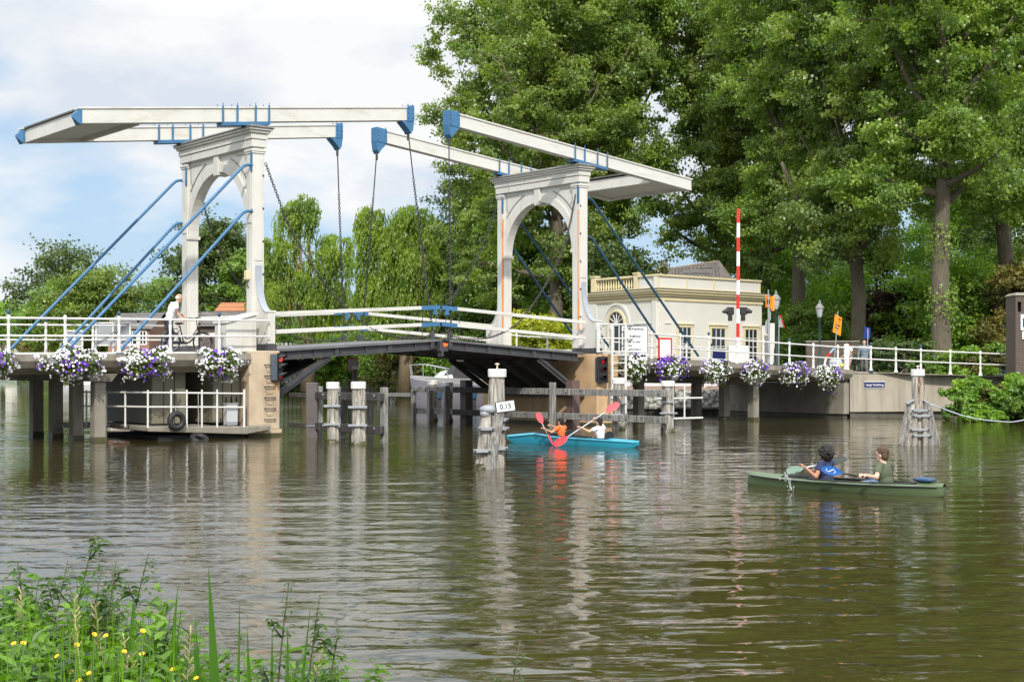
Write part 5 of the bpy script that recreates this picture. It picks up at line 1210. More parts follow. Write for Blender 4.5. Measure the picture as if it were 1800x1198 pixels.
# ================================================================ BACKGROUND BUILDINGS
def house(name, x0, x1, D, dep, zb, ze, zr, wallm, roofm, lab, wins=(), cat='house', winrow=None, ridge='x', par=None):
    X0, X1 = WX(x0, D), WX(x1, D); T = thing(name, lab, cat, ((X0+X1)/2, D, zb))
    b = MB(); b.bx(X0, X1, D, D+dep, zb, ze)
    if ridge == 'x': b.add([(X0,D,ze), (X0,D+dep,ze), (X0,D+dep/2,zr-.1), (X1,D,ze), (X1,D+dep,ze), (X1,D+dep/2,zr-.1)], [(0,1,2), (3,5,4)])
    b.build('wall', wallm, T)
    b = MB(); o_ = .3
    if ridge == 'x':
        m_ = D+dep/2; b.add([(X0-o_,D-o_,ze-.05), (X1+o_,D-o_,ze-.05), (X1+o_,m_,zr), (X0-o_,m_,zr), (X1+o_,D+dep+o_,ze-.05), (X0-o_,D+dep+o_,ze-.05)], [(0,1,2,3), (3,2,4,5)])
    else:
        m_ = (X0+X1)/2; b.add([(X0-o_,D-o_,ze-.05), (m_,D-o_,zr), (X1+o_,D-o_,ze-.05), (X0-o_,D+dep,ze-.05), (m_,D+dep,zr), (X1+o_,D+dep,ze-.05)], [(0,3,4,1), (1,4,5,2), (0,1,2)])
    rf = b.build('roof', roofm, T)
    for (xa, xb, ya, yb_) in wins:
        a0, a1, z0, z1 = WX(xa, D), WX(xb, D), WZ(yb_, D), WZ(ya, D)
        b = MB(); b.bx(a0-.1, a1+.1, D-.06, D-.01, z0-.1, z1+.1); w_ = b.build('window', LETTERW, T)
        b = MB(); mxx = (a0+a1)/2; b.bx(a0, mxx-.04, D-.075, D-.062, z0, z1); b.bx(mxx+.04, a1, D-.075, D-.062, z0, z1); b.build('pane', GLASS, w_)
    return T, rf
house('brick_house', 190, 262, 118, 8, .8, WZ(577, 118), WZ(547, 118), BRICK, TILE, 'red brick house with white windows seen through the left railing', [(205, 216, 585, 602), (226, 240, 583, 604), (247, 256, 583, 604)])
house('long_house', 225, 330, 128, 9, .8, WZ(572, 128), WZ(545, 128), BRICKD, TILE, 'long house with grey tiled roof behind the cyclist', [(266, 284, 580, 600)])
house('small_brick_shed', 384, 440, 112, 5, .8, WZ(547, 112), WZ(529, 112), BRICKD, TILEO, 'brown brick building with bright orange tiled roof behind the left gateway')
T, rf = house('tiled_outbuilding', 352, 445, 104, 4, .8, WZ(572, 104), WZ(545, 104), BRICKD, TILE, 'dark low building with grey roof beside the orange roofed building')
house('long_orange_roof_house', 495, 700, 150, 8, .8, WZ(546, 150), WZ(531, 150), BRICKD, TILEO, 'long house with orange tiles showing between the willow branches', [(505+i*24, 517+i*24, 575, 590) for i in range(5)])
house('distant_house', 78, 165, 175, 9, .8, WZ(578, 175), WZ(560, 175), BRICK, TILE, 'pink brick house behind the sailing barge', [(86, 96, 586, 604), (112, 122, 586, 604), (138, 148, 586, 604)])
house('far_cottage', 8, 60, 230, 9, .8, WZ(598, 230), WZ(585, 230), STUCCO, TILE, 'far pale cottage low on the left bank')
T, rf = house('chimney_house', 1412, 1448, 105, 9, 1.0, WZ(545, 105), WZ(508, 105), BRICKD, TILE, 'house with grey roof and brick chimney between the poplar trunks')
b = MB(); D = 108.5; b.bx(WX(1426, D), WX(1446, D), D, D+.9, WZ(512, D), WZ(499, D)); ch = b.build('chimney', BRICK, rf)
b = MB(); b.bx(WX(1425, D), WX(1447, D), D-.05, D+.95, WZ(499, D)+.002, WZ(498, D)+.05); b.lathe([(.12, 0), (.12, .3), (.2, .35), (.2, .42), (.1, .45), (.1, .6)], (WX(1436, D), D+.4, WZ(498, D)), 8); b.build('chimney_pot', LETTERW, ch)
# white fence in front of the willows
T = thing('picket_fence', 'low white picket fence posts on the far bank left of the willow', 'fence', (WX(510, 122), 122.5, 1))
for i in range(7):
    X_ = WX(488+i*7.5, 122.6); b = MB(); b.bx(X_-.12, X_+.12, 122.6, 122.7, .9, WZ(602, 122)); b.build('picket', LETTERW, T)
# grey sign backs on the far side of the left span
for (xa, xb, ya, yb_, lab) in ((117, 145, 580, 610, 'smaller grey panel back leaning behind the left railing'), (169, 229, 566, 608, 'large grey panel back on white frame behind the left railing')):
    D = 47.5; T = thing('grey_panel', lab, 'sign', (WX((xa+xb)/2, D), D, 2.5), ID, 'grey sign backs')
    b = MB(); b.bx(WX(xa, D), WX(xb, D), D, D+.03, WZ(yb_, D), WZ(ya, D)); b.build('panel', GREYP, T)
    b = MB()
    for z_ in (WZ(yb_, D), WZ(ya, D)-.05): b.bx(WX(xa, D)-.03, WX(xb, D)+.03, D-.03, D-.002, z_, z_+.05)
    for x_ in (xa, xb, (xa+xb)/2): b.bx(WX(x_, D)-.03, WX(x_, D)+.03, D-.028, D-.003, WZ(yb_, D)-.3, WZ(ya, D)-.06)
    b.build('frame', RAILW, T)

# ================================================================ BOATS behind the bridge
HULLW = pmat('white boat gelcoat', (.66,.66,.65), .3, .06, 1, dirt=(.4,.4,.38), dlo=.6, dhi=.9); HULLG = pmat('grey violet hull', (.24,.23,.27), .35, .08); TARP = pmat('black canvas hood', (.03,.03,.035), .8, .2, 3)
def hull(b, L_, W_, H_, X, bow=.35, stern=.85):
    n = 14; vs = []; K = 7
    for i in range(n+1):
        u = i/n; s_ = u*L_
        w = W_/2*min(1, (1-(1-u/ bow)**2)**.5 if u < bow else 1)*(1 if u < .8 else 1-(u-.8)/.2*(1-stern)*1.0)
        w = max(w, .02); sh = H_*(1+.35*(1-u)**2)
        for j in range(K):
            v = j/(K-1)*2-1; a = abs(v)
            vs.append((s_+(.55*H_*(1-(a))*-(-1) if u < .08 else 0), w*math.copysign(a**.6, v) if a else 0, -.25*H_+(sh+.25*H_)*a**2.2))
    fs = [(i*K+j, (i+1)*K+j, (i+1)*K+j+1, i*K+j+1) for i in range(n) for j in range(K-1)]
    fs += [tuple(n*K+j for j in range(K))]
    for i in range(n): fs.append((i*K, i*K+K-1, (i+1)*K+K-1, (i+1)*K))
    b.add([X(p_) for p_ in vs], fs)
def bframe(x, D, head):      # bow point and heading of the stern
    c = Vector((WX(x, D), D, 0)); h = Vector((math.cos(head), math.sin(head), 0)); s_ = Vector((-h.y, h.x, 0))
    return lambda p_: tuple(c+h*p_[0]+s_*p_[1]+Vector((0,0,p_[2])))
_X = bframe(721, 80.5, R(-3)); X = lambda p_: _X((p_[0]*.68, p_[1], p_[2]*1.18))
T = thing('motor_cruiser', 'white and grey motor cruiser with black canvas hood moored behind the drawbridge', 'boat', (WX(780, 80), 80, 0))
b = MB(); hull(b, 7.5, 2.4, .95, X); b.build('hull', HULLG, T, smooth=True)
b = MB(); hull(b, 7.3, 2.5, .46, lambda p_: X((p_[0]-.02, p_[1], p_[2]+.80))); b.bx(0,0,0,0,0,0) if False else None; b.build('deck_moulding', HULLW, T, smooth=True)
b = MB(); b.add([X(q) for q in ((1.9,-.9,1.25), (4.3,-1.05,1.3), (4.3,1.05,1.3), (1.9,.9,1.25), (2.6,-.7,1.6), (4.2,-.85,1.75), (4.2,.85,1.75), (2.6,.7,1.6))], [(0,1,2,3), (4,5,6,7), (0,1,5,4), (1,2,6,5), (2,3,7,6), (3,0,4,7)]); b.build('cabin', HULLW, T, bevel=.05)
b = MB(); b.add([X(q) for q in ((2.9,-.95,1.45), (4.3,-1.05,1.6), (4.3,1.05,1.6), (2.9,.95,1.45), (3.9,-.8,2.1), (4.4,-.85,2.25), (4.4,.85,2.25), (3.9,.8,2.1))], [(0,1,5,4), (2,3,7,6), (3,0,4,7)]); b.build('windscreen', GLASS, T)
b = MB(); vs = []; fs = []
for i, (s_, h_) in enumerate(((3.6, 1.75), (4.2, 2.65), (5.0, 2.9), (5.8, 2.7), (6.6, 2.1), (7.1, 1.35))):
    for j in range(9):
        a = math.pi*j/8; vs.append(X((s_+(.15*(j in (0, 8))), 1.12*math.cos(a), 1.15+(h_-1.15)*math.sin(a)**.6)))
    if i: fs += [((i-1)*9+j, i*9+j, i*9+j+1, (i-1)*9+j+1) for j in range(8)]
fs += [tuple(range(9)), tuple(range(45, 54))]; b.add(vs, fs); b.build('canvas_hood', TARP, T, smooth=True)
b = MB(); pr = [(.2,-.3,1.3), (.0,-.25,1.9), (1.2,-.8,1.95), (3.0,-1.0,1.75), (3.3,-1.05,1.35)]; b.tube([X(q) for q in pr], .028, 6); b.tube([X((q[0], -q[1], q[2])) for q in pr], .028, 6)
b.tube([X((1.2,-.8,1.3)), X((1.2,-.8,1.95))], .02, 5); b.tube([X((2.2,-.95,1.3)), X((2.2,-.95,1.85))], .02, 5); b.build('bow_rail', ZINC, T, smooth=True)
for s_ in (2.6, 5.4): b = MB(); b.lathe([(.02, .9), (.13, .75), (.15, .5), (.13, .2), (.02, .1)], X((s_, -1.3, .2)), 8); b.build('fender', BLUED, T, smooth=True)
for k, (x, D, hd, L_, W_, H_, mt_, lab, extra) in enumerate((
    (44, 200, -10, 13, 3.4, 1.7, HULLW, 'grey white ship bow appearing left of the concrete piles', 0),
    (62, 150, 2, 13, 3.2, 1.0, BLACK, 'dark hulled barge with red and white lifebuoys between the piles', 1),
    (139, 112, 0, 4.4, 1.9, .8, HULLW, 'white boat bow just right of the third pile', 0),
    (201, 110, 178, 4.2, 1.9, .8, HULLW, 'white sloop under the second flower box pointing right', 0),
    (232, 112, 178, 2.6, 1.6, .8, GREYP, 'small grey boat beside the wooden landing stage', 0),
    (290, 98, 175, 3.2, 1.8, .7, HULLW, 'small white boat with blue cover beside the machine cabin', 2))):
    X = bframe(x, D, R(hd)); T = thing('moored_boat', lab, 'boat', X((L_/2, 0, 0)), ID, 'boats moored behind the left span')
    b = MB(); hull(b, L_, W_, H_, X); b.build('hull', mt_, T, smooth=True)
    if extra == 1:
        b = MB(); b.bx(0,0,0,0,0,0) if False else b.add([X(q) for q in ((1,-1.3,1.1), (12,-1.4,1.1), (12,1.4,1.1), (1,1.3,1.1), (1.3,-1.2,1.9), (12,-1.2,1.9), (12,1.2,1.9), (1.3,1.2,1.9))], [(0,1,5,4), (4,5,6,7), (2,3,7,6), (3,0,4,7), (1,2,6,5)]); b.build('deckhouse', HULLW, T)
        for s_ in (1.1, 3.55):
            for q in range(8):
                b = MB(); vs = []
                for i in range(4):
                    a = 2*math.pi*(q+i/3)/8
                    for j in range(6):
                        bb = 2*math.pi*j/6; rr_ = .55+.15*math.cos(bb); vs.append(X((s_+rr_*math.cos(a), -1.5+.12*math.sin(bb), 1.35+rr_*math.sin(a))))
                b.add(vs, [(i*6+j, (i+1)*6+j, (i+1)*6+(j+1) % 6, i*6+(j+1) % 6) for i in range(3) for j in range(6)]); b.build('lifebuoy_segment', [RED, LETTERW][q % 2], T, smooth='all')
    if extra == 2:
        b = MB(); b.add([X(q) for q in ((.6,-.8,.8), (3,-.85,.75), (3,.85,.75), (.6,.8,.8), (1,0,1.35), (2.9,0,1.3))], [(0,1,5,4), (3,2,5,4), (0,3,4), (1,2,5)]); b.build('boat_cover', BLUED, T)
    if extra == 0:
        b = MB(); b.add([X(q) for q in ((L_*.3,-W_*.32,H_), (L_*.75,-W_*.35,H_), (L_*.75,W_*.35,H_), (L_*.3,W_*.32,H_), (L_*.4,-W_*.26,H_*1.5), (L_*.72,-W_*.3,H_*1.5), (L_*.72,W_*.3,H_*1.5), (L_*.4,W_*.26,H_*1.5))], [(0,1,5,4), (4,5,6,7), (2,3,7,6), (3,0,4,7), (1,2,6,5)]); b.build('cabin', HULLW, T)
D = 150; X_ = WX(76, D); T = thing('sailing_barge_mast', 'bare wooden mast of a sailing barge with rigging rising behind the left railing', 'mast', (X_, D, 1.5))
b = MB(); b.tube([(X_, D, 1.5), (X_, D, WZ(506, D))], [.2, .16], 8); b.build('mast_pole', pmat('varnished mast', (.36,.22,.10), .5, .2), T); b = MB(); b.tube([(X_, D, WZ(506, D)), (X_+.05, D, WZ(478, D))], [.14, .05], 8); b.build('mast_top', STEELD, T)
b = MB()
for dx in (-3, -2, 2.2): b.tube([(X_, D, WZ(508, D)), (X_+dx, D, 2)], .035, 4)
b.build('rigging', pmat('rigging', (.5,.45,.35), .8), T)
T = thing('landing_stage', 'wooden landing stage with picket railing and posts behind the left span', 'jetty', (WX(250, 108), 108, .5))
b = MB(); b.bx(WX(218, 108), WX(300, 108), 108, 111, .35, .6); b.build('deck', WOODG, T)
for i in range(15):
    b = MB(); X_ = WX(180+i*5, 113); b.bx(X_-.06, X_+.06, 113, 113.06, .9, WZ(650, 113)); b.build('picket', WOODG, T)
for x in (214, 258, 300):
    b = MB(); b.tube([(WX(x, 107.8), 107.8, -.5), (WX(x, 107.8), 107.8, WZ(663, 108))], .22, 8); b.build('jetty_post', WOODG, T)
b = MB(); b.tube([(WX(197, 106), 106, .1), (WX(197, 106), 106, WZ(640, 106))], .11, 6); tag(b.build('white_pole', LETTERW, None, frame=ID), 'thin white pole standing in the water between two boats', 'pole')
# ================================================================ TREES AND PLANTS
LP1 = leafmat('poplar leaf', (0.072, 0.125, 0.031), (0.204, 0.283, 0.085), 0.45, 0.34, (0.382, 0.435, 0.238))
LP2 = leafmat('poplar leaf light', (0.072, 0.132, 0.024), (0.192, 0.294, 0.066), 0.40, 0.36, (0.324, 0.396, 0.168))
LB1 = leafmat('bush leaf bright', (0.093, 0.185, 0.024), (0.225, 0.383, 0.060), 0.38, 0.42)
LB2 = leafmat('bush leaf mid', (0.056, 0.114, 0.021), (0.161, 0.269, 0.054), 0.36, 0.42)
LBM = leafmat('bush leaf yellowish', (0.065, 0.105, 0.018), (0.16, 0.235, 0.045), 0.36, 0.42)
LB3 = leafmat('bush leaf dark', (0.031, 0.058, 0.018), (0.091, 0.143, 0.042), 0.28, 0.42)
LBY = leafmat('bush leaf yellow green', (0.15, 0.19, 0.012), (0.36, 0.40, 0.03), 0.3, 0.5)
LBO = leafmat('bush leaf olive', (0.055, 0.06, 0.014), (0.17, 0.16, 0.045), 0.3, 0.5)
LBR = leafmat('bush leaf dark red', (0.020, 0.010, 0.010), (0.075, 0.030, 0.030), 0.2, 0.5)
LBS = leafmat('silver leaf', (0.10, 0.14, 0.09), (0.26, 0.32, 0.24), 0.2, 0.5)
LW = leafmat('willow leaf', (0.055, 0.110, 0.015), (0.187, 0.286, 0.050), 0.4, 0.42)
def unit(v): return v/(np.linalg.norm(v, axis=1)[:, None]+1e-9)
def clump_leaves(rng, C, Rr_, per, size, upb=.35, squash=.75):
    C = np.asarray(C, float); Rr_ = np.asarray(Rr_, float); k = len(C)
    idx = np.repeat(np.arange(k), (per*(Rr_/Rr_.mean())**2).astype(int)); n = len(idx)
    NS = 9                                    # every clump is nine ragged sprays of leaves
    sub_ = unit(rng.normal(size=(k, NS, 3)).reshape(-1, 3)).reshape(k, NS, 3)*rng.uniform(.25, 1.25, (k, NS, 1))
    ss = rng.integers(0, NS, n); S_ = sub_[idx, ss]; d = unit(S_)
    off = rng.normal(size=(n, 3))*np.array([.26, .26, .15])+d*rng.normal(size=(n, 1))*.16
    P = C[idx]+(S_+off)*Rr_[idx][:, None]*np.array([1, 1, squash])
    Nn = unit(d*.6+rng.normal(size=(n, 3))*.55+np.array([0, 0, upb]))
    return quads(P, Nn, rng.uniform(size*.7, size*1.3, n), rng, .95)
def limb_pts(p0, dirv, ln, rg, rise=.25, wob=.18, k=7):
    p_ = Vector(p0); d = Vector(dirv).normalized(); out = [p_.copy()]
    for i in range(k):
        d = (d+Vector((rg.uniform(-wob, wob), rg.uniform(-wob, wob), rg.uniform(-wob*.5, wob)+rise*.12))).normalized(); p_ = p_+d*ln/k; out.append(p_.copy())
    return out
def poplar(seed, Ht, tr, cb, cw, mat, name='poplar_tree', fork=False, lean=0.0, per=430, leaf=.19, dens=1.0):
    """tapered trunk to height Ht, crown base cb, half width cw"""
    rg = random.Random(seed); rng = np.random.default_rng(seed)
    T = thing(name, 'x', 'tree', (0, 0, 0), ID, 'tall poplars behind the bridge')
    b = MB(); K = 12; tp = [Vector((lean*(i/K)*Ht+rg.uniform(-.12, .12)*(i > 1), rg.uniform(-.12, .12)*(i > 1), Ht*.92*i/K)) for i in range(K+1)]
    b.tube([Vector((0,0,-.5))]+tp, [tr*1.35]+[tr*(1.15 if i == 0 else 1-.80*i/K) for i in range(K+1)], 12)
    cl = []; cr_ = []
    nl = int(34*dens); k = 0
    for i in range(nl):
        u = (i+.5)/nl; z0 = cb*.86+(Ht*.9-cb*.86)*u*.92
        a = i*2.4+rg.uniform(-.4, .4); j = min(K-1, int(z0/(Ht*.92)*K)); base = tp[j].lerp(tp[j+1], z0/(Ht*.92)*K-j)
        env = cw*(.62+.50*math.sin(math.pi*min(1, (u*.95+.12))))*(1 if u < .75 else 1-(u-.75)*2.2)*rg.uniform(.72, 1.12)
        up_ = .35+.9*u+rg.uniform(-.15, .3)
        d = Vector((math.cos(a), math.sin(a), up_ if u > .08 else .15)); ln = env*math.sqrt(1+up_*up_*.6)
        pts = limb_pts(base, d, ln, rg, .6)
        r0_ = tr*(.42-.25*u)
        b.tube(pts, [r0_*(1-.85*q/(len(pts)-1)) for q in range(len(pts))], 6)
        for q in range(2, len(pts)):
            f_ = q/(len(pts)-1)
            for _ in range(2 if f_ > .35 else 1):
                if rg.random() < .30: continue
                off = Vector((rg.gauss(0, 1), rg.gauss(0, 1), rg.gauss(0, .8)))*(.75+.35*f_)
                c_ = pts[q]+off; cl.append(c_); cr_.append(rg.uniform(.65, 1.25)*(1.0 if u < .8 else .8))
                if rg.random() < .5: b.tube([pts[q], pts[q].lerp(c_, .5)+Vector((0,0,.1)), c_], [r0_*.25, r0_*.15, .015], 4, False)
        # drooping secondary spray
        if rg.random() < .5:
            for q in range(2):
                c_ = pts[-2]+Vector((rg.uniform(-.8, .8), rg.uniform(-.8, .8), -rg.uniform(.8, 2.2))); cl.append(c_); cr_.append(rg.uniform(.5, .9))
    for q in range(8): c_ = tp[-1]+Vector((rg.gauss(0, .9), rg.gauss(0, .9), rg.uniform(-2, 1.4))); cl.append(c_); cr_.append(rg.uniform(.7, 1.1))
    b.build('trunk', BARK, T, smooth='all', fix=False)
    np_mesh('crown', clump_leaves(rng, [tuple(c_) for c_ in cl], cr_, per, leaf), 4, mat, T)
    return T
def put(T, x, D, zb, s_=1.0, rz=0.0, sz=None, lab=None, y=None):
    T.matrix_world = Matrix.Translation((WX(x, D), D, zb)) @ Matrix.Rotation(rz, 4, 'Z') @ Matrix.Diagonal((s_, s_, sz or s_, 1))
    if lab: T['label'] = lab
    return T
pa = poplar(1, 27, .50, 6.2, 5.6, LP1); pb = poplar(2, 28, .50, 7.5, 5.2, LP1, lean=.01); pc_ = poplar(5, 26, .52, 9.5, 5.4, LP2, per=560, leaf=.17)
pd = poplar(8, 27, .46, 6.6, 5.2, LP1)
put(pa, 978, 92, 1, 1.03, .3, 1.12, 'tall poplar right behind the right gateway arch with sky to its left')
put(copy_tree(pd), 893, 104, 1, 1.0, 1.4, 1.15, 'poplar furthest left with its leaves reaching over the raised beam heads')
put(copy_tree(pc_), 1085, 97, 1, 1.0, 2.2, 1.32, 'poplar left of the patch of open sky above the cream house')
put(pb, 1272, 98, 1, .98, .2, 1.2, 'leftmost of the dark trunked poplars standing behind the tiled house roof')
put(copy_tree(pb), 1345, 92, 1, .95, 4.2, 1.15, 'twin stemmed poplar right behind the striped barrier pole')
put(copy_tree(pc_), 1405, 81, 1.2, .85, 1.0, 1.0, 'poplar right of the old lantern with its crown starting low')
put(pd, 1508, 76, 1.2, .92, 3.4, 1.1, 'poplar with a low forked limb behind the blue dead end sign')
put(pc_, 1655, 68, 1.2, .95, .8, 1.02, 'poplar with the thick bare trunk wrapped in ivy shoots near the right edge')
put(copy_tree(pc_), 1765, 77, 1.2, .95, 2.5, 1.1, 'poplar between the ivy wrapped trunk and the right edge of the photo')
put(copy_tree(pa), 1860, 90, 1.2, 1.0, 2.0, 1.0, 'poplar at the very right edge of the photo')
# extra low limb and ivy on two trunks
T = pd
b = MB(); b.tube([(.2, 0, 6.0), (1.6, -.3, 6.7), (3.2, -.4, 8.2), (4.6, -.3, 10.5)], [.3, .22, .17, .1], 7); b.build('low_limb', BARK, pd, smooth='all')
rng = np.random.default_rng(77); n = 2600; hz = rng.uniform(.3, 7.5, n); aa = rng.uniform(0, 6.28, n); keep = (np.sin(hz*2.1)+rng.normal(size=n)*.5) > .1; hz, aa = hz[keep], aa[keep]; n = len(hz)
P = np.stack([np.cos(aa)*(.52+rng.uniform(0, .35, n)), np.sin(aa)*(.52+rng.uniform(0, .35, n)), hz], 1)
np_mesh('ivy_shoots', quads(P, unit(P*np.array([1,1,0])+rng.normal(size=(n,3))*.5), rng.uniform(.10, .18, n), rng), 4, LP2, pc_)

def bush(x, D, w, h, zb, mat, lab, cat='bush', name='bush', seed=1, leaf=.2, per=260, ncl=26, depth=1.0, trunk=False, group=None, shape='dome'):
    rg = random.Random(seed); rng = np.random.default_rng(seed); X_ = WX(x, D)
    T = thing(name, lab, cat, (X_, D, zb), ID, group); cl = []; cr_ = []
    for i in range(ncl):
        a = rg.uniform(0, 6.283); u = rg.random()**.5; v = rg.random()
        if shape == 'tree': z = h*(.35+.6*v); k = math.sqrt(max(.05, 1-((v-.4)/.62)**2))
        elif shape == 'cone': z = h*(.04+.92*v); k = (1-v)*.9+.12
        else: z = h*(.05+.85*v); k = math.sqrt(max(.08, 1-v*v*.9))
        r_ = min(w, h)*rg.uniform(.13, .22)
        cl.append((X_+w/2*u*k*math.cos(a)*.9, D+w/2*depth*u*k*math.sin(a)*.9, zb+z)); cr_.append(r_)
    b = MB()
    th = h*(.55 if shape == 'tree' else .7)
    b.tube([(X_, D, zb-.3), (X_+.1, D, zb+th*.5), (X_-.05, D, zb+th)], [max(.05, w*.03), w*.022, w*.01], 7)
    for c_ in cl[::2]: b.tube([(X_, D, zb+th*.35), ((X_+c_[0])/2, (D+c_[1])/2, zb+(c_[2]-zb)*.6), c_], [w*.012+.01, .03, .01], 4, False)
    b.build('trunk' if shape == 'tree' else 'stem', BARK, T, smooth='all', fix=False)
    np_mesh('crown' if shape == 'tree' else 'foliage', clump_leaves(rng, cl, cr_, per, leaf, .4, .85), 4, mat, T)
    return T
# background trees, left
bush(115, 165, 12, 15.0, 1, LB3, 'grey green tree with open crown behind the sailing barge mast', 'tree', 'broadleaf_tree', 31, .34, 420, 34, shape='tree')
bush(160, 135, 9.0, 9.6, 1, LBM, 'bright yellow green tree in front of the darker one left of the cyclist', 'tree', 'broadleaf_tree', 32, .26, 620, 44, shape='tree')
bush(112, 150, 9, 9.5, 1, LB2, 'mid green tree left of the bright yellow green one', 'tree', 'broadleaf_tree', 33, .28, 480, 34, shape='tree')
bush(202, 150, 6, 7.6, 1, LB2, 'smaller bright tree right of the bright yellow green one', 'tree', 'broadleaf_tree', 36, .26, 420, 26, shape='tree')
bush(5, 190, 12, 9.5, 1, LB1, 'bright green tree at the left edge of the photo', 'tree', 'broadleaf_tree', 34, .34, 420, 26, shape='tree')
bush(60, 180, 6, 5.5, 1, LBO, 'low olive bush under the sailing barge mast', seed=35, leaf=.3)
bush(372, 140, 9.5, 15.5, 1, LB3, 'dark tree seen through the left gateway', 'tree', 'broadleaf_tree', 37, .3, 620, 46, shape='tree')
bush(285, 150, 8.5, 11.0, 1, LB2, 'open crowned tree directly above the cyclist', 'tree', 'broadleaf_tree', 38, .28, 330, 30, shape='tree')
bush(425, 135, 6, 12.0, 1, LB2, 'mid green tree just left of the near left gateway post', 'tree', 'broadleaf_tree', 39, .28, 420, 28, shape='tree')
bush(330, 142, 7, 9.5, 1, LB3, 'dark tree behind the head of the cyclist', 'tree', 'broadleaf_tree', 40, .28, 420, 26, shape='tree')
for i, x in enumerate((70, 105, 140, 175)): bush(x, 128, 3.2, 2.4, .9, [LB2, LBO, LB1, LB2][i], ['low bush under the barge mast', 'low olive bush right of the mast behind the railing', 'low bright bush left of the small grey panel', 'low green bush behind the large grey panel'][i], seed=50+i, leaf=.16, ncl=14, group='low bushes on the left quay')
rng = np.random.default_rng(5); n = 26000
P = np.stack([rng.uniform(-260, -60, n), rng.uniform(432, 440, n), .6+3.4*rng.random(n)**1.5], 1)
o = np_mesh('far_bank_reeds', quads(P, unit(rng.normal(size=(n, 3))), rng.uniform(.7, 1.2, n), rng), 4, LB2, frame=ID); kind(o, 'stuff', 'green reeds and scrub along the distant left bank'); o['category'] = 'reeds'
# far bank behind the drawbridge
FB = (
 (512, 124, 5.5, 4.6, LB2, 'mid green bush at the left end of the far bank beside the left pier', 261),
 (548, 123, 5.5, 4.2, LB2, 'mid green bush left of the tall white topped post', 262),
 (590, 123, 5.0, 4.6, LB1, 'bright green bush directly behind the red edged square sign', 263),
 (632, 124, 5.5, 4.8, LB2, 'green bush right of the red edged square sign', 264),
 (672, 122, 5.5, 5.0, LB2, 'mid green bush left of the olive bushes on the far bank', 265),
 (712, 116, 5.0, 4.8, LBO, 'larger olive yellow bush left of the motor cruiser', 266),
 (748, 110, 5.0, 4.4, LBO, 'olive bush behind the bow of the motor cruiser', 267),
 (790, 104, 5.0, 4.2, LB1, 'bright bush above the motor cruiser windscreen', 268),
 (835, 100, 5.5, 4.2, LB2, 'green bush behind the stern of the motor cruiser', 269),
 (690, 130, 6.5, 7.6, LB2, 'taller green bush under the middle of the drawbridge railing', 270),
 (770, 122, 7, 8.2, LB3, 'taller dark bush behind the blue railing joint', 271),
 (600, 135, 6, 7.0, LB3, 'dark bush behind the left half of the drawbridge railing', 272),
 (850, 110, 6, 8.0, LB3, 'dark bush left of the far post of the right gateway', 273),
 (660, 138, 6, 7, LB2, 'tall green bush between the two willows', 274))
for x, D, w, h, m_, lab, sd_ in FB: bush(x, D, w, h, .2, m_, lab, seed=sd_, leaf=.19, per=420, ncl=30, group='bushes on the far bank', depth=.8)
for x, D, w, h, m_, lab, sd_ in ((618, 150, 7, 8.5, LBS, 'silver leaved tree between the willow and the far chains', 301), (815, 120, 8, 17, LB3, 'dark tree left of the far gateway post on the right', 302), (770, 135, 8, 14, LBS, 'silvery green tree behind the middle chains', 303),
     (860, 108, 7, 15, LB2, 'green tree beside the far post of the right gateway', 304), (745, 145, 9, 16, LB2, 'green tree behind the right willow', 305), (905, 100, 6, 14, LB2, 'green tree seen in the left part of the right arch', 306), (940, 104, 8, 12, LB3, 'dark tree in the middle of the right arch', 307),
     (1010, 96, 7, 9.5, LB2, 'green tree seen right of the right gateway', 308), (1055, 92, 6, 9.5, LB2, 'light green larch like tree right of the right gateway', 309), (1075, 100, 6, 9, LB3, 'dark tree left of the balustrade of the cream house', 310), (560, 148, 9, 8, LB2, 'green tree far behind the left willow', 311)):
    bush(x, D, w, h, .6, m_, lab, 'tree', 'broadleaf_tree', sd_, .24, 460, 40, shape='tree' if h > 11 else 'dome', group='smaller trees behind the bridge')
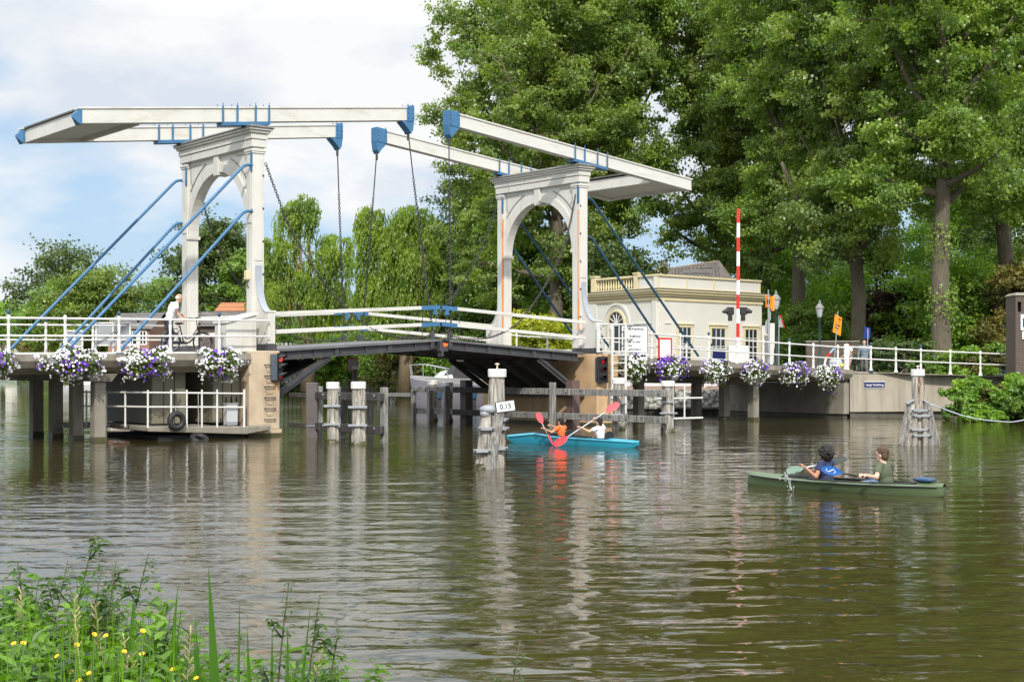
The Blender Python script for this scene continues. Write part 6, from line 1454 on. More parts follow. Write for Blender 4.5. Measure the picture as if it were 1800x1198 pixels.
# yellow hedge and shrubs beside the bridge
bush(945, 68, 4.2, 3.7, 1.0, LBY, 'rounded yellow green conifer hedge under the right arch', 'hedge', 'hedge', 401, .13, 900, 34)
bush(985, 70, 3.4, 3.0, 1.0, LBY, 'second yellow green conifer hedge partly hidden by the near right gateway post', 'hedge', 'hedge', 402, .13, 700, 26)
bush(1085, 86, 6, 8.5, 1.0, LB3, 'dark tree behind the balustrade', 'tree', 'broadleaf_tree', 403, .22, 360, 26, shape='tree')
bush(1168, 84, 3.2, 7.2, 1.0, LBO, 'small olive tree top just left of the tiled roof', 'tree', 'broadleaf_tree', 404, .18, 260, 14, shape='tree')
RB = ((1400, 92, 8, 9.5, LB1, 'green shrub tree left of the grey roofed house'), (1455, 88, 7, 7.5, LB1, 'bright shrub tree behind the tall lamp post'), (1480, 98, 9, 12, LB1, 'green shrub tree behind the forked poplar'), (1567, 84, 5.0, 6.2, LBR, 'dark red leaved shrub right of the forked poplar'),
      (1600, 84, 6, 6.6, LB1, 'bright green shrub tree right of the dark red shrub'), (1625, 92, 8, 11, LB1, 'bright green shrub tree left of the ivy wrapped trunk'), (1700, 80, 7, 7.5, LB1, 'yellow green shrub tree right of the ivy wrapped trunk'), (1750, 78, 6, 6.0, LB2, 'blue green shrub near the right edge'),
      (1790, 76, 5, 7.2, LBO, 'yellowish shrub beside the dark brick pillar'), (1720, 96, 10, 13, LB2, 'taller green shrub tree behind the far right railing'), (1540, 96, 9, 11, LB3, 'dark green shrub tree behind the dark red shrub'), (1420, 78, 4.5, 4.6, LB2, 'green shrub behind the warning sign'),
      (1660, 96, 8, 14, LB1, 'bright tree behind the ivy wrapped trunk'), (1800, 90, 9, 13, LB2, 'tree behind the dark brick pillar'), (1375, 104, 9, 12, LB1, 'tree behind the lantern'))
for i, (x, D, w, h, m_, lab) in enumerate(RB): bush(x, D, w, h, 1.0, m_, lab, 'shrub', 'shrub', 500+i, .17, 520, 36, group='shrubs along the road on the right')
LOW = ((1590, 66, 4, 1.9, LB3, 'dark low shrub behind the railing left of the big dolphin'), (1640, 65.5, 3.4, 1.5, LB2, 'low shrub at the foot of the ivy wrapped trunk'), (1690, 65, 3.4, 1.5, LB1, 'low bright weeds right of the ivy wrapped trunk'), (1735, 65, 3.2, 1.2, LBO, 'yellowish dry grass tuft behind the far right railing'),
       (1560, 68, 4.5, 2.0, LB3, 'dark low shrub under the dark red one'), (1765, 66, 3, 1.6, LB2, 'low shrub left of the dark brick pillar'))
for i, (x, D, w, h, m_, lab) in enumerate(LOW): bush(x, D, w, h, 1.55, m_, lab, seed=540+i, leaf=.11, per=330, ncl=22, group='low shrubs behind the wall railing')
RV = ((1705, 58.2, 2.6, 1.75, LB1, 'light green bush growing against the quay wall above the water'), (1740, 57.8, 2.6, 1.35, LBO, 'brownish olive bush between two green ones below the quay wall'), (1785, 57.3, 2.6, 2.1, LB1, 'tall bright green bush at the right edge above the water'), (1692, 57.2, 1.8, .9, LB2, 'small dark bush at the waterline below the quay wall'),
      (1712, 55.8, 1.2, .75, LB1, 'bright tuft overhanging the water nearest the big dolphin'), (1812, 56.5, 2.6, 2.0, LB2, 'green bush cut off by the right edge above the water'), (1752, 55.6, .9, .45, LB1, 'small yellow green tuft touching the water'))
for i, (x, D, w, h, m_, lab) in enumerate(RV): bush(x, D, w, h, -.05, m_, lab, seed=560+i, leaf=.12, per=420, ncl=24, group='bushes at the foot of the quay wall')

# willows
def willow(x, D, zb, spots, lab, seed, limb=None, trunk=.5, fork=3.0):
    rg = random.Random(seed); rng = np.random.default_rng(seed); X_ = WX(x, D); T = thing('willow_tree', lab, 'tree', (X_, D, zb), ID, 'weeping willows on the far bank')
    b = MB(); b.tube([(X_, D, zb-.5), (X_+.15, D, zb+fork*.6), (X_, D, zb+fork)], [trunk*1.2, trunk, trunk*.9], 10)
    out = []
    for (px_, py_, w, drop, dn) in spots:
        cx, cz = WX(px_, D), WZ(py_, D)
        m1 = Vector(((X_+cx)/2+rg.uniform(-.3, .3), D, zb+fork+(cz-zb-fork)*.35))
        b.tube(smooth_pts([(X_, D, zb+fork*.8), m1, (cx, D+rg.uniform(-.5, .5), cz-.3)], 5), [trunk*.5*(1-.075*i) for i in range(11)], 7)
        ns = int(dn*48); bun = [(rg.uniform(0, 6.283), rg.random()**.5, rg.uniform(-1, .5), rg.uniform(.4, 1.25)) for _ in range(int(4+dn*1.6))]
        for s_ in range(ns):
            ba, bu, bz, bl_ = bun[s_ % len(bun)]; a = rg.uniform(0, 6.283); u = bu
            x0_ = cx+w/2*bu*math.cos(ba)+rg.gauss(0, .15); y0_ = D+w/2*bu*math.sin(ba)*.9+rg.gauss(0, .2); z0_ = cz-.35*u*u*w*.4+rg.uniform(-.2, .15)+bz*w*.3
            ln = drop*rg.uniform(.35, 1.15)*bl_; a = ba+rg.gauss(0, .6); k = int(ln/.085); t_ = np.linspace(0, 1, k)
            ox, oy = math.cos(a)*rg.uniform(.25, .8)-.12, math.sin(a)*.7
            arch = np.sin(np.minimum(t_*4, 1)*1.57)
            P = np.stack([x0_+ox*arch*(1+.25*t_)-.10*ln*t_**1.5+rng.normal(size=k)*.04+.08*np.sin(t_*5+a), y0_+oy*arch+rng.normal(size=k)*.05, z0_+.22*np.sin(np.minimum(t_*5, 1)*3.1)-ln*t_], 1); out.append(P)
    P = np.concatenate(out); n = len(P)
    dirs = unit(np.stack([rng.normal(size=n)*.28, rng.normal(size=n)*.28, -np.ones(n)], 1)); side_ = unit(np.cross(dirs, rng.normal(size=(n, 3))))
    ln = rng.uniform(.22, .42, (n, 1)); w_ = ln*.16
    Q = np.stack([P, P+dirs*ln*.45+side_*w_, P+dirs*ln, P+dirs*ln*.45-side_*w_], 1).reshape(-1, 3)
    b.build('trunk', BARKL, T, smooth='all', fix=False); np_mesh('crown', Q, 4, LW, T); return T
willow(540, 112, .8, [(524, 346, 1.7, 2.9, 2.6), (505, 366, 1.0, 2.6, 1.2), (541, 372, 1.0, 2.2, 1.0), (487, 412, 1.9, 4.2, 3), (473, 440, 1.5, 4.5, 2.2), (592, 410, 1.5, 2.0, 2), (577, 432, 1.3, 3.0, 1.6), (603, 440, 1.0, 3.0, 1.2), (515, 468, 2.2, 4.5, 3), (548, 486, 2.0, 4.0, 2.4), (585, 500, 2.0, 4.0, 2.4), (490, 490, 2.0, 4.5, 2.4)],
       'left weeping willow with a bare crooked limb and a separate top tuft', 71, fork=5.5)
willow(712, 106, .8, [(653, 366, 1.4, 2.8, 2.2), (664, 398, 1.5, 4.2, 2), (692, 404, 1.8, 4.6, 3), (727, 366, 1.8, 3.0, 2.8), (745, 384, 1.4, 4.2, 2), (712, 440, 2.2, 4.6, 3), (680, 455, 2.0, 4.6, 2.6), (748, 440, 2.0, 4.5, 2.6), (700, 500, 2.4, 4.0, 3), (660, 480, 1.6, 4.2, 2), (735, 505, 2.2, 3.8, 2.6)],
       'right weeping willow behind the middle lifting chains', 72, fork=5.0)
willow(612, 128, .8, [(588, 515, 2.6, 3.2, 2.4), (626, 508, 2.8, 3.4, 2.6), (565, 535, 2.2, 2.6, 1.6)], 'lower weeping willow between the two tall ones', 73, fork=3.0, trunk=.35)

# foreground plants on the near bank
FG = leafmat('nettle leaf', (0.022, 0.060, 0.010), (0.065, 0.135, 0.022), 0.35, 0.42)
FG2 = leafmat('fresh weed leaf', (0.060, 0.14, 0.012), (0.15, 0.30, 0.030), 0.4, 0.4)
FGB = leafmat('iris blade', (0.030, 0.085, 0.015), (0.06, 0.15, 0.025), 0.3, 0.35)
FST = pmat('weed stem', (0.08, 0.08, 0.035), .7, .3, 10); FST2 = pmat('green stem', (0.10, 0.20, 0.04), .6, .2, 10)
YEL = pmat('yellow petal', (0.85, 0.50, 0.01), .6, .1, 20)
def leaf_blade(b, base, d, ln, w, droop=.5, fold=.15, roll=0.0):
    d = Vector(d).normalized(); side_ = d.cross(Vector((0,0,1)))
    if side_.length < .1: side_ = Vector((1,0,0))
    side_.normalize(); side_ = Matrix.Rotation(roll, 3, d) @ side_; p_ = Vector(base); vs = []; K = 4; cur = d.copy()
    for i in range(K+1):
        u = i/K; ww = w/2*math.sin(math.pi*(u**.75)*.98+.05)*1.0
        vs += [p_+side_*ww+Vector((0,0,ww*fold*2)), p_.copy(), p_-side_*ww+Vector((0,0,ww*fold*2))]
        cur = (cur+Vector((0,0,-droop/K))).normalized(); p_ = p_+cur*ln/K
    fs = []
    for i in range(K):
        q = i*3; fs += [(q, q+1, q+4, q+3), (q+1, q+2, q+5, q+4)]
    b.add(vs, fs)
def tall_weed(x, D, ytop, lean, lab, seed, lf=.055, spike=True):
    rg = random.Random(seed); zt_ = WZ(ytop, D); zb_ = .42; X_ = WX(x, D); T = thing('nettle_plant', lab, 'plant', (X_-lean, D, zb_), ID, 'tall weeds on the near bank')
    st_ = MB(); lv = MB(); base = Vector((X_-lean, D, zb_)); top = Vector((X_, D, zt_)); h_ = zt_-zb_
    pts = [base.lerp(top, i/10)+Vector((-.03*math.sin(i/10*3.1)*(1 if lean > 0 else -1), 0, 0)) for i in range(11)]
    st_.tube(pts, [.006*(1-.07*i) for i in range(11)], 6)
    def whorl(c, n, ln, w, a0, dr):
        for k in range(n):
            a = a0+2*math.pi*k/n; leaf_blade(lv, c, (math.cos(a), math.sin(a), rg.uniform(0, .8)), ln, w, dr, roll=rg.uniform(-.6, .6))
    m_ = int(h_/.075)
    for i in range(2, m_):
        u = i/m_; c = base.lerp(top, u); j = min(9, int(u*10)); c = pts[j].lerp(pts[j+1], u*10-j); s_ = (1.1-.75*u)
        whorl(c, 2, lf*2.0*s_*rg.uniform(.8, 1.2), lf*.68*s_, i*1.57+rg.uniform(-.3, .3), .9)
        if i % 2 == 0 and u > .3:
            a = rg.uniform(0, 6.28); bl = h_*.20*(1.15-u)*rg.uniform(.7, 1.3); q = [c, c+Vector((math.cos(a)*bl*.5, math.sin(a)*bl*.5, bl*.5)), c+Vector((math.cos(a)*bl*.8, math.sin(a)*bl*.8, bl*1.1))]
            st_.tube(q, [.003, .0025, .0015], 4)
            for t_ in range(4): whorl(q[1].lerp(q[2], t_/3), 3, lf*.85*rg.uniform(.6, 1.1), lf*.36, rg.uniform(0, 3), .9)
    if spike:
        for i in range(26):
            c = top-Vector((0, 0, rg.uniform(0, h_*.16))); a = rg.uniform(0, 6.28); leaf_blade(lv, c, (math.cos(a), math.sin(a), .5), lf*.6, lf*.2, 1.2)
    st_.build('stem', FST, T, smooth='all', fix=False); lv.build('leaves', FG, T, fix=False); return T
for i, (x, D, y, ln, lab, s_) in enumerate((
    (168, 4.6, 938, .17, 'tallest nettle stem at the upper left of the near bank', .06), (120, 4.5, 985, .12, 'nettle stem just left of the tallest one', .055), (262, 4.7, 972, .15, 'nettle leaning right above the leafy bank', .055), (205, 4.4, 985, .06, 'thin nettle between the two leaning right', .045),
    (508, 4.2, 1025, .02, 'straight nettle with feathery top right of the iris blades', .05), (563, 4.2, 1045, .04, 'slender nettle second from the right', .045), (596, 4.1, 1105, .05, 'rightmost short branching nettle', .05), (70, 4.6, 1015, .08, 'short nettle at the left with narrow leaves', .05),
    (545, 3.9, 1140, -.03, 'low leafy nettle at the bottom right of the bank', .05), (30, 4.6, 985, -.03, 'willow leaved weed at the left edge', .07), (300, 4.4, 1080, .05, 'broad leaved nettle behind the yellow flowers', .075), (915, 4.0, 1125, .05, 'small brownish weed at the bottom centre', .03), (180, 4.5, 1000, .10, 'bushy nettle under the tallest stem', .055))):
    tall_weed(x, D, y, ln, lab, 600+i, s_)
def blade(b, x, D, ytop, x2, w, zb_=.35, bend=0.0):
    X_ = WX(x, D); Xt = WX(x2, D); zt_ = WZ(ytop, D); K = 10; vs = []
    for i in range(K+1):
        u = i/K; c = Vector((X_+(Xt-X_)*u**1.3, D+.03*math.sin(u*3), zb_+(zt_-zb_)*u-(bend*u*u))); ww = w/2*(1-u**2.2)*(.8+.4*u if u < .5 else 1)+.0005
        vs += [c-Vector((ww, -ww*.3, 0)), c+Vector((0, .002+ww*.25, 0)), c+Vector((ww, ww*.3, 0))]
    b.add(vs, [(i*3+j, i*3+j+1, i*3+j+4, i*3+j+3) for i in range(K) for j in range(2)])
for gi, (lab, bl) in enumerate((
    ('clump of upright iris blades with one tallest blade in the middle', [(385, 997, 366, .034), (356, 1110, 340, .022), (352, 1118, 325, .024), (405, 1055, 421, .012), (362, 1095, 343, .02), (440, 1105, 434, .02)]),
    ('iris clump leaning right beside the yellow flowers', [(190, 1035, 236, .028), (262, 1030, 312, .024), (258, 1070, 318, .016), (280, 1130, 350, .016)]),
    ('pair of bluish upright blades among the weeds on the left', [(160, 1020, 134, .018), (172, 1045, 170, .02), (130, 1060, 131, .012)]),
    ('thin curved blades at the right end of the near bank', [(468, 1110, 478, .02), (490, 1070, 545, .014), (500, 1100, 505, .016), (300, 1140, 268, .014)]))):
    D = (4.1, 4.3, 4.35, 4.15)[gi]; T = thing('iris_clump', lab, 'plant', (WX(bl[0][0], D), D, .35), ID, 'iris clumps on the near bank')
    for q in bl: b = MB(); blade(b, q[0], D, q[1], q[2], q[3]*1.5); b.build('blade', FGB, T, fix=False, smooth='all')
rg = random.Random(9)
fl = [(25, 1131), (41, 1130), (101, 1153), (125, 1181), (135, 1133), (157, 1183), (166, 1115), (186, 1117), (218, 1145), (251, 1109), (250, 1149), (304, 1176), (140, 1196), (345, 1192)]
locn = ['leftmost at the photo edge', 'second from the left', 'low between dark leaves', 'low in front of the bluish blades', 'on a tall stalk near the bluish blades', 'lowest of the left group', 'on top of the leafy mass, widest open', 'just right of the widest open one', 'beside the leaning iris blade', 'highest right of the leaning iris', 'low below the leaning iris', 'rightmost, tilted, near the iris clump', 'at the very bottom edge left', 'at the bottom edge beside the tallest blade']
for i, (x, y) in enumerate(fl):
    D = 3.75+.05*(i % 4); c = Vector((WX(x, D), D, WZ(y, D))); T = thing('yellow_flower', 'yellow flower on the near bank, '+locn[i], 'flower', (c.x, c.y, .4), ID, 'yellow flowers on the near bank')
    b = MB(); q = [(c.x-rg.uniform(-.05, .1), c.y+.02, .4), (c.x-.02, c.y, (c.z+.4)/2), tuple(c)]; b.tube(q, .0022, 5); b.build('stalk', FST2, T)
    b = MB(); nrm = Vector((rg.uniform(-.5, .5), -.6, 1)).normalized(); u_ = nrm.orthogonal().normalized(); v_ = nrm.cross(u_)
    for k in range(16):
        a = 2*math.pi*k/16+.1*(k % 2); d = u_*math.cos(a)+v_*math.sin(a); s_ = nrm.cross(d); r_ = .0072*rg.uniform(.8, 1.1)
        b.add([c+d*.002-s_*.0015, c+d*.002+s_*.0015, c+d*r_+s_*.002+nrm*.003, c+d*r_*1.05+nrm*.002, c+d*r_-s_*.002+nrm*.003], [(0,1,2,3,4)])
    b.build('petals', YEL, T, fix=False)
# leafy mass
rg = random.Random(21); lv = MB(); st_ = MB(); lv2 = MB()
def mass_top(x):     # pixel row of the top of the mass along the bank
    pts = [(-80, 1045), (0, 1062), (60, 1070), (130, 1075), (210, 1088), (270, 1105), (330, 1155), (400, 1190), (470, 1188), (560, 1190), (600, 1205), (640, 1225)]
    for (a, ya), (b_, yb_) in zip(pts[:-1], pts[1:]):
        if a <= x <= b_: return ya+(yb_-ya)*(x-a)/(b_-a)
    return 1215
cnt = 0
while cnt < 760:
    x = rg.uniform(-140, 640); D = rg.uniform(3.3, 4.9); 
    zt_ = WZ(mass_top(max(-80, x))+rg.uniform(-12, 70), 4.3)-(4.3-D)*.06
    if zt_ < .55: zt_ = .55+rg.random()*.1
    if x > 330 and rg.random() < .45: cnt += 1; continue
    X_ = WX(x, D); h_ = zt_-.35; cnt += 1; m_ = max(3, int(h_/.042)); lean = Vector((rg.uniform(-.1, .12), rg.uniform(-.1, .1), 0)); tgt = lv if rg.random() < .72 else lv2; L0 = rg.uniform(.045, .08)
    p0 = Vector((X_, D, .33)); p1 = p0+Vector((0,0,h_))+lean; st_.tube([p0, p0.lerp(p1, .5)+lean*.1, p1], [.0022, .0018, .001], 4, False)
    for i in range(m_):
        u = .25+.75*(i+1)/m_; c = p0.lerp(p1, u); a = i*1.9+rg.uniform(0, 1)
        for k in range(3): leaf_blade(tgt, c+Vector((rg.uniform(-.03, .03), rg.uniform(-.03, .03), rg.uniform(-.02, .02))), (math.cos(a+k*2.1), math.sin(a+k*2.1), rg.uniform(-.2, 1.3)), L0*(1.15-.4*u)*rg.uniform(.6, 1.3), L0*.25, rg.uniform(.3, 1.2), roll=rg.uniform(-.9, .9))
T = thing('bank_weeds', 'dense bright green weeds covering the near bank', 'weeds', (-1, 4.2, .4)); T['kind'] = 'stuff'
st_.build('stems', FST2, T, fix=False); lv.build('bright_leaves', FG2, T, fix=False); lv2.build('dark_leaves', FG, T, fix=False)
b = MB()
for i in range(240):
    x = rg.uniform(-140, 620); D = rg.uniform(3.5, 4.8); yt = mass_top(max(-80, x))+rg.uniform(-25, 60); blade(b, x, D, yt, x+rg.uniform(-45, 45), rg.uniform(.0025, .006), .33)
dry = MB(); lvd = MB()
for i in range(8):
    x = rg.uniform(-20, 560); D = rg.uniform(3.6, 4.5); yt = mass_top(max(-80, x))+rg.uniform(-75, 25); X_ = WX(x, D); p1 = Vector((X_+rg.uniform(-.14, .16), D+rg.uniform(-.05, .05), WZ(yt, D))); p0 = Vector((X_, D, .4))
    dry.tube([p0, p0.lerp(p1, .55)+Vector((rg.uniform(-.02, .02), 0, .01)), p1], [.0022, .0016, .0009], 4, False)
    for k in range(14): c = p0.lerp(p1, 1-.16*k/14); a = rg.uniform(0, 6.28); dry.tube([c, c+Vector((math.cos(a)*.014, math.sin(a)*.014, .016))], [.0011, .0022], 4, False)
oo = dry.build('dry_grass_stems', pmat('dry straw', (.38, .31, .16), .8, .3, 8), None, fix=False, frame=ID); kind(oo, 'stuff', 'thin dry seed stems sticking out of the near bank weeds'); oo['category'] = 'grass'
o = b.build('bank_grass', FG2, None, fix=False, frame=ID); kind(o, 'stuff', 'fine grass blades between the weeds on the near bank'); o['category'] = 'grass'
# ================================================================ PEOPLE, KAYAKS, BICYCLES
def skinm(c): return pmat('skin', c, .55, .06, 6)
SK1 = skinm((.52, .30, .20)); SK2 = skinm((.60, .38, .28)); SK3 = skinm((.36, .17, .095)); SK4 = skinm((.50,.27,.16))
HAIRD = pmat('dark hair', (.012, .009, .008), .6, .4, 40, bump=.8, bscale=60); HAIRB = pmat('brown hair', (.10, .055, .03), .6, .4, 40, bump=.8, bscale=60); HAIRW = pmat('white hair', (.62, .58, .55), .7, .1, 30)
def cloth(name, c): return pmat(name, c, .85, .12, 6, bump=.35, bscale=7)
def cap(b, p0, p1, r0, r1, n=10):
    p0 = Vector(p0); p1 = Vector(p1); d = p1-p0
    b.tube([p0-d.normalized()*r0*.5, p0, p0.lerp(p1, .5), p1, p1+d.normalized()*r1*.5], [r0*.6, r0, (r0+r1)/2, r1, r1*.6], n); b.ell(p0, (r0, r0, r0), None, 8, 6); b.ell(p1, (r1, r1, r1), None, 8, 6)
def fuse(b, name, mat, parent, vox, sm=4, label=None):
    o = b.build(name, mat, parent, fix=True)
    m_ = o.modifiers.new('fuse', 'REMESH'); m_.mode = 'VOXEL'; m_.voxel_size = vox; m_.use_smooth_shade = True
    s_ = o.modifiers.new('soften', 'SMOOTH'); s_.factor = .5; s_.iterations = sm
    dg = bpy.context.evaluated_depsgraph_get(); me = bpy.data.meshes.new_from_object(o.evaluated_get(dg)); o.modifiers.clear(); old = o.data; o.data = me; bpy.data.meshes.remove(old); me.shade_smooth()
    if label: o['label'] = label
    return o
def hand(b, wrist, d, curl, side_, s_=1.0):
    """palm, four fingers bent towards `curl` and a thumb leaving the side of the palm"""
    wrist = Vector(wrist); d = Vector(d).normalized(); curl = Vector(curl); curl = (curl-d*curl.dot(d)).normalized(); sd_ = d.cross(curl)*side_
    pc = wrist+d*.045*s_
    m = Matrix((d, sd_, curl)).transposed(); b.ell(pc, (.052*s_, .040*s_, .016*s_), m, 10, 6)
    for k, (o_, L_) in enumerate(((.027, .030), (.009, .034), (-.009, .032), (-.026, .025))):
        p_ = pc+d*.040*s_+sd_*o_*s_; q = p_+(d*.75+curl*.5).normalized()*L_*s_; r_ = q+(curl*.95+d*.05).normalized()*L_*.85*s_; t_ = r_+(curl*.35-d*.9).normalized()*L_*.7*s_
        b.tube([p_-d*.02*s_, p_, q, r_, t_], [.0095*s_, .0095*s_, .009*s_, .0085*s_, .007*s_], 7)
    p_ = pc+sd_*.032*s_-d*.015*s_; b.tube([p_-sd_*.01, p_, p_+(sd_*.6+d*.7+curl*.3).normalized()*.03*s_, p_+(sd_*.35+d*.9+curl*.9).normalized()*.055*s_], [.011*s_, .011*s_, .010*s_, .008*s_], 7)
def person(lab, frame, J, skin, top, bottom, hair, hairkind='short', s_=1.0, sleeve=.55, shorts=None, shoes=None, vox=.011, look=0.0, nod=0.0, group='people'):
    """J: joints in the person's own frame (x forward, y left, z up), metres"""
    V_ = {k: Vector(v)*s_ for k, v in J.items()}
    T = thing('person', lab, 'person', (0, 0, 0), ID, group); T.matrix_world = frame
    b = MB(); hd = V_['head']; nk = V_['neck']
    hm = Matrix.Rotation(look, 3, 'Z') @ Matrix.Rotation(nod, 3, 'Y')
    H = lambda p_: hd+hm @ (Vector(p_)*s_)
    b.ell(H((-.005, 0, .03)), (.095*s_, .075*s_, .105*s_), hm, 14, 10); b.ell(H((.03, 0, -.045)), (.062*s_, .055*s_, .07*s_), hm, 12, 8)
    b.ell(H((.098, 0, -.012)), (.02*s_, .013*s_, .024*s_), hm, 8, 6); b.ell(H((.078, 0, -.085)), (.022*s_, .025*s_, .018*s_), hm, 8, 6)
    for y in (-1, 1): b.ell(H((-.005, .077*y, -.005)), (.018*s_, .010*s_, .032*s_), hm, 8, 6)
    b.ell(H((.088, 0, -.053)), (.014*s_, .026*s_, .010*s_), hm, 8, 6); b.ell(H((.085, 0, .03)), (.012*s_, .05*s_, .010*s_), hm, 8, 6)
    cap(b, nk-Vector((0,0,.04))*s_, hd-Vector((.005,0,.06))*s_, .058*s_, .05*s_)
    sh = {q: V_['sh'+q] for q in 'LR'}; hp = V_['pelvis']; ch = V_['chest']
    def torso(b, g):
        b.ell(ch, ((.105+g)*s_, (.155+g)*s_, .17*s_), Matrix.Rotation(0, 3, 'X'), 14, 10); b.ell(hp.lerp(ch, .45), ((.098+g)*s_, (.138+g)*s_, .16*s_), None, 14, 8); b.ell(hp, ((.115+g)*s_, (.155+g)*s_, .12*s_), None, 14, 8)
        for q in 'LR': cap(b, nk-Vector((0,0,.06))*s_, sh[q], (.055+g)*s_, (.058+g)*s_)
    torso(b, 0)
    for q in 'LR':
        cap(b, sh[q], V_['el'+q], .048*s_, .038*s_); cap(b, V_['el'+q], V_['wr'+q], .037*s_, .026*s_)
        d = (V_['wr'+q]-V_['el'+q]); gd = Vector(J.get('grip'+q, (1, 0, -1)))
        hand(b, V_['wr'+q], J.get('hd'+q, d), gd, 1 if q == 'L' else -1, s_*1.0)
        cap(b, V_['hip'+q], V_['kn'+q], .078*s_, .052*s_); cap(b, V_['kn'+q], V_['an'+q], .052*s_, .036*s_)
        f_ = V_['an'+q]; ft = Vector(J.get('ft'+q, (1, 0, 0))).normalized(); b.ell(f_+ft*.06*s_-Vector((0,0,.03))*s_, (.115*s_, .042*s_, .035*s_), Vector((1,0,0)).rotation_difference(ft).to_matrix(), 10, 6)
    fuse(b, 'body', skin, T, vox*.62, 2)
    b = MB(); torso(b, .014)
    for q in 'LR':
        e = sh[q].lerp(V_['el'+q], sleeve/.55*.62) if sleeve < 1 else V_['el'+q]
        b.tube([sh[q]-(e-sh[q])*.1, sh[q], e], [.05*s_, .070*s_, .062*s_], 10)
        if sleeve >= 1: cap(b, V_['el'+q], V_['el'+q].lerp(V_['wr'+q], .85), .052*s_, .042*s_)
    fuse(b, 'shirt', top, T, vox, 3)
    b = MB(); b.ell(hp-Vector((0,0,.02))*s_, (.132*s_, .172*s_, .11*s_), None, 14, 8)
    for q in 'LR':
        if shorts: cap(b, V_['hip'+q], V_['hip'+q].lerp(V_['kn'+q], .85), .096*s_, .078*s_)
        else: cap(b, V_['hip'+q], V_['kn'+q], .094*s_, .068*s_); cap(b, V_['kn'+q], V_['an'+q].lerp(V_['kn'+q], .06), .066*s_, .055*s_)
    fuse(b, 'shorts' if shorts else 'trousers', bottom, T, vox, 3)
    b = MB()
    if hairkind == 'short':
        b.ell(H((-.022, 0, .052)), (.098*s_, .085*s_, .10*s_), hm, 14, 10); b.ell(H((-.05, 0, .0)), (.062*s_, .078*s_, .085*s_), hm, 12, 8); b.ell(H((.035, 0, .105)), (.06*s_, .065*s_, .035*s_), hm, 10, 6)
        rg = random.Random(3)
        for k in range(60):
            a, e_ = rg.uniform(0, 6.28), rg.uniform(.1, 1.4); b.ell(H((-.022+.095*math.cos(a)*math.sin(e_)*(1 if math.cos(a) < 0 else .8), .085*math.sin(a)*math.sin(e_), .052+.1*math.cos(e_))), (.017*s_,)*3, None, 6, 4)
    elif hairkind == 'curly':
        rg = random.Random(4); b.ell(H((-.03, 0, .045)), (.125*s_, .115*s_, .13*s_), hm, 12, 8); b.ell(H((-.055, 0, -.03)), (.085*s_, .10*s_, .10*s_), hm, 12, 8)
        for k in range(170):
            a, e_ = rg.uniform(0, 6.28), math.acos(rg.uniform(-.75, 1)); c_, s2 = math.cos(a), math.sin(a)
            if c_ > .55 and e_ > 1.25: continue
            b.ell(H((-.035+.128*c_*math.sin(e_), .118*s2*math.sin(e_), .035+.135*math.cos(e_))), (rg.uniform(.018, .03)*s_,)*3, None, 6, 4)
    elif hairkind == 'bald': 
        b.ell(H((-.035, 0, .01)), (.075*s_, .078*s_, .065*s_), hm, 12, 8)
    fuse(b, 'hair', hair, T, .009*s_, 1)
    b = MB()
    for y in (-1, 1): b.ell(H((.083, .032*y, .008)), (.008*s_, .013*s_, .008*s_), hm, 8, 6)
    b.build('eyes', INK, T, smooth='all')
    if shoes:
        b = MB()
        for q in 'LR': ft = Vector(J.get('ft'+q, (1, 0, 0))).normalized(); b.ell(V_['an'+q]+ft*.06*s_-Vector((0,0,.035))*s_, (.135*s_, .05*s_, .045*s_), Vector((1,0,0)).rotation_difference(ft).to_matrix(), 10, 6)
        b.build('shoes', shoes, T, smooth='all')
    return T
def heading(pos, d): return Matrix.Translation(pos) @ Matrix.Rotation(math.atan2(d[1], d[0]), 4, 'Z')

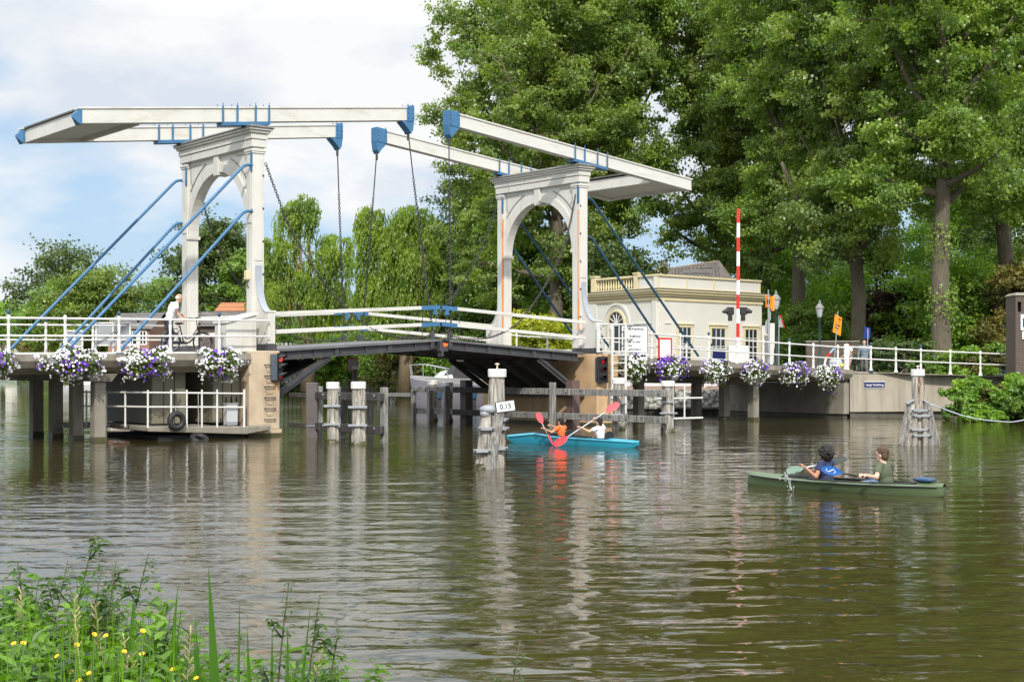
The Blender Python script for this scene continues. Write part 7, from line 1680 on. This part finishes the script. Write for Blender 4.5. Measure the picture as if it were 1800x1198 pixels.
def kayak(name, lab, bow, stern, L_, W_, prof, mat, rimm, openings, inside, cat='kayak', extra=None):
    bow = Vector(bow); stern = Vector(stern); d = (bow-stern).normalized(); mid = (bow+stern)/2; FR = heading((mid.x, mid.y, 0), d)
    T = thing(name, lab, cat, (0, 0, 0), ID); T.matrix_world = FR
    n = 44; K = 13; vs = []; fs = []
    def gz(u): return np.interp(u, [p_[0] for p_ in prof], [p_[1] for p_ in prof])
    def hw(u): return max(.012, W_/2*(math.sin(math.pi*min(1, max(0, u*.96+.02)))**.72))
    for i in range(n+1):
        u = i/n; x = -L_/2+L_*u; w = hw(u); z = gz(u); kl = -.12+(.13 if W_ > .7 else .12+z*.75)*abs(2*u-1)**(6 if W_ > .7 else 10)
        for j in range(K):
            a = -1+2*j/(K-1); vs.append((x+(.05*(1-abs(a)) if u > .97 else 0), w*math.copysign(abs(a)**.55, a) if a else 0, kl+(z-kl)*abs(a)**2.6))
    for i in range(n): fs += [(i*K+j, (i+1)*K+j, (i+1)*K+j+1, i*K+j+1) for j in range(K-1)]
    fs += [tuple(range(K)), tuple(range(n*K, n*K+K))]
    b = MB(); b.add(vs, fs); b.build('hull', mat, T, smooth='all')
    b = MB()
    for sg_ in (1, -1): b.tube([(-L_/2+L_*i/n, sg_*(hw(i/n)+.012), gz(i/n)-.002) for i in range(1, n)], .011, 5)
    b.build('gunwale', rimm if W_ > .7 else mat, T, smooth='all')
    # deck with cockpit openings
    b = MB(); vs = []; fs = []; M_ = 9
    def inop(u): return any(a <= u <= c for a, c in openings)
    for i in range(n+1):
        u = i/n; x = -L_/2+L_*u; w = hw(u)+.012; z = gz(u)
        for j in range(M_):
            a = -1+2*j/(M_-1); vs.append((x, w*a, z+.006+(.05*W_/.65)*(1-a*a)))
    op = MB(); rim = []
    for i in range(n):
        u = (i+.5)/n
        for j in range(M_-1):
            if inop(u) and 1 <= j <= M_-3: continue
            fs.append((i*M_+j, (i+1)*M_+j, (i+1)*M_+j+1, i*M_+j+1))
    b.add(vs, fs); dk = b.build('deck', mat, T, smooth='all')
    for a, c in openings:
        us = [a+(c-a)*k/20 for k in range(21)]; L1 = []; 
        for u in us: x = -L_/2+L_*u; k_ = math.sin(math.pi*(.04+.92*(u-a)/(c-a)))**.28; w = (hw(u)+.01)*.76*k_; L1.append((x, w, gz(u)+.035))
        loop = L1+[(x, -w, z) for x, w, z in reversed(L1)]; loop.append(loop[0])
        b = MB(); b.tube(loop, .018, 7, False); b.build('cockpit_rim', rimm, T, smooth='all')
        b = MB(); fl = [(x, w*.94, z-.03) for x, w, z in L1]+[(x, -w*.94, z-.03) for x, w, z in reversed(L1)]; m_ = len(fl); lo = [(x, y*.8, -.03) for x, y, z in fl]
        b.add(fl+lo, [(i, (i+1) % m_, m_+(i+1) % m_, m_+i) for i in range(m_)]+[tuple(range(m_, 2*m_))]); b.build('cockpit_inside', inside, T)
    return T, FR, gz
TEAL = pmat('teal kayak plastic', srgb(42, 145, 170), .36, .12, 1.5, dirt=(.09,.30,.38), dlo=.5, dhi=.8, dscale=3, dstretch=(.4,3,5)); OLIV = pmat('olive canoe plastic', srgb(84, 102, 70), .45, .15, 1.5, dirt=(.13,.15,.095), dlo=.5, dhi=.78, dscale=3.5, dstretch=(.4,3,5))
def on_axis(bow, stern, u): return Vector(bow).lerp(Vector(stern), u)
def paddle(lab, c0, c1, shaftm, m0, m1, face0, face1, mark=False, width=.2, L0=.44):
    """c0, c1: tips of the two blades in world space"""
    c0 = Vector(c0); c1 = Vector(c1); d = (c1-c0).normalized(); T = thing('paddle', lab, 'paddle', c0.lerp(c1, .5), ID, 'kayak paddles')
    b = MB(); b.tube([c0+d*L0*.8, c1-d*L0*.8], .015, 8); b.build('shaft', shaftm, T, smooth='all')
    for c_, s_, m_, fc in ((c0, 1, m0, face0), (c1, -1, m1, face1)):
        dd = d*s_; fc = Vector(fc); fc = (fc-dd*fc.dot(dd)).normalized(); sd_ = dd.cross(fc); b = MB(); vs = []; K = 9
        for i in range(K):
            u = i/(K-1); w = width/2*(math.sin(math.pi*(.16+.80*u))**.8 if u < .55 else max(.09, math.cos((u-.55)/.45*1.45)))
            if u == 0: w *= .8
            for q, th_ in ((-1, 0), (0, .012), (1, 0)):
                base = c_+dd*L0*u+sd_*w*q+fc*(.012 if q == 0 else .0)-fc*.02*(abs(q))*(-1)
                vs += [base+fc*.005, base-fc*.005]
        fs = []
        for i in range(K-1):
            o0 = i*6; o1 = o0+6
            fs += [(o0, o0+2, o1+2, o1), (o0+2, o0+4, o1+4, o1+2), (o0+1, o1+1, o1+3, o0+3), (o0+3, o1+3, o1+5, o0+5), (o0, o1, o1+1, o0+1), (o0+4, o0+5, o1+5, o1+4)]
        fs += [(0, 1, 3, 2), (2, 3, 5, 4), (K*6-6, K*6-4, K*6-3, K*6-5), (K*6-4, K*6-2, K*6-1, K*6-3)]
        b.add(vs, fs); bl = b.build('blade', m_, T, smooth=True)
        if mark and s_ == 1:
            b = MB(); cc = c_+dd*L0*.42+fc*.026; pr = [(.09, .035), (.12, .005), (.08, -.025), (.0, .0), (-.06, .03), (-.11, .015), (-.12, -.02)]
            b.tube([cc+dd*x*.8+sd_*y for x, y in pr], .007, 5); b.build('s_mark', LETTERW, bl)
    return T
def seated(lean=.0, twist=0.0):
    return {'pelvis': (0,0,.06), 'chest': (.05+lean*.5,0,.34), 'neck': (.05+lean,0,.50), 'head': (.07+lean*1.1,0,.63), 'shL': (.04+lean,.165,.47), 'shR': (.04+lean,-.165,.47),
            'hipL': (.04,.09,.05), 'hipR': (.04,-.09,.05), 'knL': (.40,.12,.16), 'knR': (.40,-.12,.16), 'anL': (.78,.09,.0), 'anR': (.78,-.09,.0)}
# teal double kayak
bow, stern = (-.11, 39.75, 0), (3.24, 36.75, 0)
T, FR, gz = kayak('teal_kayak', 'long turquoise double kayak gliding left past the timber guard', bow, stern, 4.5, .66, [(0, .13), (.1, .155), (.3, .18), (.6, .21), (.72, .27), (.82, .23), (1, .15)], TEAL, BLACK, [(.20, .76)], BLACK)
d = (Vector(bow)-Vector(stern)).normalized()
HI, HIi = FR, FR.inverted()
def inworld(x, y, D): return Vector((WX(x, D), D, WZ(y, D)))
def seat(bow, stern, u, z=.045, dz=0): c_ = on_axis(bow, stern, u); d = (Vector(bow)-Vector(stern)).normalized(); return heading((c_.x, c_.y, z), d)
def arms_to(J, M, s_, tL, tR, bendL=(0,.6,-1), bendR=(0,-.6,-1)):
    """put wrists on world points; elbows solved from bone lengths"""
    inv = M.inverted()
    for q, t_, bd in (('L', tL, bendL), ('R', tR, bendR)):
        sh = Vector(J['sh'+q]); w = inv @ Vector(t_)/s_ if True else None; w = (inv @ Vector(t_))/s_
        dv = w-sh; a, f_ = .27, .25; L_ = min(dv.length, a+f_-.012); dv.normalize(); w2 = sh+dv*L_
        x = (a*a-f_*f_+L_*L_)/(2*L_); h = math.sqrt(max(0, a*a-x*x)); bd = Vector(bd); bd = (bd-dv*bd.dot(dv)).normalized(); J['el'+q] = tuple(sh+dv*x+bd*h); J['wr'+q] = tuple(w2); fd = (w2-Vector(J['el'+q])).normalized(); J['hd'+q] = tuple(fd); J['grip'+q] = tuple(Vector((.2,0,-.9)))
    return J
RSH = pmat('grey paddle shaft', (.35,.36,.38), .3, .05); KSH = pmat('black paddle shaft', (.02,.02,.022), .3, .1); ALU = pmat('silver paddle shaft', (.55,.57,.6), .3, .05)
REDP = pmat('red paddle blade', srgb(225, 45, 50), .35, .06); REDP2 = pmat('pink red paddle blade', srgb(232, 85, 90), .35, .06); BLUP = pmat('blue paddle blade', srgb(30, 95, 170), .3, .08); BLKP = pmat('black paddle blade', (.03,.035,.03), .35, .1); GRNP = pmat('pale green paddle blade', srgb(110, 135, 120), .25, .1)
# front kayaker, orange shirt
M = seat(bow, stern, .435); s_ = .86; d = (Vector(bow)-Vector(stern)).normalized()
hA = M @ Vector((.47, .10, .36)); hB = M @ Vector((.40, .22, .27))
tip0 = inworld(944, 725, 38.2); tip1 = inworld(971, 782, 38.2)
pL = tip0.lerp(tip1, .50); pR = tip0.lerp(tip1, .36)
sh_w = M @ Vector((0,0,.4)); 
def clampreach(M, J, q, p_, s_): return p_
J = arms_to(seated(.02), M, s_, pL, pR)
person('kayaker in orange shirt in the front seat of the turquoise kayak', M, J, SK4, cloth('orange shirt', srgb(250, 110, 50)), cloth('dark shorts', (.03,.03,.04)), HAIRD, 'short', s_, .5, shorts=True)
paddle('paddle with pink red blades held upright by the kayaker in orange', tip0, tip1, RSH, REDP2, REDP2, (.3,-1,.2), (1,-.3,0), width=.17, L0=.32)
M = seat(bow, stern, .728); s_ = .90
tip0 = inworld(974, 783, 36.9); tip1 = inworld(1087, 709, 37.9); pL = tip0.lerp(tip1, .42); pR = tip0.lerp(tip1, .64)
J = arms_to(seated(.03), M, s_, pL, pR, (0,.5,-1), (0,-.8,-.6))
person('kayaker in white shirt in the rear seat of the turquoise kayak', M, J, SK2, cloth('white shirt', (.74,.75,.78)), cloth('grey shorts', (.10,.10,.12)), HAIRD, 'short', s_, .5, shorts=True)
paddle('long paddle with bright red blades held diagonally by the kayaker in white', tip0, tip1, ALU, REDP, REDP2, (.2,-1,.3), (.3,-.9,.4), width=.19, L0=.46)
for u, lab in ((.365+.1, 'black seat back behind the kayaker in orange'), (.76, 'black seat back behind the kayaker in white')):
    c_ = on_axis(bow, stern, u+.02); Mx = heading((c_.x, c_.y, 0), d); b = MB(lambda p_: Mx @ Vector(p_)); b.prism([(-.18, .12), (.18, .12), (.18, .34), (.08, .40), (-.08, .40), (-.18, .34)], (-.02, 0, 0), (0,1,0), (0,0,1), (.04,0,0)); tag(b.build('seat_back', BLACK, None, frame=ID, bevel=.01), lab, 'seat', 'kayak seat backs')
# green canoe
bow, stern = (4.14, 25.05, 0), (6.72, 22.65, 0)
T, FR, gz = kayak('green_canoe', 'olive green open double canoe in the foreground heading left', bow, stern, 3.6, .72, [(0, .15), (.1, .15), (.3, .14), (.6, .14), (.8, .15), (.93, .165), (1, .175)], OLIV, BLACK, [(.12, .80)], DARK)
d = (Vector(bow)-Vector(stern)).normalized()
M = seat(bow, stern, .425, -.02); s_ = .95
tip0 = inworld(1382, 829, 24.1); tip1 = inworld(1487, 806, 24.4); pL = tip0.lerp(tip1, .28); pR = tip0.lerp(tip1, .52)
hL = inworld(1415, 821, 23.9); hR = M @ Vector((.42, -.2, .30))
J = arms_to(seated(.0), M, s_, hL, hR, (-.2,.6,-1), (0,-.6,-1))
person('canoeist with black curly hair and navy shirt in the front of the green canoe', M, J, SK3, cloth('navy shirt', (.018,.03,.085)), cloth('dark blue trousers', (.02,.028,.05)), HAIRD, 'curly', s_, .5, vox=.010)
paddle('paddle with pale green and black blades held by the curly haired canoeist', tip0, tip1, ALU, GRNP, BLKP, (0,-1,.5), (0,-1,.5), width=.13, L0=.32)
M = seat(bow, stern, .735, -.02); s_ = .99
tip0 = inworld(1443, 824, 23.2); tip1 = inworld(1560, 846, 23.9); hL = inworld(1521, 835, 22.9); hR = M @ Vector((.36, -.22, .20))
J = arms_to(seated(.03), M, s_, hL, hR, (-.5,.5,-1), (0,-.6,-1))
person('canoeist with brown hair and olive shirt in the rear of the green canoe', M, J, SK2, cloth('olive shirt', (.085,.105,.06)), cloth('light blue shorts', (.20,.34,.55)), HAIRB, 'short', s_, .6, shorts=True, vox=.010)
paddle('paddle with bright blue blade marked with a white S in front of the navy shirt', tip0, tip1, KSH, BLUP, BLUP, (0,-1,.25), (0,-1,.3), True, .145, .44)
c_ = on_axis(bow, stern, .915); Mx = heading((c_.x, c_.y, 0), d); b = MB(lambda p_: Mx @ Vector(p_)); b.ell((0,0,.25), (.2,.12,.045), None, 14, 6); tag(b.build('dry_bag', pmat('dark blue bag', (.02,.06,.14), .4), None, smooth='all', frame=ID), 'dark blue flat bag lying on the stern of the green canoe', 'bag')
# splash under the pale green blade
SPL = newmat('water splash'); SPL[2].inputs['Base Color'].default_value = (.8,.85,.85,1); SPL[2].inputs['Roughness'].default_value = .1; SPL[2].inputs['Transmission Weight'].default_value = .5; SPL = SPL[0]
rg = random.Random(2); b = MB(); c_ = inworld(1390, 858, 23.6); c_.z = 0
for i in range(46):
    u = rg.random(); b.ell((c_.x+rg.gauss(0, .04)-.10*u, c_.y+rg.gauss(0, .04), .02+.30*u), (rg.uniform(.003, .008),)*2+(rg.uniform(.006, .026),), None, 6, 4)
tag(b.build('paddle_splash', SPL, None, smooth='all', frame=ID), 'small splash of water drops beside the green canoe', 'splash')

# man with bicycle on the bridge
def bicycle(name, lab, M, r_=.31, wb=1.02, mat=None, group='bicycles'):
    T = thing(name, lab, 'bicycle', (0, 0, 0), ID, group); T.matrix_world = M; mt_ = mat or pmat('black bicycle frame', (.015,.015,.017), .35, .1)
    for x in (0, wb):
        rx = Matrix.Rotation(R(90), 3, 'X'); b = MB(); b.torus((x, 0, r_), r_-.022, .024, rx, 36, 8); w = b.build('wheel', BLACK, T, smooth='all')
        b = MB(); b.torus((x, 0, r_), r_-.045, .009, rx, 36, 6); b.build('rim', ZINC, w, smooth='all')
        b = MB()
        for k in range(18): a = 2*math.pi*k/18; b.tube([(x, .02*(-1)**k, r_), (x+(r_-.045)*math.cos(a+.15*(-1)**k), 0, r_+(r_-.045)*math.sin(a+.15*(-1)**k))], .0025, 3)
        b.tube([(x, -.05, r_), (x, .05, r_)], .025, 8); b.build('spokes', ZINC, w)
        b = MB(); vs = []; fs = []
        for k in range(13):
            a = R(-10)+R(175)*k/12
            for y in (-.035, .035): vs.append((x+(r_+.02)*math.cos(a)-(0 if x else .0), y, r_+(r_+.02)*math.sin(a)))
            if k: q = k*2; fs.append((q-2, q-1, q+1, q))
        b.add(vs, fs); b.build('mudguard', mt_, T)
    bb = (.42, 0, .27); st_ = (.30, 0, .78); hdT = (.86, 0, .80); hdB = (.90, 0, .62)
    b = MB()
    b.tube([(0,.05,r_), (bb[0],.02,bb[2])], .012, 6); b.tube([(0,-.05,r_), (bb[0],-.02,bb[2])], .012, 6); b.tube([(0,.05,r_), (.31,0,.68)], .010, 6); b.tube([(0,-.05,r_), (.31,0,.68)], .010, 6)
    b.tube([bb, st_], .022, 8); b.tube(smooth_pts([bb, (.62,0,.32), (.80,0,.52), hdB], 4), .026, 8); b.tube(smooth_pts([(.35,0,.50), (.60,0,.42), (.84,0,.68), hdT], 4), .02, 8); b.tube([hdT, hdB], .02, 8); b.tube([hdB, (.93,.05,.5), (wb,.05,r_)], .013, 6); b.tube([hdB, (.93,-.05,.5), (wb,-.05,r_)], .013, 6)
    fr = b.build('frame', mt_, T, smooth='all')
    b = MB(); b.tube([(.86,0,.78), (.83,0,.98), (.80,0,1.02)], .014, 8); b.tube(smooth_pts([(.60,.28,1.0), (.74,.26,1.04), (.82,.1,1.02), (.82,-.1,1.02), (.74,-.26,1.04), (.60,-.28,1.0)], 4), .013, 7); b.ell((.93, 0, .86), (.05,.04,.04), None, 8, 6); b.build('handlebar', mt_, T, smooth='all')
    b = MB(); b.ell((.26, 0, .86), (.13, .08, .04), None, 12, 6); b.ell((.36, 0, .86), (.07, .03, .025), None, 8, 5); b.tube([(.28,0,.74), (.27,0,.85)], .013, 6); b.build('saddle', BLACK, T, smooth='all')
    b = MB(); b.box((.21, -.04, .29), (.46, .02, .09)); b.tube([(.42,-.06,.27), (.55,-.07,.16)], .01, 5); b.tube([(.42,.06,.27), (.30,.07,.38)], .01, 5); b.box((.57,-.11,.16), (.09,.07,.02)); b.box((.29,.11,.38), (.09,.07,.02)); b.build('chain_case', mt_, T, bevel=.01)
    b = MB(); b.tube([(.24,.0,.70), (-.22,.0,.70)], .01, 5); b.box((-.03, 0, .705), (.36, .12, .015)); b.tube([(-.15,.05,.70), (0,.05,r_)], .006, 4); b.tube([(-.15,-.05,.70), (0,-.05,r_)], .006, 4); b.build('luggage_rack', mt_, T)
    b = MB(); b.box((-.02, -.1, .52), (.3, .1, .28)); 
    return T
bk = BR @ Matrix.Translation((-2.42, .55, 2.50)); bicycle('bicycle', 'black city bicycle pushed by the man in the white shirt', bk)
M = BR @ Matrix.Translation((-2.28, .98, 2.50)) @ Matrix.Rotation(R(-8), 4, 'Z')
J = {'pelvis': (0,0,.92), 'chest': (.10,0,1.22), 'neck': (.20,0,1.42), 'head': (.29,-.02,1.54), 'shL': (.16,.18,1.38), 'shR': (.16,-.18,1.38), 'hipL': (0,.09,.90), 'hipR': (0,-.09,.90), 'knL': (.16,.10,.50), 'knR': (-.02,-.10,.48), 'anL': (.02,.10,.09), 'anR': (-.22,-.10,.12)}
J = arms_to(J, M, 1.05, bk @ Vector((.63, .26, 1.03)), bk @ Vector((.36, -.05, .92)), (-.6,.4,-.8), (-.9,-.2,-.4))
person('grey haired man in white short sleeved shirt walking a bicycle on the bridge', M, J, SK1, cloth('white shirt', (.76,.77,.80)), cloth('dark blue trousers', (.03,.04,.07)), HAIRW, 'bald', 1.05, .6, shoes=BLACK, nod=.35, vox=.012)
# pedestrians behind the quay wall
fr = heading((WX(1519, 63.5), 63.5, 1.62), (-.25, -1)); s_ = .98
J = {'pelvis': (0,0,.92), 'chest': (0,0,1.24), 'neck': (0,0,1.45), 'head': (.01,0,1.60), 'shL': (0,.18,1.41), 'shR': (0,-.18,1.41), 'elL': (-.04,.24,1.13), 'elR': (-.04,-.24,1.13), 'wrL': (.12,.26,.90), 'wrR': (.10,-.25,.90), 'hipL': (0,.09,.90), 'hipR': (0,-.09,.90), 'knL': (.10,.10,.48), 'knR': (-.05,-.10,.48), 'anL': (.05,.10,.08), 'anR': (-.25,-.10,.10)}
person('man in grey blue long sleeved shirt standing with a bicycle behind the railing', fr, J, SK2, cloth('grey blue shirt', (.17,.21,.25)), cloth('grey trousers', (.12,.12,.13)), HAIRD, 'short', s_, 1.0, shoes=BLACK, vox=.014)
bicycle('bicycle', 'dark bicycle seen end on held by the man in the grey blue shirt', heading((WX(1519, 63.2), 63.4, 1.62), (-.2, -1)) @ Matrix.Translation((-.3, -.3, 0)))
fr = heading((WX(1492, 62.5), 62.5, 1.62), (-1, -.5)); s_ = .90
J2 = dict(J); J2.update({'elL': (.02,.23,1.14), 'elR': (.05,-.23,1.14), 'wrL': (.28,.22,1.0), 'wrR': (.30,-.2,1.0), 'knL': (.12,.09,.5), 'knR': (-.05,-.09,.5)})
person('woman in white top and pink skirt pushing a pram behind the white end post', fr, J2, SK3, cloth('white top', (.72,.70,.68)), cloth('dusty pink skirt', (.42,.24,.24)), HAIRD, 'short', s_, .4, shorts=True, shoes=BLACK, vox=.014)
T = thing('pram', 'small pram with grey patterned hood and yellow blanket pushed by the woman', 'pram', (WX(1473, 62), 62, 1.62))
X_ = WX(1473, 62); b = MB(); b.ell((X_-.1, 62, 2.28), (.30, .22, .22), None, 12, 8); b.build('hood', cloth('patterned hood', (.42,.44,.48)), T, smooth='all')
b = MB(); b.box((X_+.02, 62, 2.10), (.7, .36, .2)); b.build('basket', cloth('dark basket', (.06,.06,.07)), T, bevel=.05)
b = MB(); b.ell((X_+.15, 61.9, 2.16), (.22, .2, .10), None, 10, 6); b.build('blanket', cloth('yellow blanket', (.55,.50,.10)), T, smooth='all')
b = MB(); b.tube([(X_-.3,61.85,1.72), (X_+.3,61.85,2.1), (X_+.6,61.85,2.6)], .014, 6); b.tube([(X_+.3,61.85,1.72), (X_-.2,61.85,2.1)], .014, 6); b.build('frame', ZINC, T)
for x in (-.32, .32): b = MB(); b.torus((X_+x, 61.85, 1.74), .11, .02, Matrix.Rotation(R(90), 3, 'X'), 16, 6); b.build('wheel', BLACK, T, smooth='all')
bicycle('bicycle', 'parked silver bicycle half hidden in the grass at the far right', heading((WX(1746, 64.5), 64.5, 1.5), (1, .3)), .3, 1.0, ZINC)

bpy.context.view_layer.update()
